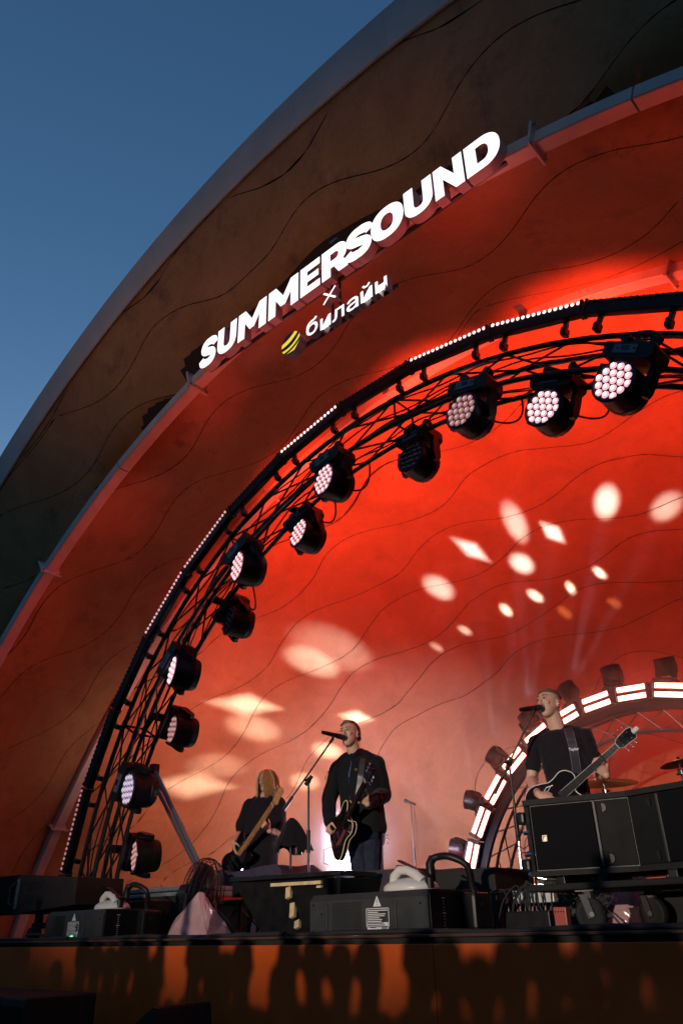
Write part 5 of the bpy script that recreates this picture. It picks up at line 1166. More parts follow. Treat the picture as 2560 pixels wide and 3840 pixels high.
# cloth-draped stand between the bass player and the singer
T = thing('draped_stand', 'stand draped with a black cloth between the bass player and the front singer', 'stand', (-2.30, 5.8, 0))
mb = MB(); rows = []
apx = V((0.0, 0, 1.05))
for k in range(9):
    t = k / 8; row = []
    for i in range(28):
        a = 2 * math.pi * i / 28
        fold = 1 + 0.16 * t * math.sin(a * 4 + 1.0) + 0.08 * t * math.sin(a * 7)
        rx = (0.025 + 0.20 * t ** 0.8) * fold; ry = (0.02 + 0.12 * t ** 0.8) * fold
        z = 1.05 - 0.27 * t ** 1.1 - (0.06 * t * t * (0.5 + 0.5 * math.sin(a * 3 + 2.2))) - 0.02 * t * math.sin(a * 9)
        row.append(V((rx * math.cos(a) + 0.01 * t, ry * math.sin(a), z)))
    rows.append(row)
mb.ring_loft(rows, cap=False); mb.build('cloth', JACKET, T, smooth=True)
mb = MB(); mb.cyl((-0.01, 0, 0), (-0.01, 0, 1.0), 0.012, 8); mb.build('pole', BLACKM, T, smooth=True)
mb = MB(); mb.cyl((0.085, 0, 0.70), (0.085, 0, 0.76), 0.048, 18); mb.build('cup', BLACK, T, smooth=True); mb = MB(); mb.cyl((0.085, 0, 0.755), (0.085, 0, 0.80), 0.03, 14); mb.build('can', CHROME, T, smooth=True)
mb = MB(); mb.cyl((-0.01, 0, 0.0), (-0.01, 0, 0.02), 0.15, 24); mb.build('base', BLACKM, T)

# microphone stands
def mic_stand(name, label, base, joint, tail, tip, mic_a, mic_b, pole_r=0.013, chrome=False):
    T = thing(name, label, 'microphone stand', base)
    B = V(base); j = V(joint) - B; t_ = V(tail) - B; p_ = V(tip) - B
    low = CHROME if chrome else BLACKM
    mid = V((0, 0, 0)).lerp(j, 0.55)
    mb = MB(); mb.cyl((0, 0, 0), mid + V((0, 0, 0.02)), pole_r * 0.9, 10); mb.build('lower_tube', low, T, smooth=True)
    mb = MB(); mb.cyl(mid - (j * 0.04), mid + j * 0.11, pole_r * 1.35, 10); mb.build('clutch', BLACK, T, smooth=True)
    mb = MB(); mb.cyl(mid, j, pole_r * 0.75, 10); mb.build('upper_tube', BLACKM, T, smooth=True)
    mb = MB(); mb.cyl((0, 0, 0), (0, 0, 0.022), 0.14, 24); mb.build('base', BLACKM, T)
    bd = (p_ - t_).normalized()
    mb = MB(); mb.sphere(j, (0.024, 0.024, 0.03), 10, 6); mb.cyl(j - bd * 0.05, j + bd * 0.05, 0.019, 10); mb.cyl(j + V((0, -0.02, 0)), j + V((0, -0.055, 0.0)), 0.013, 8); mb.build('boom_joint', BLACK, T, smooth=True)
    mb = MB(); mb.cyl(t_, p_, 0.0085, 10); mb.build('boom', BLACKM, T, smooth=True)
    mb = MB(); mb.cyl(t_, t_ + bd * 0.14, 0.015, 10); mb.build('counterweight', BLACK, T, smooth=True)
    a, b = V(mic_a), V(mic_b); md = (b - a).normalized()
    mb = MB(); mb.cyl(p_ - bd * 0.03, p_ + bd * 0.025, 0.014, 10); mb.tube([p_ + bd * 0.02, (a + b) / 2 - B - md * 0.01], 0.011, 8); mb.cyl((a + b) / 2 - B - md * 0.03, (a + b) / 2 - B + md * 0.03, 0.021, 12); mb.build('mic_clip', BLACK, T, smooth=True)
    K = thing('microphone', ('black microphone at the mouth of the ' + ('right singer in the T-shirt' if chrome else 'front singer in the jacket')), 'microphone', a)
    d = b - a; q = Tq0 = d.to_track_quat('Z', 'Y').to_matrix(); L_ = d.length
    mb = MB(); mb.lathe([(0.0, 0.0), (0.016, 0.002), (0.017, 0.02), (0.019, 0.06), (0.021, L_ * 0.62), (0.024, L_ * 0.70)], 16, q); mb.build('body', BLACK, K, smooth=True)
    mb = MB(); mb.lathe([(0.0245, L_ * 0.695), (0.0265, L_ * 0.72), (0.0245, L_ * 0.745)], 16, q); mb.build('collar', BLACKM, K, smooth=True)
    mb = MB(); mb.lathe([(0.024, L_ * 0.74), (0.027, L_ * 0.80), (0.026, L_ * 0.90), (0.018, L_ * 0.98), (0.0, L_)], 16, q); mb.build('grille', mat('mic_mesh', (0.03, 0.03, 0.032), 0.4, metal=0.5, bump=0.8, bscale=900), K, smooth=True)
    return T

# ------------------------------------------------------------------ people and instruments
from mathutils.bvhtree import BVHTree
def frame(x, y):
    d = V((CAM.x - x, CAM.y - y, 0)).normalized()
    return math.atan2(d.y, d.x) + math.pi / 2
def yawm(psi):                                           # columns: person left, back, up; psi = turned to viewer left
    return axes((math.cos(psi), -math.sin(psi), 0), (math.sin(psi), math.cos(psi), 0), (0, 0, 1)).to_3x3()
def ell_ring(c, T, rx, ry, n=20, p=2.3):
    out = []
    for k in range(n):
        a = 2 * math.pi * k / n; ca, sa = math.cos(a), math.sin(a)
        x = math.copysign(abs(ca) ** (2 / p), ca) * rx; y = math.copysign(abs(sa) ** (2 / p), sa) * ry
        out.append(V(c) + T @ V((x, y, 0)))
    return out
def capsule(mb, a, b, ra, rb, n=12):
    a, b = V(a), V(b); mb.sphere(a, ra, n, 8); mb.sphere(b, rb, n, 8); mb.cyl(a, b, ra, n, rb)
def limb(mb, pts, rad, n=12):
    for i in range(len(pts) - 1): capsule(mb, pts[i], pts[i + 1], rad[i], rad[i + 1], n)
def head(mb, c, Hm, s=1.0, fat=1.0):
    prof = [(-.1175, .022, -.082, -.045), (-.106, .037, -.093, -.02), (-.086, .050 * fat, -.097, .02), (-.06, .060 * fat, -.096, .05), (-.03, .067 * fat, -.092, .075), (0, .071, -.090, .088), (.03, .075, -.095, .096), (.06, .075, -.092, .096), (.085, .067, -.078, .085), (.105, .048, -.05, .062), (.1175, .018, -.012, .03)]
    mb.ring_loft([ell_ring(V(c) + Hm @ V((0, (f + b) / 2 * s, z * s)), Hm, w_ * s, (b - f) / 2 * s, 20, 2.1) for z, w_, f, b in prof])
    P = lambda x, y, z: V(c) + Hm @ (V((x, y, z)) * s)
    limb(mb, [P(0, -.090, .032), P(0, -.104, .004), P(0, -.117, -.020)], [.0085 * s, .0100 * s, .0130 * s], 10)
    for sx in (-1, 1):
        mb.sphere(P(sx * .012, -.104, -.024), .0085 * s, 8, 6)
        mb.sphere(P(sx * .031, -.083, .038), (.026 * s, .013 * s, .009 * s), 10, 6, Hm)
        mb.sphere(P(sx * .038, -.076, -.012), (.024 * s, .016 * s, .018 * s), 10, 6, Hm)
        mb.sphere(P(sx * .077, .012, -.004), (.010 * s, .019 * s, .032 * s), 10, 6, Hm)
    mb.sphere(P(0, -.094, -.052), (.026 * s, .010 * s, .013 * s), 10, 6, Hm)
    mb.sphere(P(0, -.088, -.098), (.022 * s, .012 * s, .013 * s), 10, 6, Hm)
    return P
def face(P, Hm, s, root, brow, mouth_open=0.0, stubble=None):
    h = bpy.data.objects.new('face', None)
    out = []
    for sx in (-1, 1):
        mb = MB(); mb.sphere(P(sx * .031, -.089, .017), (.0135 * s, .006 * s, .0062 * s), 10, 6, Hm); e = mb.build('eye', EYEW, root, smooth=True)
        mb = MB(); mb.sphere(P(sx * .031 - .002, -.0945, .0165), (.0062 * s, .003 * s, .0060 * s), 10, 6, Hm); mb.build('iris', EYED, e, smooth=True)
        mb = MB(); mb.tube([P(sx * .016, -.094, .018), P(sx * .024, -.0965, .0245), P(sx * .034, -.0955, .0255), P(sx * .045, -.088, .019)], .0024 * s, 6); mb.build('eyelid', mat('dark_lash', (0.10, 0.05, 0.035), 0.6), e)  # dark line of the upper lid
        mb = MB(); mb.tube([P(sx * .013, -.0985, .037), P(sx * .026, -.0995, .0435), P(sx * .040, -.094, .043), P(sx * .051, -.083, .036)], [.0035 * s, .0042 * s, .0038 * s, .002 * s], 6); mb.build('eyebrow', brow, root, smooth=True)
    mb = MB(); mb.tube([P(-.024, -.0985, -.049), P(-.010, -.106, -.0445), P(0, -.1065, -.046), P(.010, -.106, -.0445), P(.024, -.0985, -.049)], [.0018, .0042, .004, .0042, .0018], 6)
    d = .006 + mouth_open
    mb.tube([P(-.022, -.0985, -.050), P(-.010, -.104, -.049 - d), P(.010, -.104, -.049 - d), P(.022, -.0985, -.050)], [.0018, .0048, .0048, .0018], 6)
    mb.build('lips', LIP, root, smooth=True)
    if mouth_open:
        mb = MB(); mb.sphere(P(0, -.0995, -.049 - d * .55), (.018 * s, .006 * s, d * .6), 10, 6, Hm); mb.build('open_mouth', mat('mouth_dark', (0.03, 0.008, 0.008), 0.6), root, smooth=True)
    if stubble:
        mb = MB(); mb.tube([P(-.026, -.097, -.044), P(-.012, -.1045, -.036), P(.012, -.1045, -.036), P(.026, -.097, -.044)], [.003, .0055, .0055, .003], 6); mb.build('moustache', stubble, root, smooth=True)
def hand(mb, w_, p, n_, sd, curl=(0.5, 0.8, 0.5), s=1.0, th=0.5, spread=0.09):
    """w_ wrist, p along the palm, n_ the side the fingers curl to, sd the thumb side"""
    w_, p = V(w_), V(p).normalized(); n_ = V(n_); n_ = (n_ - p * n_.dot(p)).normalized()
    sd_ = p.cross(n_); sd_ = sd_ if sd_.dot(V(sd)) > 0 else -sd_
    rings = []
    for t, wd, tk in ((-.012, .026, .020), (.015, .031, .019), (.05, .041, .0155), (.085, .042, .0135), (.097, .036, .010)):
        c = w_ + p * t * s; rings.append([c + (sd_ * math.cos(2 * math.pi * k / 12) * wd + n_ * math.sin(2 * math.pi * k / 12) * tk) * s for k in range(12)])
    mb.ring_loft(rings)
    L0 = (.042, .048, .045, .035)
    for k in range(4):
        b = w_ + (p * (.088, .093, .089, .080)[k] + sd_ * (.030 - .0205 * k)) * s
        a = 0; d0 = (p + sd_ * (spread * (1.5 - k) / 1.5)).normalized(); q = b; pts = [b - p * .02 * s]; 
        pts.append(b)
        for i, f in enumerate((1, .62, .5)):
            a += curl[i] * (1 + .06 * k)
            q = q + (d0 * math.cos(a) + n_ * math.sin(a)) * L0[k] * f * s; pts.append(q)
        limb(mb, pts, [.0095 * s, .0098 * s, .0088 * s, .0080 * s, .0068 * s], 8)
    b = w_ + (p * .022 + sd_ * .026 + n_ * .006) * s
    d1 = (sd_ * .75 + p * .6 + n_ * .3).normalized(); d2 = (sd_ * .25 + p * .8 + n_ * (.3 + th)).normalized()
    limb(mb, [b, b + d1 * .036 * s, b + d1 * .036 * s + d2 * .032 * s, b + d1 * .036 * s + d2 * .056 * s], [.0145 * s, .0115 * s, .0100 * s, .0080 * s], 8)
def person(x, y, label):
    return thing('person', label, 'person', (x, y, 0), frame(x, y))
def torso(mb, T, secs, n=24, p=2.4):
    mb.ring_loft([ell_ring(c, T2 if T2 is not None else T, rx, ry, n, p) for c, rx, ry, T2 in secs])
def traps(mb, nb, S_, r=.058):
    for q in S_: limb(mb, [nb + V((0, .015, .01)), nb.lerp(q, .5) + V((0, .01, .028)), q + V((0, 0, .012))], [r, r * .98, r])
def bvh(o): return BVHTree.FromPolygons([v.co.copy() for v in o.data.vertices], [tuple(p.vertices) for p in o.data.polygons])
def front(tree, x, z, off=0.006, y0=-2.0):
    h = tree.ray_cast(V((x, y0, z)), V((0, 1, 0)))
    return V((x, (h[0].y if h[0] else -0.1) - off, z))
def ribbon(tree, pts, wd, name, m, parent, off=0.006, th=0.004, side=None):
    """a flat strap lying on the body along (x, z) points"""
    P = [V((x, 0, z)) for x, z in pts]; out = []
    fine = []
    for i in range(len(P) - 1):
        for k in range(6): fine.append(P[i].lerp(P[i + 1], k / 6))
    fine.append(P[-1])
    A, B = [], []
    for i, p in enumerate(fine):
        t = (fine[min(i + 1, len(fine) - 1)] - fine[max(i - 1, 0)]).normalized(); nn = V((-t.z, 0, t.x))
        A.append(front(tree, (p + nn * wd / 2).x, (p + nn * wd / 2).z, off)); B.append(front(tree, (p - nn * wd / 2).x, (p - nn * wd / 2).z, off))
    rings = [[a, b, b + V((0, -th, 0)), a + V((0, -th, 0))] for a, b in zip(A, B)]
    mb = MB(); mb.ring_loft(rings); return mb.build(name, m, parent)

def smooth_closed(P, k=6):
    out = []; n = len(P)
    for i in range(n):
        a, b, c, d = [V((*P[(i + j) % n], 0)) for j in (-1, 0, 1, 2)]
        for q in range(k):
            t = q / k; r_ = b + 0.5 * t * (c - a + t * (2 * a - 5 * b + 4 * c - d + t * (3 * (b - c) + d - a))); out.append((r_.x, r_.y))
    return out
def plate(poly, z0, z1, M):
    mb = MB(); n = len(poly)
    bot = [M @ V((x, y, z0)) for x, y in poly]; top = [M @ V((x, y, z1)) for x, y in poly]
    mb.v = bot + top; mb.f = [tuple(range(n)), tuple(range(2 * n - 1, n - 1, -1))] + [(i, n + i, n + (i + 1) % n, (i + 1) % n) for i in range(n)]
    return mb
def bxM(M, c, d, bev=0.0):
    mb = MB(); mb.box((0, 0, 0), d, None, bev); mb.v = [M @ (v + V(c)) for v in mb.v]; return mb
def guitar(name, label, root_xy, rz, kind, pos, a, n_, at=0.42):
    """a: axis towards the headstock, n_: face normal, in the player's frame; pos: point on the axis at distance `at`"""
    Rm = Matrix.Rotation(rz, 3, 'Z')
    a = V(a).normalized(); n_ = V(n_); n_ = (n_ - a * n_.dot(a)).normalized(); yv = n_.cross(a)
    o_ = V(pos) - a * at
    W = V((root_xy[0], root_xy[1], 0))
    M = axes(Rm @ a, Rm @ yv, Rm @ n_, W + Rm @ o_)
    T = thing(name, label, 'bass guitar' if kind == 'bass' else 'guitar', M=M)
    I = Matrix.Identity(4)
    if kind == 'semi':
        up = [(0, .03), (.012, .115), (.07, .188), (.15, .203), (.22, .170), (.275, .147), (.33, .152), (.40, .168), (.452, .145), (.462, .105), (.432, .065), (.405, .036)]
        lo = [(x, -y) for x, y in up[::-1]]; thick = .045; jn, nut = .40, .86
    elif kind == 'single':
        up = [(0, .03), (.012, .10), (.06, .165), (.14, .188), (.22, .160), (.275, .132), (.33, .128), (.40, .135), (.45, .105), (.468, .045)]
        lo = [(.40, -.032), (.405, -.085), (.428, -.128), (.39, -.146), (.31, -.125), (.24, -.14), (.16, -.185), (.08, -.172), (.02, -.11)]; thick = .05; jn, nut = .40, .87
    else:
        up = [(0, .03), (.02, .115), (.08, .168), (.16, .160), (.23, .125), (.30, .122), (.38, .150), (.46, .165), (.505, .135), (.465, .09), (.42, .05), (.41, .034)]
        lo = [(.41, -.034), (.43, -.08), (.44, -.128), (.385, -.152), (.30, -.132), (.22, -.115), (.14, -.150), (.06, -.155), (.01, -.10)]; thick = .04; jn, nut = .41, 1.02
    out = smooth_closed(up + lo, 5)
    plate(out, -thick, -.004, I).build('body', GBLACK, T)
    if kind != 'bass':
        cx, cy = .22, 0
        for z in ((-.006, -thick + .002) if kind == 'semi' else (-.006,)):
            mb = MB(); mb.tube([V((x, y, z)) for x, y in out] + [V((out[0][0], out[0][1], z))], .0042, 5); mb.build('binding', CREAM if kind == 'semi' else WHITEPL, T)
    nm = MAPLE if kind == 'bass' else ROSE
    plate([(jn - .03, .027), (nut, .021), (nut, -.021), (jn - .03, -.027)], -.016, .004, I).build('neck', MAPLE if kind == 'bass' else BLACKR, T)
    if kind == 'single':
        mb = MB(); 
        for s_ in (-1, 1): mb.tube([(jn - .09, s_ * .029, .008), (nut, s_ * .0215, .008)], .0022, 5)
        mb.build('neck_binding', WHITEPL, T)
    fb = plate([(jn - .10, .029), (nut, .0215), (nut, -.0215), (jn - .10, -.029)], .0045, .010, I).build('fingerboard', nm, T)
    mb = MB(); 
    for k in range(1, 20):
        x = nut - (nut - .24) * (1 - 2 ** (-k / 12)); mb.box((x, 0, .0108), (.0022, .046, .002))
    o = mb.build('frets', CHROME, fb); o['kind'] = 'stuff'
    mb = MB(); mb.box((nut + .002, 0, .010), (.005, .045, .009)); mb.build('nut', WHITEPL, T)
    if kind == 'bass':
        hp = smooth_closed([(nut, .024), (nut + .03, .032), (nut + .10, .045), (nut + .165, .052), (nut + .205, .03), (nut + .20, -.012), (nut + .165, -.034), (nut + .13, -.028), (nut + .05, -.050), (nut + .02, -.03)], 4)
    elif kind == 'semi':
        hp = [(nut, .022), (nut + .035, .038), (nut + .15, .046), (nut + .175, .03), (nut + .165, 0), (nut + .175, -.03), (nut + .15, -.046), (nut + .035, -.038), (nut, -.022)]
    else:
        hp = [(nut, .022), (nut + .03, .040), (nut + .13, .048), (nut + .165, .040), (nut + .17, .022), (nut + .155, .008), (nut + .155, -.012), (nut + .17, -.026), (nut + .15, -.048), (nut + .03, -.040), (nut, -.022)]
    plate(hp, -.012, .003, I).build('headstock', MAPLE if kind == 'bass' else GBLACK, T)
    if kind == 'single':
        mb = MB(); mb.tube([V((x, y, .003)) for x, y in hp] + [V((*hp[0], .003))], .0025, 5); mb.build('headstock_binding', WHITEPL, T)
        bxM(I, (nut + .185, .0, .008), (.055, .03, .02), .004).build('tuner_clip', WHITEPL, T)
    ns = 4 if kind == 'bass' else 6
    for k in range(ns):
        if kind == 'bass': tx, ty, py = nut + .045 + .038 * k, .022 + .006 * k, 1
        else: tx, ty, py = nut + .04 + .042 * (k % 3), (.026 if k < 3 else -.026), (1 if k < 3 else -1)
        mb = MB(); mb.cyl((tx, ty, .003), (tx, ty, .018), .005, 10); t_ = mb.build('tuner_post', CHROME, T, smooth=True)
        mb = MB(); mb.cyl((tx, ty + py * .02, -.008), (tx, ty + py * .045, -.008), .004, 8); mb.sphere((tx, ty + py * .052, -.008), (.011, .008, .005), 10, 6); mb.build('peg', CHROME, t_, smooth=True)
    mb = MB()
    bx_ = .11
    for k in range(ns):
        f = (k - (ns - 1) / 2) / (ns - 1)
        mb.tube([(bx_, f * .052, .014), (nut, f * .034, .013), (nut + .04, f * .045, .010)], .0011 if kind != 'bass' else .0018, 4)
    o = mb.build('strings', CHROME, T); o['kind'] = 'stuff'
    bxM(I, (bx_, 0, .006), (.022, .075, .014), .003).build('bridge', CHROME, T)
    if kind == 'semi': bxM(I, (.05, 0, .004), (.04, .06, .01), .003).build('tailpiece', CHROME, T)
    for x in ((.17, .30) if kind != 'bass' else (.23,)):
        bxM(I, (x, 0, .001), (.036, .07, .010), .003).build('pickup', CHROME if kind == 'semi' else BLACK, T)
    if kind == 'semi':
        plate(smooth_closed([(.09, -.05), (.16, -.047), (.30, -.047), (.31, -.09), (.24, -.10), (.13, -.10)], 4), -.001, .001, I).build('pickguard', mat('dark_pickguard', (0.16, 0.05, 0.05), 0.15, coat=1), T)
        for y in (.11, -.125): plate(smooth_closed([(.20, y - .008), (.26, y - .004), (.31, y - .012), (.31, y - .002), (.26, y + .008), (.20, y + .004)], 4), -.0045, -.0030, I).build('sound_hole', BLACK, T)
        mb = MB(); mb.tube([(.03, -.14, -.0), (-.02, -.18, .02), (-.09, -.10, .06), (-.06, .02, .05), (-.01, .02, -.02)], .0035, 6); mb.build('jack_lead', RUBBER, T, smooth=True)
        mb = MB(); mb.box((.36, .155, -.02), (.03, .03, .03), bev=.006); mb.build('strap_button', CHROME, T)
    if kind == 'bass':
        plate(smooth_closed([(.14, .05), (.24, .065), (.40, .075), (.40, -.06), (.33, -.10), (.22, -.085), (.16, -.05)], 4), -.003, -.0015, I).build('pickguard', mat('black_pickguard', (0.02, 0.018, 0.022), 0.12, coat=1), T)
    if kind == 'single':
        mb = MB(); mb.tube([(.14, .12, -.003), (.19, .10, -.003), (.24, .115, -.003), (.29, .095, -.003)], .004, 6); mb.tube([(.16, .09, -.003), (.22, .085, -.003), (.27, .10, -.003)], .003, 6); mb.build('sound_hole', WHITEPL, T)
        mb = MB(); mb.box((.45, .075, -.02), (.028, .028, .03), bev=.006); mb.build('strap_button', CHROME, T)
    knobs = ((.07, -.11), (.12, -.135), (.085, -.065), (.135, -.09)) if kind == 'semi' else ((.08, -.12), (.13, -.14)) if kind == 'single' else ((.10, -.10), (.14, -.105))
    for kx, ky in knobs:
        mb = MB(); mb.cyl((kx, ky, -.004), (kx, ky, .014), .0125, 14, .010); mb.build('knob', BLACK if kind == 'semi' else CHROME, T, smooth=True)
    return T, M

def cyrillic_none(): pass
# ---- front singer: black zip jacket, jeans, semi-hollow guitar
X2 = (-1.35, 5.66); P2 = person(*X2, 'man in black zip jacket and dark jeans singing, playing a semi-hollow guitar')
T2 = yawm(R(25)); H2 = yawm(R(30)) @ Matrix.Rotation(R(-6), 3, 'Y') @ Matrix.Rotation(R(-5), 3, 'X')
hc = V((0.0, -0.03, 1.70)); nb = V((0.052, 0.02, 1.515))
RS, LS = V((-.125, .055, 1.40)), V((.245, -.055, 1.415)); RE, LE = V((-.215, .02, 1.11)), V((.305, -.02, 1.145)); RW, LW = V((-.205, -.15, .905)), V((.140, -.40, 1.015))
RHp, LHp = V((.035, .0, .84)), V((.175, .0, .84)); RK, LK = V((.065, -.02, .46)), V((.165, -.03, .46)); RF, LF = V((.06, .02, .08)), V((.17, .0, .08))
mb = MB(); Pp = head(mb, hc, H2, 1.06)
limb(mb, [hc + H2 @ V((0, .02, -.075)), nb + V((0, .01, -.03))], [.062, .068])
torso(mb, T2, [(V((.105, 0, .80)), .15, .10, None), (V((.09, .0, 1.1)), .14, .10, None), (V((.06, 0, 1.35)), .17, .10, None), (nb + V((0, .02, -.03)), .07, .06, None)])
for pts in ((RS, RE, RW), (LS, LE, LW)): limb(mb, pts, [.045, .038, .028])
for pts in ((RHp, RK, RF), (LHp, LK, LF)): limb(mb, pts, [.07, .05, .04])
hand(mb, RW, (-.18, -.38, -.75), (.6, .25, -.15), (.2, -1, .1), (1.0, 1.2, .8), .95, .5, .04)
hand(mb, LW, (-.66, -.35, .50), (.05, .62, .78), (-.3, .2, .9), (.9, 1.1, .7), 1.0, .3, .05)
b = link('body', remeshed(mb, 'body', .0062, 3), SKIN, P2)
face(Pp, H2, 1.06, P2, HAIRB)
mb = MB()                                               # hair: side-parted cap swept to the viewer's left
capr = [(-.045, .066, .050, .098), (-.02, .0775, .012, .103), (.02, .0795, -.012, .105), (.05, .0805, -.030, .106), (.074, .079, -.052, .103), (.092, .0735, -.068, .094), (.108, .062, -.070, .080), (.121, .046, -.060, .062), (.130, .024, -.04, .04)]
mb.ring_loft([ell_ring(hc + H2 @ V((0, (f + k) / 2, z)) * 1.06, H2, w_ * 1.06, (k - f) / 2 * 1.06, 22, 2.2) for z, w_, f, k in capr])
for k in range(10):
    u = -1 + 2 * k / 9
    limb(mb, [Pp(.045 - .02 * abs(u), -.055 + .09 * max(0, u), .104), Pp(-.01, -.066 + .09 * max(0, u), .114), Pp(-.058, -.058 + .10 * max(0, u), .088)], [.008, .012, .008], 8)
link('hair', remeshed(mb, 'hair', .006, 2, .0025, 40, (1, 1, .3)), HAIRB, P2)
mb = MB()                                                # jacket
J = [(V((.115, .0, .815)), .205, .125, None), (V((.112, .0, .86)), .212, .130, None), (V((.10, .0, .98)), .205, .135, None), (V((.085, .0, 1.15)), .20, .138, None), (V((.07, .0, 1.30)), .215, .135, None), (V((.062, .0, 1.40)), .205, .112, None), (V((.056, .005, 1.455)), .145, .088, None), (nb + V((0, .01, -.02)), .085, .075, None)]
torso(mb, T2, J)
traps(mb, nb, (RS, LS), .062); limb(mb, [RS, RE, RW], [.078, .070, .052]); limb(mb, [LS, LE, LW + (LE - LW) * .12], [.080, .074, .056])
for k in range(14):                                       # stand-up shirt collar points
    a = 2 * math.pi * k / 14
cr_ = []
jk = link('jacket', remeshed(mb, 'jacket', .0085, 4, .010, 9, (1, 1, .55)), JACKET, P2)
mb = MB()
for (z, r_) in ((-.01, 1.0), (.035, .94), (.060, .92)):
    ring = []
    for k in range(20):
        a = 2 * math.pi * k / 20; ca, sa = math.cos(a), math.sin(a)
        open_ = max(0, -sa) ** 6
        ring.append(nb + T2 @ V((.082 * r_ * ca * (1 + .12 * open_), .078 * r_ * sa - .01 * open_, z - (.055 * open_ if z > 0 else .02 * open_))))
    cr_.append(ring)
mb.ring_loft(cr_, cap=False); co_ = mb.build('collar', JACKET, jk, smooth=True); sm_ = co_.modifiers.new('t', 'SOLIDIFY'); sm_.thickness = .008
tj = bvh(jk)
ribbon(tj, [(.000, 1.445), (.004, 1.41), (-.018, 1.33), (-.022, 1.22), (-.020, 1.12), (-.004, 1.05)], .010, 'zip', CHROME, jk, .003, .002)
ribbon(tj, [(.115, 1.46), (.100, 1.37), (.083, 1.26), (.060, 1.13), (.045, 1.06)], .052, 'guitar_strap', mat('leather_strap', (.03, .028, .027), .4, noise_amt=.2), P2, .006, .004)
for sx in (-1, 1):
    pts = [front(tj, .047 + sx * (.010 * math.sin(math.pi * t)), 1.348 + .022 * t, .004) for t in [i / 6 for i in range(7)]]
    mb = MB(); mb.tube(pts, .0022, 5); mb.build('wreath_emblem', mat('gold_thread', (.5, .25, .05), .5), jk)
mb = MB(); mb.sphere(Pp(.083, .004, -.012), (.008, .010, .014), 10, 6, H2); mb.tube([Pp(.084, .0, -.02), Pp(.080, .02, -.05), Pp(.07, .04, -.10)], .0022, 5); mb.build('ear_monitor', BLACK, P2, smooth=True)
mb = MB()
torso(mb, T2, [(V((.105, 0, .92)), .155, .105, None), (V((.105, 0, .84)), .165, .115, None), (V((.105, 0, .76)), .158, .11, None)])
limb(mb, [RHp - V((0, 0, .04)), RK, RF + V((0, 0, .05))], [.098, .074, .062]); limb(mb, [LHp - V((0, 0, .04)), LK, LF + V((0, 0, .05))], [.100, .076, .062])
link('jeans', remeshed(mb, 'jeans', .009, 4, .008, 12, (1, 1, .6)), JEANS, P2)
for f in (RF, LF):
    mb = MB(); mb.sphere((f.x - .02, f.y - .06, .05), (.05, .13, .05), 14, 8); mb.build('shoe', BLACK, P2, smooth=True)
guitar('semi_hollow_guitar', 'dark semi-hollow guitar with cream binding held edge on by the front singer', X2, frame(*X2), 'semi', (-.085, -.21, .865), (.30, -.60, .44), (-.96, -.16, -.10), .30)

# ---- right singer: black T-shirt, single-cut guitar
X3 = (0.65, 5.97); P3 = person(*X3, 'man in tight black T-shirt with cropped hair singing behind the right loudspeaker')
T3 = yawm(R(16)); H3 = yawm(R(38)) @ Matrix.Rotation(R(-2), 3, 'Y') @ Matrix.Rotation(R(-8), 3, 'X')
hc = V((0.0, -.02, 1.675)); nb = V((.035, .02, 1.475))
RS, LS = V((-.160, .05, 1.375)), V((.238, -.045, 1.382)); RE, LE = V((-.238, .05, 1.09)), V((.292, -.02, 1.085)); RW, LW = V((-.185, -.265, .93)), V((.338, -.30, 1.035))
RHp, LHp = V((-.04, .0, .86)), V((.13, .0, .86)); RK, LK = V((-.07, -.02, .47)), V((.14, -.03, .47)); RF, LF = V((-.09, .02, .08)), V((.14, .0, .08))
mb = MB(); Pp = head(mb, hc, H3, 1.08)
limb(mb, [hc + H3 @ V((0, .025, -.075)), nb + V((0, .01, -.02))], [.065, .074])
torso(mb, T3, [(V((.045, 0, .82)), .15, .10, None), (V((.045, .0, 1.1)), .145, .10, None), (V((.045, 0, 1.35)), .17, .10, None), (nb + V((0, .02, -.01)), .08, .065, None)])
for pts in ((RS, RE, RW), (LS, LE, LW)): limb(mb, [pts[0], pts[0].lerp(pts[1], .5), pts[1], pts[1].lerp(pts[2], .35), pts[2]], [.052, .049, .042, .044, .029])
for pts in ((RHp, RK, RF), (LHp, LK, LF)): limb(mb, pts, [.07, .05, .04])
hand(mb, RW, (.70, -.25, -.42), (.25, .75, -.45), (.4, -.2, .9), (.45, .6, .4), 1.0, .3, .10)
hand(mb, LW, (-.52, -.40, .62), (-.15, .70, .65), (-.3, .2, .9), (.75, 1.0, .6), 1.05, .3, .06)
b = link('body', remeshed(mb, 'body', .0062, 3), SKIN, P3)
face(Pp, H3, 1.08, P3, HAIRS, .008, HAIRS)
mb = MB()
capr = [(.052, .0795, -.010, .101), (.072, .0795, -.088, .100), (.090, .071, -.088, .090), (.108, .054, -.066, .07), (.123, .024, -.03, .04)]
mb.ring_loft([ell_ring(hc + H3 @ V((0, (f + k) / 2, z)) * 1.08, H3, w_ * 1.08, (k - f) / 2 * 1.08, 22, 2.2) for z, w_, f, k in capr])
link('hair', remeshed(mb, 'hair', .006, 2, .0015, 60), HAIRS, P3)
mb = MB(); J = [(V((.045, .0, .83)), .165, .118, None), (V((.045, .0, .92)), .163, .118, None), (V((.045, .0, 1.05)), .158, .116, None), (V((.047, .0, 1.20)), .180, .124, None), (V((.05, .0, 1.32)), .200, .120, None), (V((.045, .003, 1.40)), .180, .100, None), (V((.040, .008, 1.445)), .120, .080, None), (nb + V((0, .012, -.012)), .080, .072, None)]
torso(mb, T3, J)
traps(mb, nb + V((0, 0, -.035)), (RS, LS), .056); limb(mb, [RS, RS.lerp(RE, .62)], [.068, .060]); limb(mb, [LS, LS.lerp(LE, .66)], [.068, .061])
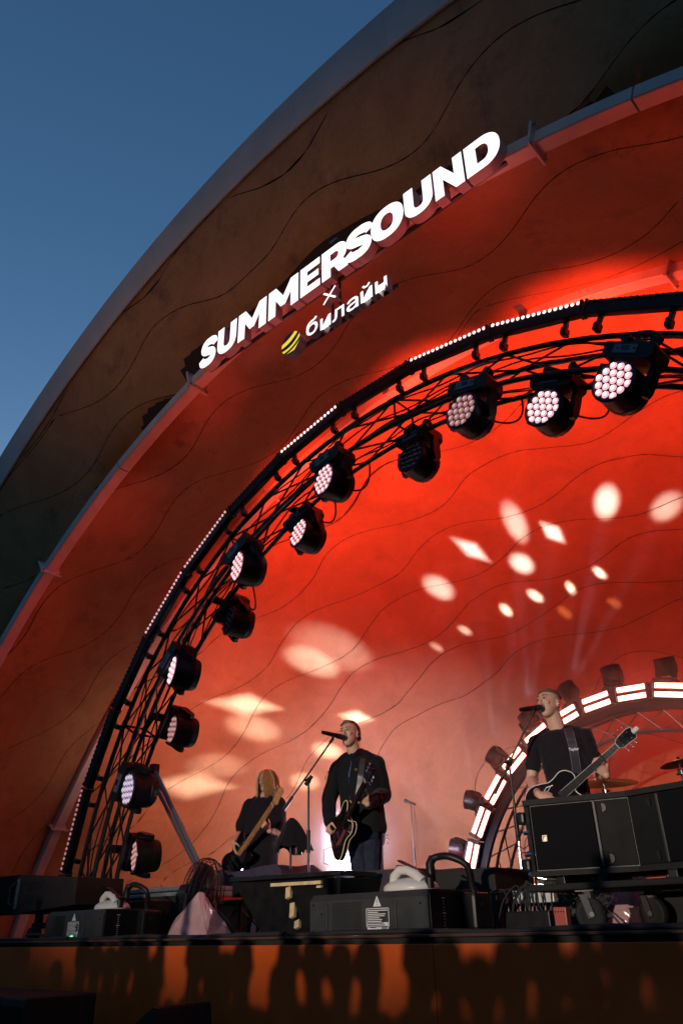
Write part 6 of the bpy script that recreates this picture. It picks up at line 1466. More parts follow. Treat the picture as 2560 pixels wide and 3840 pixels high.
ts = link('t_shirt', remeshed(mb, 't_shirt', .0075, 4, .007, 11, (1, 1, 1.6)), TEE, P3)
tt = bvh(ts)
st_ = ribbon(tt, [(.115, 1.465), (.122, 1.40), (.130, 1.30), (.133, 1.18), (.128, 1.05)], .072, 'guitar_strap', mat('strap_web', (.028, .024, .034), .6, noise_amt=.15), P3, .006, .004)
# lettering on the strap, and its stitching
cu = bpy.data.curves.new('strap_lettering', 'FONT'); cu.body = 'Taylor'; cu.size = .030; cu.extrude = .0008; cu.offset = .0008; cu.align_x = 'CENTER'
o = bpy.data.objects.new('strap_lettering', cu); C.objects.link(o); dg = bpy.context.evaluated_depsgraph_get(); dg.update()
me = bpy.data.meshes.new_from_object(o.evaluated_get(dg)); bpy.data.objects.remove(o)
fp_ = front(tt, .134, 1.262, .014)
for v in me.vertices: v.co = V((fp_.x + v.co.x, fp_.y - v.co.z - (.000), fp_.z + v.co.y))
me.materials.clear(); link('strap_lettering', me, LABELW, st_)
for dx in (-.032, .032): ribbon(tt, [(.115 + dx, 1.455), (.122 + dx, 1.40), (.130 + dx, 1.30), (.133 + dx, 1.18), (.128 + dx, 1.06)], .0022, 'stitching', mat('grey_thread', (.22, .2, .22), .7), st_, .0105, .001)
mb = MB(); mb.sphere(Pp(.083, .004, -.010), (.009, .011, .015), 10, 6, H3); mb.build('ear_monitor', CHROME, P3, smooth=True)
mb = MB(); d = (LE - LW).normalized(); mb.cyl(LW + d * .012, LW + d * .040, .033, 14); mb.build('watch', WRIST, P3, smooth=True)
mb = MB(); d = (RE - RW).normalized(); q = d.to_track_quat('Z', 'Y').to_matrix(); mb.torus(RW + d * .02, .030, .004, 'z', 20, 6, q); mb.build('bracelet', mat('red_cord', (.4, .05, .05), .6), P3, smooth=True)
mb = MB(); torso(mb, T3, [(V((.045, 0, .92)), .150, .105, None), (V((.045, 0, .84)), .160, .115, None), (V((.045, 0, .78)), .158, .11, None)])
limb(mb, [RHp - V((0, 0, .04)), RK, RF + V((0, 0, .05))], [.098, .074, .062]); limb(mb, [LHp - V((0, 0, .04)), LK, LF + V((0, 0, .05))], [.098, .074, .062])
link('trousers', remeshed(mb, 'trousers', .009, 4, .006, 12), JEANS, P3)
for f in (RF, LF):
    mb = MB(); mb.sphere((f.x - .02, f.y - .06, .05), (.05, .13, .05), 14, 8); mb.build('shoe', BLACK, P3, smooth=True)
G3, GM3 = guitar('single_cut_guitar', 'glossy black single-cut guitar with white binding held by the right singer', X3, frame(*X3), 'single', (-.085, -.225, .865), (.70, -.25, .47), (-.22, -.92, -.30), .20)
mb = MB(); mb.box((.725, 0, .016), (.016, .06, .010), bev=.003); mb.box((.725, .045, .012), (.014, .05, .012), Matrix.Rotation(R(20), 3, 'X'), bev=.003); mb.box((.725, .03, -.028), (.014, .08, .010), bev=.003)
mb.build('capo', BLACK, G3)

# ---- bass player: long blond hair, loose black T-shirt
X1 = (-3.31, 6.37); P1 = person(*X1, 'bass player with long blond hair over the face, in a loose black T-shirt')
T1 = yawm(R(24)); H1 = yawm(R(48)) @ Matrix.Rotation(R(8), 3, 'X')
hc = V((-.005, -.02, 1.60)); nb = V((-.04, .02, 1.42))
RS, LS = V((-.19, .06, 1.33)), V((.13, -.055, 1.33)); RE, LE = V((-.295, .06, 1.04)), V((.135, -.03, 1.03)); RW, LW = V((-.36, -.10, .93)), V((.03, -.24, 1.03))
RHp, LHp = V((-.14, .0, .80)), V((.02, .0, .80)); RK, LK = V((-.16, -.02, .44)), V((.03, -.03, .44)); RF, LF = V((-.18, .02, .08)), V((.04, .0, .08))
mb = MB(); Pp = head(mb, hc, H1, .97)
limb(mb, [hc + H1 @ V((0, .025, -.07)), nb + V((0, .01, -.02))], [.054, .060])
torso(mb, T1, [(V((-.06, 0, .78)), .15, .10, None), (V((-.05, .0, 1.05)), .14, .10, None), (V((-.04, 0, 1.3)), .16, .10, None), (nb + V((0, .02, -.01)), .075, .06, None)])
for pts in ((RS, RE, RW), (LS, LE, LW)): limb(mb, [pts[0], pts[0].lerp(pts[1], .5), pts[1], pts[1].lerp(pts[2], .35), pts[2]], [.048, .045, .040, .041, .028])
for pts in ((RHp, RK, RF), (LHp, LK, LF)): limb(mb, pts, [.07, .05, .04])
hand(mb, RW, (.05, -.35, -.8), (.8, .2, -.2), (.3, -.9, .1), (.35, .6, .4), 1.0, .3, .08)
hand(mb, LW, (-.55, -.12, .6), (-.2, .6, .5), (.3, .2, .9), (.55, 1.2, .8), 1.0, .2, .06)
link('body', remeshed(mb, 'body', .0062, 3), SKIN, P1)
face(Pp, H1, .97, P1, HAIRBL)
mb = MB(); J = [(V((-.065, .0, .655)), .195, .135, None), (V((-.06, .0, .72)), .200, .14, None), (V((-.055, .0, .90)), .198, .142, None), (V((-.05, .0, 1.10)), .198, .14, None), (V((-.042, .0, 1.25)), .205, .13, None), (V((-.038, .003, 1.34)), .185, .108, None), (V((-.038, .008, 1.39)), .125, .085, None), (nb + V((0, .01, -.005)), .082, .074, None)]
torso(mb, T1, J)
traps(mb, nb + V((0, 0, -.03)), (RS, LS), .058); limb(mb, [RS, RS.lerp(RE, .75)], [.085, .086]); limb(mb, [LS, LS.lerp(LE, .70)], [.090, .094])
link('t_shirt', remeshed(mb, 't_shirt', .0085, 4, .008, 8, (1, 1, .5)), TEE, P1)
mb = MB(); torso(mb, T1, [(V((-.06, 0, .86)), .155, .11, None), (V((-.06, 0, .78)), .175, .125, None), (V((-.06, 0, .70)), .172, .12, None)])
limb(mb, [RHp - V((0, 0, .04)), RK, RF + V((0, 0, .05))], [.105, .095, .09]); limb(mb, [LHp - V((0, 0, .04)), LK, LF + V((0, 0, .05))], [.105, .095, .09])
link('trousers', remeshed(mb, 'trousers', .009, 4, .008, 10, (1, 1, .5)), TROUS, P1)
for f in (RF, LF):
    mb = MB(); mb.sphere((f.x - .02, f.y - .06, .05), (.05, .13, .05), 14, 8); mb.build('shoe', BLACK, P1, smooth=True)
mb = MB(); d = (LE - LW).normalized(); mb.cyl(LW + d * .010, LW + d * .036, .032, 14); mb.build('watch', WRIST, P1, smooth=True)
# hair: a fall of strands from the crown
rr = random.Random(3)
mb = MB()
mb.ring_loft([ell_ring(hc + H1 @ V((0, (f + k) / 2, z)), H1, w_, (k - f) / 2, 22, 2.2) for z, w_, f, k in [(-.15, .070, -.01, .10), (-.10, .082, -.02, .108), (-.02, .086, -.03, .110), (.04, .085, -.05, .108), (.08, .078, -.075, .098), (.11, .055, -.06, .07), (.128, .022, -.02, .03)]])
hcap = link('hair', remeshed(mb, 'hair', .008, 2, .003, 30, (1, 1, .15)), HAIRBL, P1)
mb = MB()
for k in range(800):
    a = rr.uniform(0, 2 * math.pi); 
    ca, sa = math.cos(a), math.sin(a)
    fr_ = max(0, -sa)
    if fr_ > .72 and ca < .45: continue
    l_ = rr.uniform(.90, 1.0); w0 = rr.uniform(.94, 1.08)
    top = V((.012 * ca, .005 + .03 * sa, .126)); pts = []
    for t in [i / 9 for i in range(10)]:
        z = .128 - .325 * l_ * t ** 1.25
        rx = (.02 + .080 * min(1, (t * 2.4)) ** .6 + .045 * t ** 1.5) * w0; ry = (.03 + .084 * min(1, t * 2.4) ** .6 + .030 * t) * w0
        pts.append(hc + H1 @ V((rx * ca * (1 - .04 * fr_), .006 + ry * sa, z)) + V((.006 * math.sin(5 * t + a * 9), 0, 0)))
    mb.tube(pts, [.0028, .003, .003, .003, .003, .003, .0028, .0024, .002, .001], 3)
o = mb.build('hair_strands', HAIRBL, P1, smooth=True); o['kind'] = 'stuff'
guitar('bass_guitar', 'black bass guitar with pale maple neck held by the long-haired player', X1, frame(*X1), 'bass', (-.2375, -.24, .866), (.38, -.42, .50), (-.50, -.82, .22), .42)

# ---- drummer seen between cymbal and picture edge
X4 = (0.50, 9.42); P4 = person(*X4, 'drummer sitting inside the drum arch, face half hidden by a cymbal')
T4 = yawm(R(20)); H4 = yawm(R(35)) @ Matrix.Rotation(R(-4), 3, 'X')
hc = V((.06, 0, 1.63)); nb = V((.08, .04, 1.44))
mb = MB(); Pp = head(mb, hc, H4)
limb(mb, [hc + H4 @ V((0, .025, -.07)), nb], [.054, .060]); torso(mb, T4, [(V((.1, .06, .92)), .15, .11, None), (V((.1, .05, 1.2)), .16, .11, None), (V((.09, .05, 1.34)), .18, .10, None), (nb, .07, .06, None)])
for sx, S_, E_, W_2 in ((-1, V((-.10, .08, 1.32)), V((-.22, .0, 1.08)), V((-.16, -.22, 1.0))), (1, V((.27, .0, 1.32)), V((.36, -.08, 1.08)), V((.22, -.28, 1.02)))):
    limb(mb, [S_, E_, W_2], [.05, .042, .028]); hand(mb, W_2, (.1 * -sx, -.9, -.1), (0, 0, -1), (-sx, 0, 0), (.9, 1.1, .7), 1, .3)
limb(mb, [V((.02, .05, .92)), V((-.1, -.3, .88)), V((-.12, -.32, .5))], [.085, .06, .045]); limb(mb, [V((.18, .05, .92)), V((.3, -.3, .88)), V((.32, -.32, .5))], [.085, .06, .045])
link('body', remeshed(mb, 'body', .008, 3), SKIN, P4); face(Pp, H4, 1, P4, HAIRB)
mb = MB(); torso(mb, T4, [(V((.1, .06, .88)), .19, .14, None), (V((.1, .05, 1.2)), .19, .13, None), (V((.09, .05, 1.33)), .20, .11, None), (V((.085, .04, 1.41)), .10, .08, None)])
limb(mb, [V((-.10, .08, 1.32)), V((-.17, .03, 1.18))], [.075, .065]); limb(mb, [V((.27, 0, 1.32)), V((.32, -.05, 1.18))], [.075, .065])
link('t_shirt', remeshed(mb, 't_shirt', .01, 3, .006, 9), TEE, P4)
mb = MB(); mb.ring_loft([ell_ring(hc + H4 @ V((0, (f + k) / 2, z)), H4, w_, (k - f) / 2, 20, 2.2) for z, w_, f, k in [(.03, .079, -.01, .10), (.07, .079, -.09, .10), (.10, .06, -.075, .08), (.125, .024, -.03, .04)]]); link('hair', remeshed(mb, 'hair', .008, 2), HAIRB, P4)
mb = MB(); limb(mb, [V((.02, .05, .90)), V((-.1, -.3, .86)), V((-.12, -.32, .45))], [.105, .08, .07]); limb(mb, [V((.18, .05, .90)), V((.3, -.3, .86)), V((.32, -.32, .45))], [.105, .08, .07]); link('trousers', remeshed(mb, 'trousers', .011, 3), JEANS, P4)
T = thing('drum_stool', 'round black drum stool under the drummer', 'stool', (0.44, 9.55, 0)); mb = MB(); mb.cyl((0, 0, .74), (0, 0, .82), .17, 20); mb.build('seat', BLACK, T, smooth=True); mb = MB(); mb.cyl((0, 0, .42), (0, 0, .74), .025, 8); mb.build('post', CHROME, T)
for k in range(3):
    a = k * 2.1; mb = MB(); mb.cyl((0, 0, .6), (.22 * math.cos(a), .22 * math.sin(a), .41), .012, 6); mb.build('leg', CHROME, T)
mb = MB(); mb.box((0.25, 8.85, .2), (2.4, 2.0, .398), bev=.01); tag(mb.build('drum_riser', BLACKT), 'black drum riser platform inside the small arch', 'riser')

# ---- drum kit pieces in view
def cymbal(label, c, r_, tilt, tdir, z0=.4):
    T = thing('cymbal', label, 'cymbal', c)
    Mx = Matrix.Rotation(R(tilt), 3, tdir)
    mb = MB(); mb.lathe([(0.0, .030), (.02, .030), (.045, .012), (r_ * .6, .004), (r_, -.012), (r_, -.015), (r_ * .6, .001), (.045, .008), (0.0, .02)], 40, Mx); mb.build('plate', CYMB, T, smooth=True)
    mb = MB(); mb.cyl((0, 0, -(c[2] - z0)), (0, 0, .05), .011, 8); mb.build('stand', CHROME, T, smooth=True)
    mb = MB(); mb.cyl((0, 0, .03), (0, 0, .055), .018, 10); mb.build('felt', TEE, T)
    mb = MB(); mb.box((.0, -.02, -.10), (.05, .04, .06), bev=.01); mb.cyl((-.04, -.02, -.12), (.05, -.03, -.09), .012, 8); mb.build('tilter', CHROME, T)
    for k in range(3):
        a = k * 2.1 + .5; mb = MB(); mb.cyl((0, 0, -(c[2] - z0) + .3), (.25 * math.cos(a), .25 * math.sin(a), -(c[2] - z0) + .01), .010, 6); mb.build('stand_leg', CHROME, T)
cymbal('bronze cymbal on a chrome stand just above the right loudspeaker', (0.09, 8.0, 1.335), .34, 2, 'Y', .4)
cymbal('tilted bronze cymbal in front of the drummer face', (0.74, 8.45, 1.50), .20, -8, 'Y', .4)
T = thing('floor_tom', 'drum with orange hoop seen under the right loudspeaker', 'drum', (0.42, 7.75, 0.0))
mb = MB(); mb.lathe([(.0, .42), (.19, .42), (.19, .80), (0.0, .80)], 32); mb.build('shell', DRUMK, T, smooth=True)
for z in (.43, .79):
    mb = MB(); mb.torus((0, 0, z), .195, .012, 'z', 36, 6); mb.build('hoop', REDDRUM, T, smooth=True)
for k in range(6):
    a = k * 1.047; mb = MB(); mb.box((.2 * math.cos(a), .2 * math.sin(a), .61), (.02, .02, .07), Matrix.Rotation(a, 3, 'Z'), bev=.004); mb.build('lug', CHROME, T)
for k in range(3):
    a = k * 2.09 + .4; mb = MB(); mb.cyl((.21 * math.cos(a), .21 * math.sin(a), 0), (.21 * math.cos(a), .21 * math.sin(a), .6), .009, 6); mb.build('leg', CHROME, T)

# ------------------------------------------------------------------ microphone stands
def loc2w(xy, p):
    Rm = Matrix.Rotation(frame(*xy), 3, 'Z'); return Rm @ V(p) + V((xy[0], xy[1], 0))
f2 = lambda p: loc2w(X2, p); f3 = lambda p: loc2w(X3, p)
mic_stand('mic_stand', 'black boom microphone stand in front of the singer in the jacket', f2((-.392, -.25, 0)), f2((-.392, -.25, 1.25)), f2((-.622, -.22, 1.005)), f2((-.172, -.27, 1.605)), f2((-.262, -.31, 1.672)), f2((-.058, -.170, 1.648)))
mic_stand('mic_stand', 'shiny boom microphone stand in front of the singer in the T-shirt', f3((-.383, -.22, 0)), f3((-.383, -.22, 1.186)), f3((-.530, -.18, .965)), f3((-.142, -.25, 1.560)), f3((-.240, -.29, 1.588)), f3((-.066, -.158, 1.622)), chrome=True)
T = thing('mic_stand', 'slim straight microphone stand far back beside the drum arch', 'microphone stand', (-2.60, 8.2, 0))
mb = MB(); mb.cyl((0, 0, 0), (0, 0, .82), .011, 8); mb.cyl((0, 0, .80), (-.01, 0, 1.44), .008, 8); mb.build('tube', BLACKM, T, smooth=True)
mb = MB(); mb.cyl((0, 0, .78), (0, 0, .92), .016, 10); mb.build('clutch', BLACK, T); mb = MB(); mb.cyl((0, 0, 0), (0, 0, .02), .13, 20); mb.build('base', BLACKM, T)
mb = MB(); mb.tube([(.05, 0, .85), (.06, 0, 1.1), (.045, -.01, 1.4)], .004, 5); mb.build('lead', RUBBER, T, smooth=True)
K = thing('microphone', 'small microphone on the slim stand far back', 'microphone', (-2.60, 8.2, 1.44)); 
mb = MB(); q = V((-.8, -.3, .35)).to_track_quat('Z', 'Y').to_matrix(); mb.lathe([(0, -.06), (.014, -.06), (.017, .04), (.018, .06)], 12, q); mb.build('body', BLACK, K, smooth=True); mb = MB(); mb.sphere(q @ V((0, 0, .08)), .026, 12, 8); mb.build('grille', mat('mic_mesh', (0.03, 0.03, 0.032), 0.4), K, smooth=True)
guitar('spare_guitar', 'spare guitar upright on a stand behind the front singer, only its neck showing', (-2.20, 7.05), frame(-2.20, 7.05), 'single', (0, 0, .12), (.03, .10, 1.0), (0, -1, .1), 0.14)
T = thing('guitar_stand', 'low black stand holding the spare guitar', 'stand', (-2.20, 7.07, 0)); mb = MB(); mb.box((0, 0, .015), (.3, .26, .03), bev=.005); mb.build('base', BLACKM, T); mb = MB(); mb.cyl((0, .15, 0), (0, .12, .5), .012, 8); mb.build('back_post', BLACKM, T)

# ------------------------------------------------------------------ right loudspeaker on its dolly
T = thing('line_array_speaker', 'wide black line array loudspeaker with V-shaped front on a wheeled dolly', 'loudspeaker', (1.40, 4.02, 0.262))
SW = Matrix(((1, 0, 0), (0, 0, 1), (0, 1, 0)))
mb = MB(); mb.prism([(0.02, .02), (.54, .135), (1.06, .02), (1.06, .48), (.80, .52), (.28, .52), (.02, .48)], .02, .365, SW); mb.build('cabinet', BLACK, T)
for z0, z1 in ((0.0, .026), (.358, .386)):
    mb = MB(); mb.prism([(-.005, -.012), (.45, .085), (.54, .112), (.63, .085), (1.085, -.012), (1.085, .49), (.81, .54), (.27, .54), (-.005, .49)], z0, z1, SW); mb.build('edge_plate', BLACKT, T)
u = V((.52, .115, 0)).normalized(); nrm = V((u.y, -u.x, 0))
for sgn in (1, -1):
    uu = V((u.x, u.y, 0)) if sgn > 0 else V((-u.x, u.y, 0)); org = V((.02, .02, 0)) if sgn > 0 else V((1.06, .02, 0)); nn = V((uu.y * sgn, -abs(uu.x), 0)).normalized()
    M3 = axes(uu, nn, (0, 0, 1)).to_3x3()
    mb = MB(); mb.box(org + uu * .175 + nn * .008 + V((0, 0, .192)), (.335, .022, .318), M3, bev=.004); mb.build('grille', GRILLE, T)
    mb = MB(); mb.box(org + uu * .445 - nn * .004 + V((0, 0, .192)), (.17, .02, .32), M3, bev=.004); hp = mb.build('horn_panel', BLACKR, T)
    mb = MB(); mb.box(org + uu * .354 + nn * .006 + V((0, 0, .192)), (.016, .024, .32), M3, bev=.004); mb.build('panel_lip', mat('grey_black_lip', (.035, .035, .034), .5), T)
    for z in (.315, .068):
        mb = MB(); cc = org + uu * .395 + nn * .012 + V((0, 0, z)); n_ = 12
        pts = [V((.022 * math.cos(a), 0, .022 * math.sin(a))) for a in [-math.pi / 2 + math.pi * i / n_ for i in range(n_ + 1)]]
        vs = [cc + uu * p.x + V((0, 0, p.z)) for p in pts]; o_ = len(mb.v)
        mb.v += [v + nn * .004 for v in vs] + [v - nn * .012 for v in vs]; k_ = len(vs)
        mb.f += [tuple(range(k_)), tuple(range(2 * k_ - 1, k_ - 1, -1))] + [(i, (i + 1) % k_, k_ + (i + 1) % k_, k_ + i) for i in range(k_)]
        mb.build('finger_latch', mat('latch_recess', (.006, .006, .006), .5), hp)
    if sgn > 0:
        cc = org + uu * .068 + nn * .0205 + V((0, 0, .185)); mb = MB(); mb.box(cc, (.026, .003, .030), M3)
        em = mb.build('emblem', mat('emblem_gold', (.55, .50, .36), .4, metal=.3), T)
        mb = MB(); mb.box(cc + nn * .002, (.021, .001, .025), M3); mb.build('emblem_field', mat('emblem_dark', (.16, .16, .15), .4), em)
        mb = MB(); n_ = 8; vs = [cc + nn * .0032 + uu * .0095 + V((0, 0, -.011))] + [cc + nn * .0032 + uu * (.0095 - .016 * math.cos(a)) + V((0, 0, -.011 + .019 * math.sin(a))) for a in [math.pi / 2 * i / n_ for i in range(n_ + 1)]]
        mb.add(vs, [(0, i, i + 1) for i in range(1, n_ + 1)]); mb.build('emblem_curve', mat('emblem_gold', (.55, .50, .36), .4), em)
rl = MB(); rl.box((-.018, .06, .19), (.03, .03, .37), bev=.005); rl.box((.0, .03, .19), (.015, .015, .36)); r_ = rl.build('rigging_rail', BLACKM, T)
for z in (.30, .06):
    mb = MB(); mb.box((-.048, .05, z), (.05, .07, .065), bev=.014); mb.build('rigging_block', BLACK, r_)
for z in (.225, .115):
    mb = MB(); mb.cyl((-.05, .05, z), (0, .05, z), .012, 8); mb.build('rigging_pin', CHROME, r_)
mb = MB(); mb.tube([(-.04, .05, .235), (-.10, .06, .22), (-.11, .06, .17), (-.07, .06, .145), (-.03, .05, .165)], .003, 5); mb.tube([(-.03, .05, .13), (-.08, .05, .125), (-.06, .05, .105), (-.02, .05, .11)], .003, 5); o = mb.build('pin_wires', BLACKM, r_); o['kind'] = 'stuff'
for x in (.12, .36, .72, .98):
    mb = MB(); mb.box((x, .22, -.02), (.05, .3, .042), bev=.006); mb.build('skid', BLACK, T)
T = thing('dolly', 'black wooden dolly board on big casters under the right loudspeaker', 'dolly', (1.37, 3.98, 0))
mb = MB(); mb.box((.72, .30, .205), (1.42, .64, .032), bev=.010); mb.build('board', BLACKT, T)
for x, y, a in ((.32, .06, .5), (.50, .40, -.2), (1.25, .06, .4), (1.28, .50, .9)):
    Mz = Matrix.Rotation(a, 3, 'Z'); c = V((x, y, .078))
    mb = MB(); mb.box((x, y, .184), (.10, .085, .008)); cp_ = mb.build('caster_plate', STEEL, T)
    mb = MB(); mb.cyl((x, y, .15), (x, y, .18), .03, 12)
    for s_ in (-1, 1): mb.box(c + Mz @ V((-.015, s_ * .033, .035)), (.034, .005, .105), Mz @ Matrix.Rotation(R(-15), 3, 'Y'))
    mb.box(c + Mz @ V((-.02, 0, .085)), (.06, .07, .008), Mz); mb.build('caster_fork', mat('dull_zinc', (.10, .10, .105), .5, metal=.7), cp_)
    mb = MB(); q = Mz @ Matrix.Rotation(R(90), 3, 'X'); mb.lathe([(.02, -.024), (.052, -.024), (.058, -.026), (.072, -.022), (.077, -.010), (.077, .010), (.072, .022), (.058, .026), (.052, .024), (.02, .024)], 28, q, c + Mz @ V((-.0, 0, 0))); mb.build('wheel', RUBBER, cp_, smooth=True)
    mb = MB(); mb.cyl(c + Mz @ V((0, -.038, 0)), c + Mz @ V((0, .038, 0)), .012, 8); mb.build('axle', STEEL, cp_)
T = thing('equipment_box', 'low black box with steel foot behind the right dolly', 'box', (1.82, 4.5, 0)); mb = MB(); mb.box((.25, .15, .10), (.5, .3, .15), bev=.008); mb.build('body', BLACK, T); mb = MB(); mb.box((.25, 0, .02), (.46, .03, .025), bev=.004); mb.build('rail', STEEL, T); mb = MB(); mb.box((-.0, 0, .16), (.02, .04, .06), bev=.006); mb.build('corner', STEEL, T)

# ------------------------------------------------------------------ cable box and loose leads
T = thing('stage_box', 'black cable box full of coloured plugs left of the dolly', 'stage box', (.95, 4.4, 0))
mb = MB(); mb.box((.16, .1, .055), (.30, .22, .11), bev=.008); mb.build('body', BLACK, T)
rr = random.Random(11); pm = [BLUEPL, REDPL, BLACK, YELPL, BLACK, BLUEPL, REDPL, BLACK, BLACK, YELPL]
for i in range(10):
    x = .03 + .027 * i + rr.uniform(-.004, .004); y = .02 + .05 * (i % 3)
    mb = MB(); mb.cyl((x, y, .105), (x + rr.uniform(-.008, .008), y, .135), .008, 8, .005); mb.build('plug', pm[i], T, smooth=True)
for i in range(9):
    x = .03 + .029 * i; y = .02 + .05 * (i % 3); h_ = rr.uniform(.06, .11); e = V((rr.uniform(-.32, -.02), rr.uniform(-.30, .05), .01)) if i < 7 else V((rr.uniform(.2, .5), rr.uniform(-.3, -.1), .01))
    tag(hose([V((.95 + x, 4.4 + y, .132)), V((.95 + x + e.x * .1, 4.4 + y + .0, .16 + h_)), V((.95 + x + e.x * .6, 4.4 + y + e.y * .5, .14 + h_ * .3)), V((.95 + x + e.x, 4.4 + y + e.y, .012)), V((.95 + x + e.x - .2, 4.4 + y + e.y - .05, .010))], rr.uniform(.0045, .007), RUBBER, 'signal_cable', None, False), 'thin black lead arching out of the cable box of plugs, %s from its left end' % ['first', 'second', 'third', 'fourth', 'fifth', 'sixth', 'seventh', 'eighth', 'ninth'][i], 'cable', 'leads of the cable box')
mb = MB(); mb.box((1.05, 4.62, .19), (.28, .05, .07), bev=.006); tag(mb.build('power_strip', WHITEPL), 'white power strip standing behind the cable box plugs', 'power strip')
T = thing('cable_tester', 'small red box with round holes right of the cable box', 'box', (1.30, 4.36, 0)); mb = MB(); mb.box((.04, .03, .065), (.075, .05, .115), bev=.004); mb.build('body', mat('red_box', (.45, .10, .08), .4), T)
for k in range(4):
    mb = MB(); mb.cyl((.015 + .017 * k, .0035, .10), (.015 + .017 * k, .01, .10), .0045, 8); mb.build('socket', BLACK, T)
lab = ['left part', 'middle part', 'right part']
for k in range(3):
    x0 = -5.6 + 2.5 * k
    tag(hose([(x0 + i * .5, 3.645 + .02 * math.sin(i * 1.7 + k), .018 + .006 * math.sin(i * 2.3 + k)) for i in range(7)], .013, RUBBER, 'edge_cable', None, False), 'thick black cable lying along the stage edge, %s' % lab[k], 'cable')
tag(hose([(-3.4, 3.70, .05), (-3.25, 3.72, .055), (-3.0, 3.735, .035), (-2.7, 3.70, .02), (-2.2, 3.68, .02)], .012, RUBBER, 'edge_cable', None, False), 'black cable drooping across the front of the left fog machine', 'cable')
tag(hose([(-1.1, 4.05, .015), (-.8, 4.0, .02), (-.55, 4.05, .012), (-.3, 4.02, .02), (-.1, 4.1, .012)], .007, RUBBER, 'loose_cable', None, False), 'thin lead lying below the monitor hood', 'cable')
tag(hose([(1.2, 3.8, .01), (1.5, 3.9, .012), (1.9, 3.86, .012), (2.4, 3.9, .012)], .010, RUBBER, 'loose_cable', None, False), 'black lead lying on the deck beneath the dolly', 'cable')

# ------------------------------------------------------------------ things in the pit in front of the stage
T = thing('subwoofer', 'black subwoofer in the pit at the lower left corner', 'loudspeaker', (-2.75, 3.08, GZ))
mb = MB(); mb.box((0, 0, .56), (2.3, .5, 1.12), bev=.015); mb.build('cabinet', BLACKT, T); mb = MB(); mb.box((0, -.255, .56), (2.2, .02, 1.02), bev=.006); mb.build('grille', GRILLE, T)
T = thing('front_fill', 'black round-backed front fill loudspeaker in the pit at the bottom edge', 'loudspeaker', (-.72, 3.28, GZ))
mb = MB(); mb.prism([(-.34, 0), (-.33, .62), (-.27, .78), (-.16, .92), (0.0, 1.03), (.12, 1.09), (.135, 1.08), (.24, .55), (.25, 0)], -.2, .2); mb.build('cabinet', BLACKT, T); mb = MB(); mb.box((-.02, -.206, .5), (.36, .015, .8), bev=.005); mb.build('grille', GRILLE, T)

# the audience between the tower spot and the stage
def fan_mesh(arms, hgt, seed):
    rr = random.Random(seed); mb = MB(); Hm = Matrix.Identity(3)
    head(mb, V((0, 0, hgt - .12)), yawm(0)); limb(mb, [V((0, .01, hgt - .2)), V((0, .02, hgt - .3))], [.055, .065])
    T_ = yawm(0)
    torso(mb, T_, [(V((0, 0, hgt * .5)), .17, .12, None), (V((0, 0, hgt * .66)), .16, .12, None), (V((0, 0, hgt * .79)), .20, .12, None), (V((0, .01, hgt * .84)), .09, .08, None)])
    for sx, up in zip((-1, 1), arms):
        S_ = V((sx * .2, 0, hgt * .80))
        if up: E_ = S_ + V((sx * .10, -.12, .20)); W_2 = E_ + V((-sx * .04, -.05, .26))
        else: E_ = S_ + V((sx * .07, .02, -.30)); W_2 = E_ + V((-sx * .02, -.12, -.23))
        limb(mb, [S_, E_, W_2], [.06, .045, .032]); hand(mb, W_2, W_2 - E_, (0, -1, 0), (-sx, 0, 0), (.2, .3, .2))
    for sx in (-1, 1): limb(mb, [V((sx * .09, 0, hgt * .5)), V((sx * .1, -.02, hgt * .27)), V((sx * .11, 0, .06)), V((sx * .11, -.12, .04))], [.10, .075, .05, .04])
    return remeshed(mb, 'body', .014, 3)
FM = [fan_mesh((0, 0), 1.74, 1), fan_mesh((1, 0), 1.70, 2), fan_mesh((1, 1), 1.78, 3), fan_mesh((0, 1), 1.66, 4)]
CLO = [mat('crowd_clothes_%s' % n_, c, .85) for n_, c in (('dark', (.03, .03, .035)), ('grey', (.12, .12, .12)), ('blue', (.05, .07, .14)))]
for i, me in enumerate(FM): me.materials.append(CLO[i % 3])
rr = random.Random(5)
crowd = []
for lo, hi in ((-2.75, -1.74), (-1.02, -0.28), (0.05, 0.42), (0.74, 1.22), (1.48, 3.2)):
    n_ = max(2, int(round((hi - lo) / 0.145)) + 1)
    for i in range(n_):
        x = lo + (hi - lo) * i / (n_ - 1); y = (-1.0, -1.45, -1.9)[i % 3]
        crowd.append((3.5 + (x - 3.5) * (17 + y) / 16, y, 1 if i % 7 == 3 else 0))
crowd += [(-1.30, -1.0, 4), (0.72, -1.2, 4), (-0.12, -2.6, 4), (1.25, -2.5, 4), (-1.75, -2.5, 4)]
for x, y, k in crowd:
    o = bpy.data.objects.new('person', FM[k % 4]); C.objects.link(o); o.scale = (1, 1, rr.uniform(1.055, 1.085) if k < 4 else rr.uniform(0.98, 1.0)); o.location = (x, y, GZ); o.rotation_euler = (0, 0, R(180 + rr.uniform(-15, 15)))
    tag(o, 'member of the audience standing in front of the stage', 'person', 'audience in front of the stage')

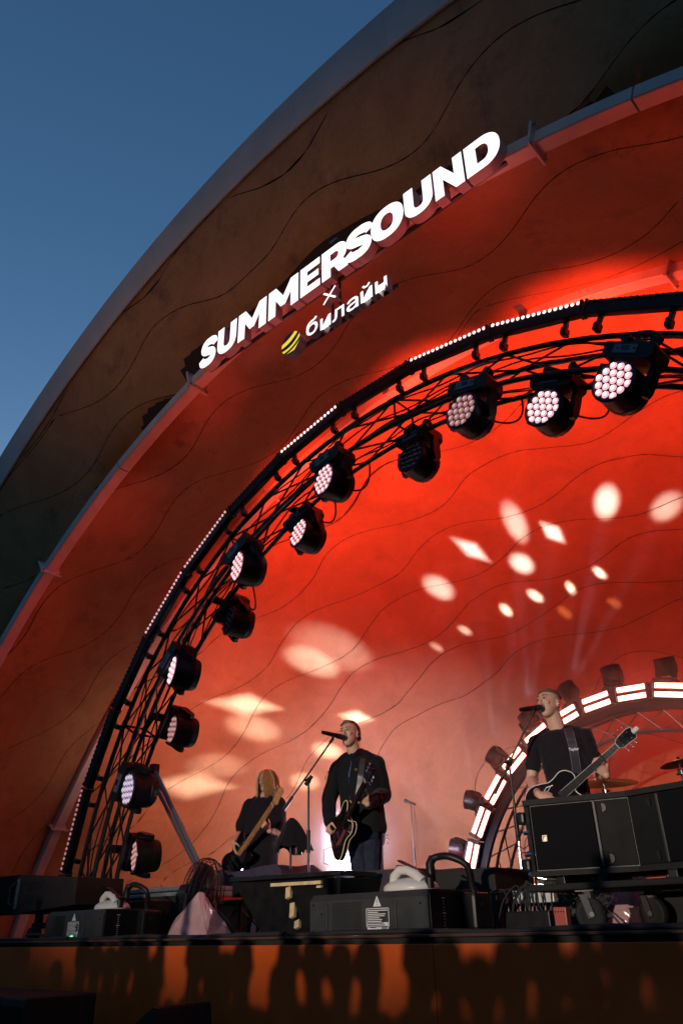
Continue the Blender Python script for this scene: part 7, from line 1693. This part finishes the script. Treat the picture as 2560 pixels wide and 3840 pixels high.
# ------------------------------------------------------------------ stage smoke hanging inside the shell
mb = MB(); rows = []
for i in range(41):
    q = -0.985 + 1.97 * i / 40
    row = []
    for v in [1.0 + 0.97 * k / 12 for k in range(13)]:
        p = shell(v, q); c_ = V((0, p.y, 0.3)); n_ = (c_ - p); p = p + n_ * min(1, 0.10 / max(n_.length, .2)) + V((0, -0.06, 0)); p.z = max(p.z, 0.03); row.append(p)
    rows.append(row)
mb.ring_loft(rows, cap=False, closed=False)
b = bmesh.new(); me = mb.mesh('haze'); b.from_mesh(me)
bmesh.ops.remove_doubles(b, verts=b.verts, dist=0.002)
bmesh.ops.holes_fill(b, edges=[e for e in b.edges if e.is_boundary]); bmesh.ops.recalc_face_normals(b, faces=b.faces); b.to_mesh(me); b.free()
HZ = bpy.data.materials.new('stage_smoke'); HZ.use_nodes = True; t = HZ.node_tree
for n_ in list(t.nodes):
    if n_.type == 'BSDF_PRINCIPLED': t.nodes.remove(n_)
pv = t.nodes.new('ShaderNodeVolumePrincipled'); pv.inputs['Color'].default_value = (0.9, 0.9, 0.9, 1); pv.inputs['Density'].default_value = 0.024; pv.inputs['Anisotropy'].default_value = 0.45
t.links.new(pv.outputs[0], t.nodes['Material Output'].inputs['Volume'])
tag(link('haze', me, HZ), kind='stuff')

# smoke by the blinder; puffs added as glow at its lens and drum arch
def puff(name, loc, scl, dens):
    mb = MB(); mb.sphere((0, 0, 0), 1.0, 24, 14); me = mb.mesh('smoke')
    SM = bpy.data.materials.new('glow_puff'); SM.use_nodes = True; t = SM.node_tree
    for n_ in list(t.nodes):
        if n_.type == 'BSDF_PRINCIPLED': t.nodes.remove(n_)
    pv = t.nodes.new('ShaderNodeVolumePrincipled'); pv.inputs['Color'].default_value = (0.95, 0.92, 0.95, 1); pv.inputs['Anisotropy'].default_value = 0.2
    tc = t.nodes.new('ShaderNodeTexCoord'); ln_ = t.nodes.new('ShaderNodeVectorMath'); ln_.operation = 'LENGTH'; t.links.new(tc.outputs['Object'], ln_.inputs[0])
    mr = t.nodes.new('ShaderNodeMapRange'); mr.interpolation_type = 'SMOOTHSTEP'; mr.inputs['From Min'].default_value = 1.0; mr.inputs['From Max'].default_value = 0.0; mr.inputs['To Max'].default_value = dens
    t.links.new(ln_.outputs['Value'], mr.inputs['Value']); t.links.new(mr.outputs[0], pv.inputs['Density']); t.links.new(pv.outputs[0], t.nodes['Material Output'].inputs['Volume'])
    o = link('smoke', me, SM, None, loc); o.scale = scl; tag(o, kind='stuff')
puff('smoke', (-2.75, 7.35, 0.95), (1.7, 0.85, 0.92), 0.60)
puff('smoke', V((-2.70, 7.0, 0.72)) + td * 0.12, (0.36, 0.36, 0.34), 4.0)
puff('smoke', (0.0, 9.0, 2.0), (3.4, 0.55, 1.6), 0.22)
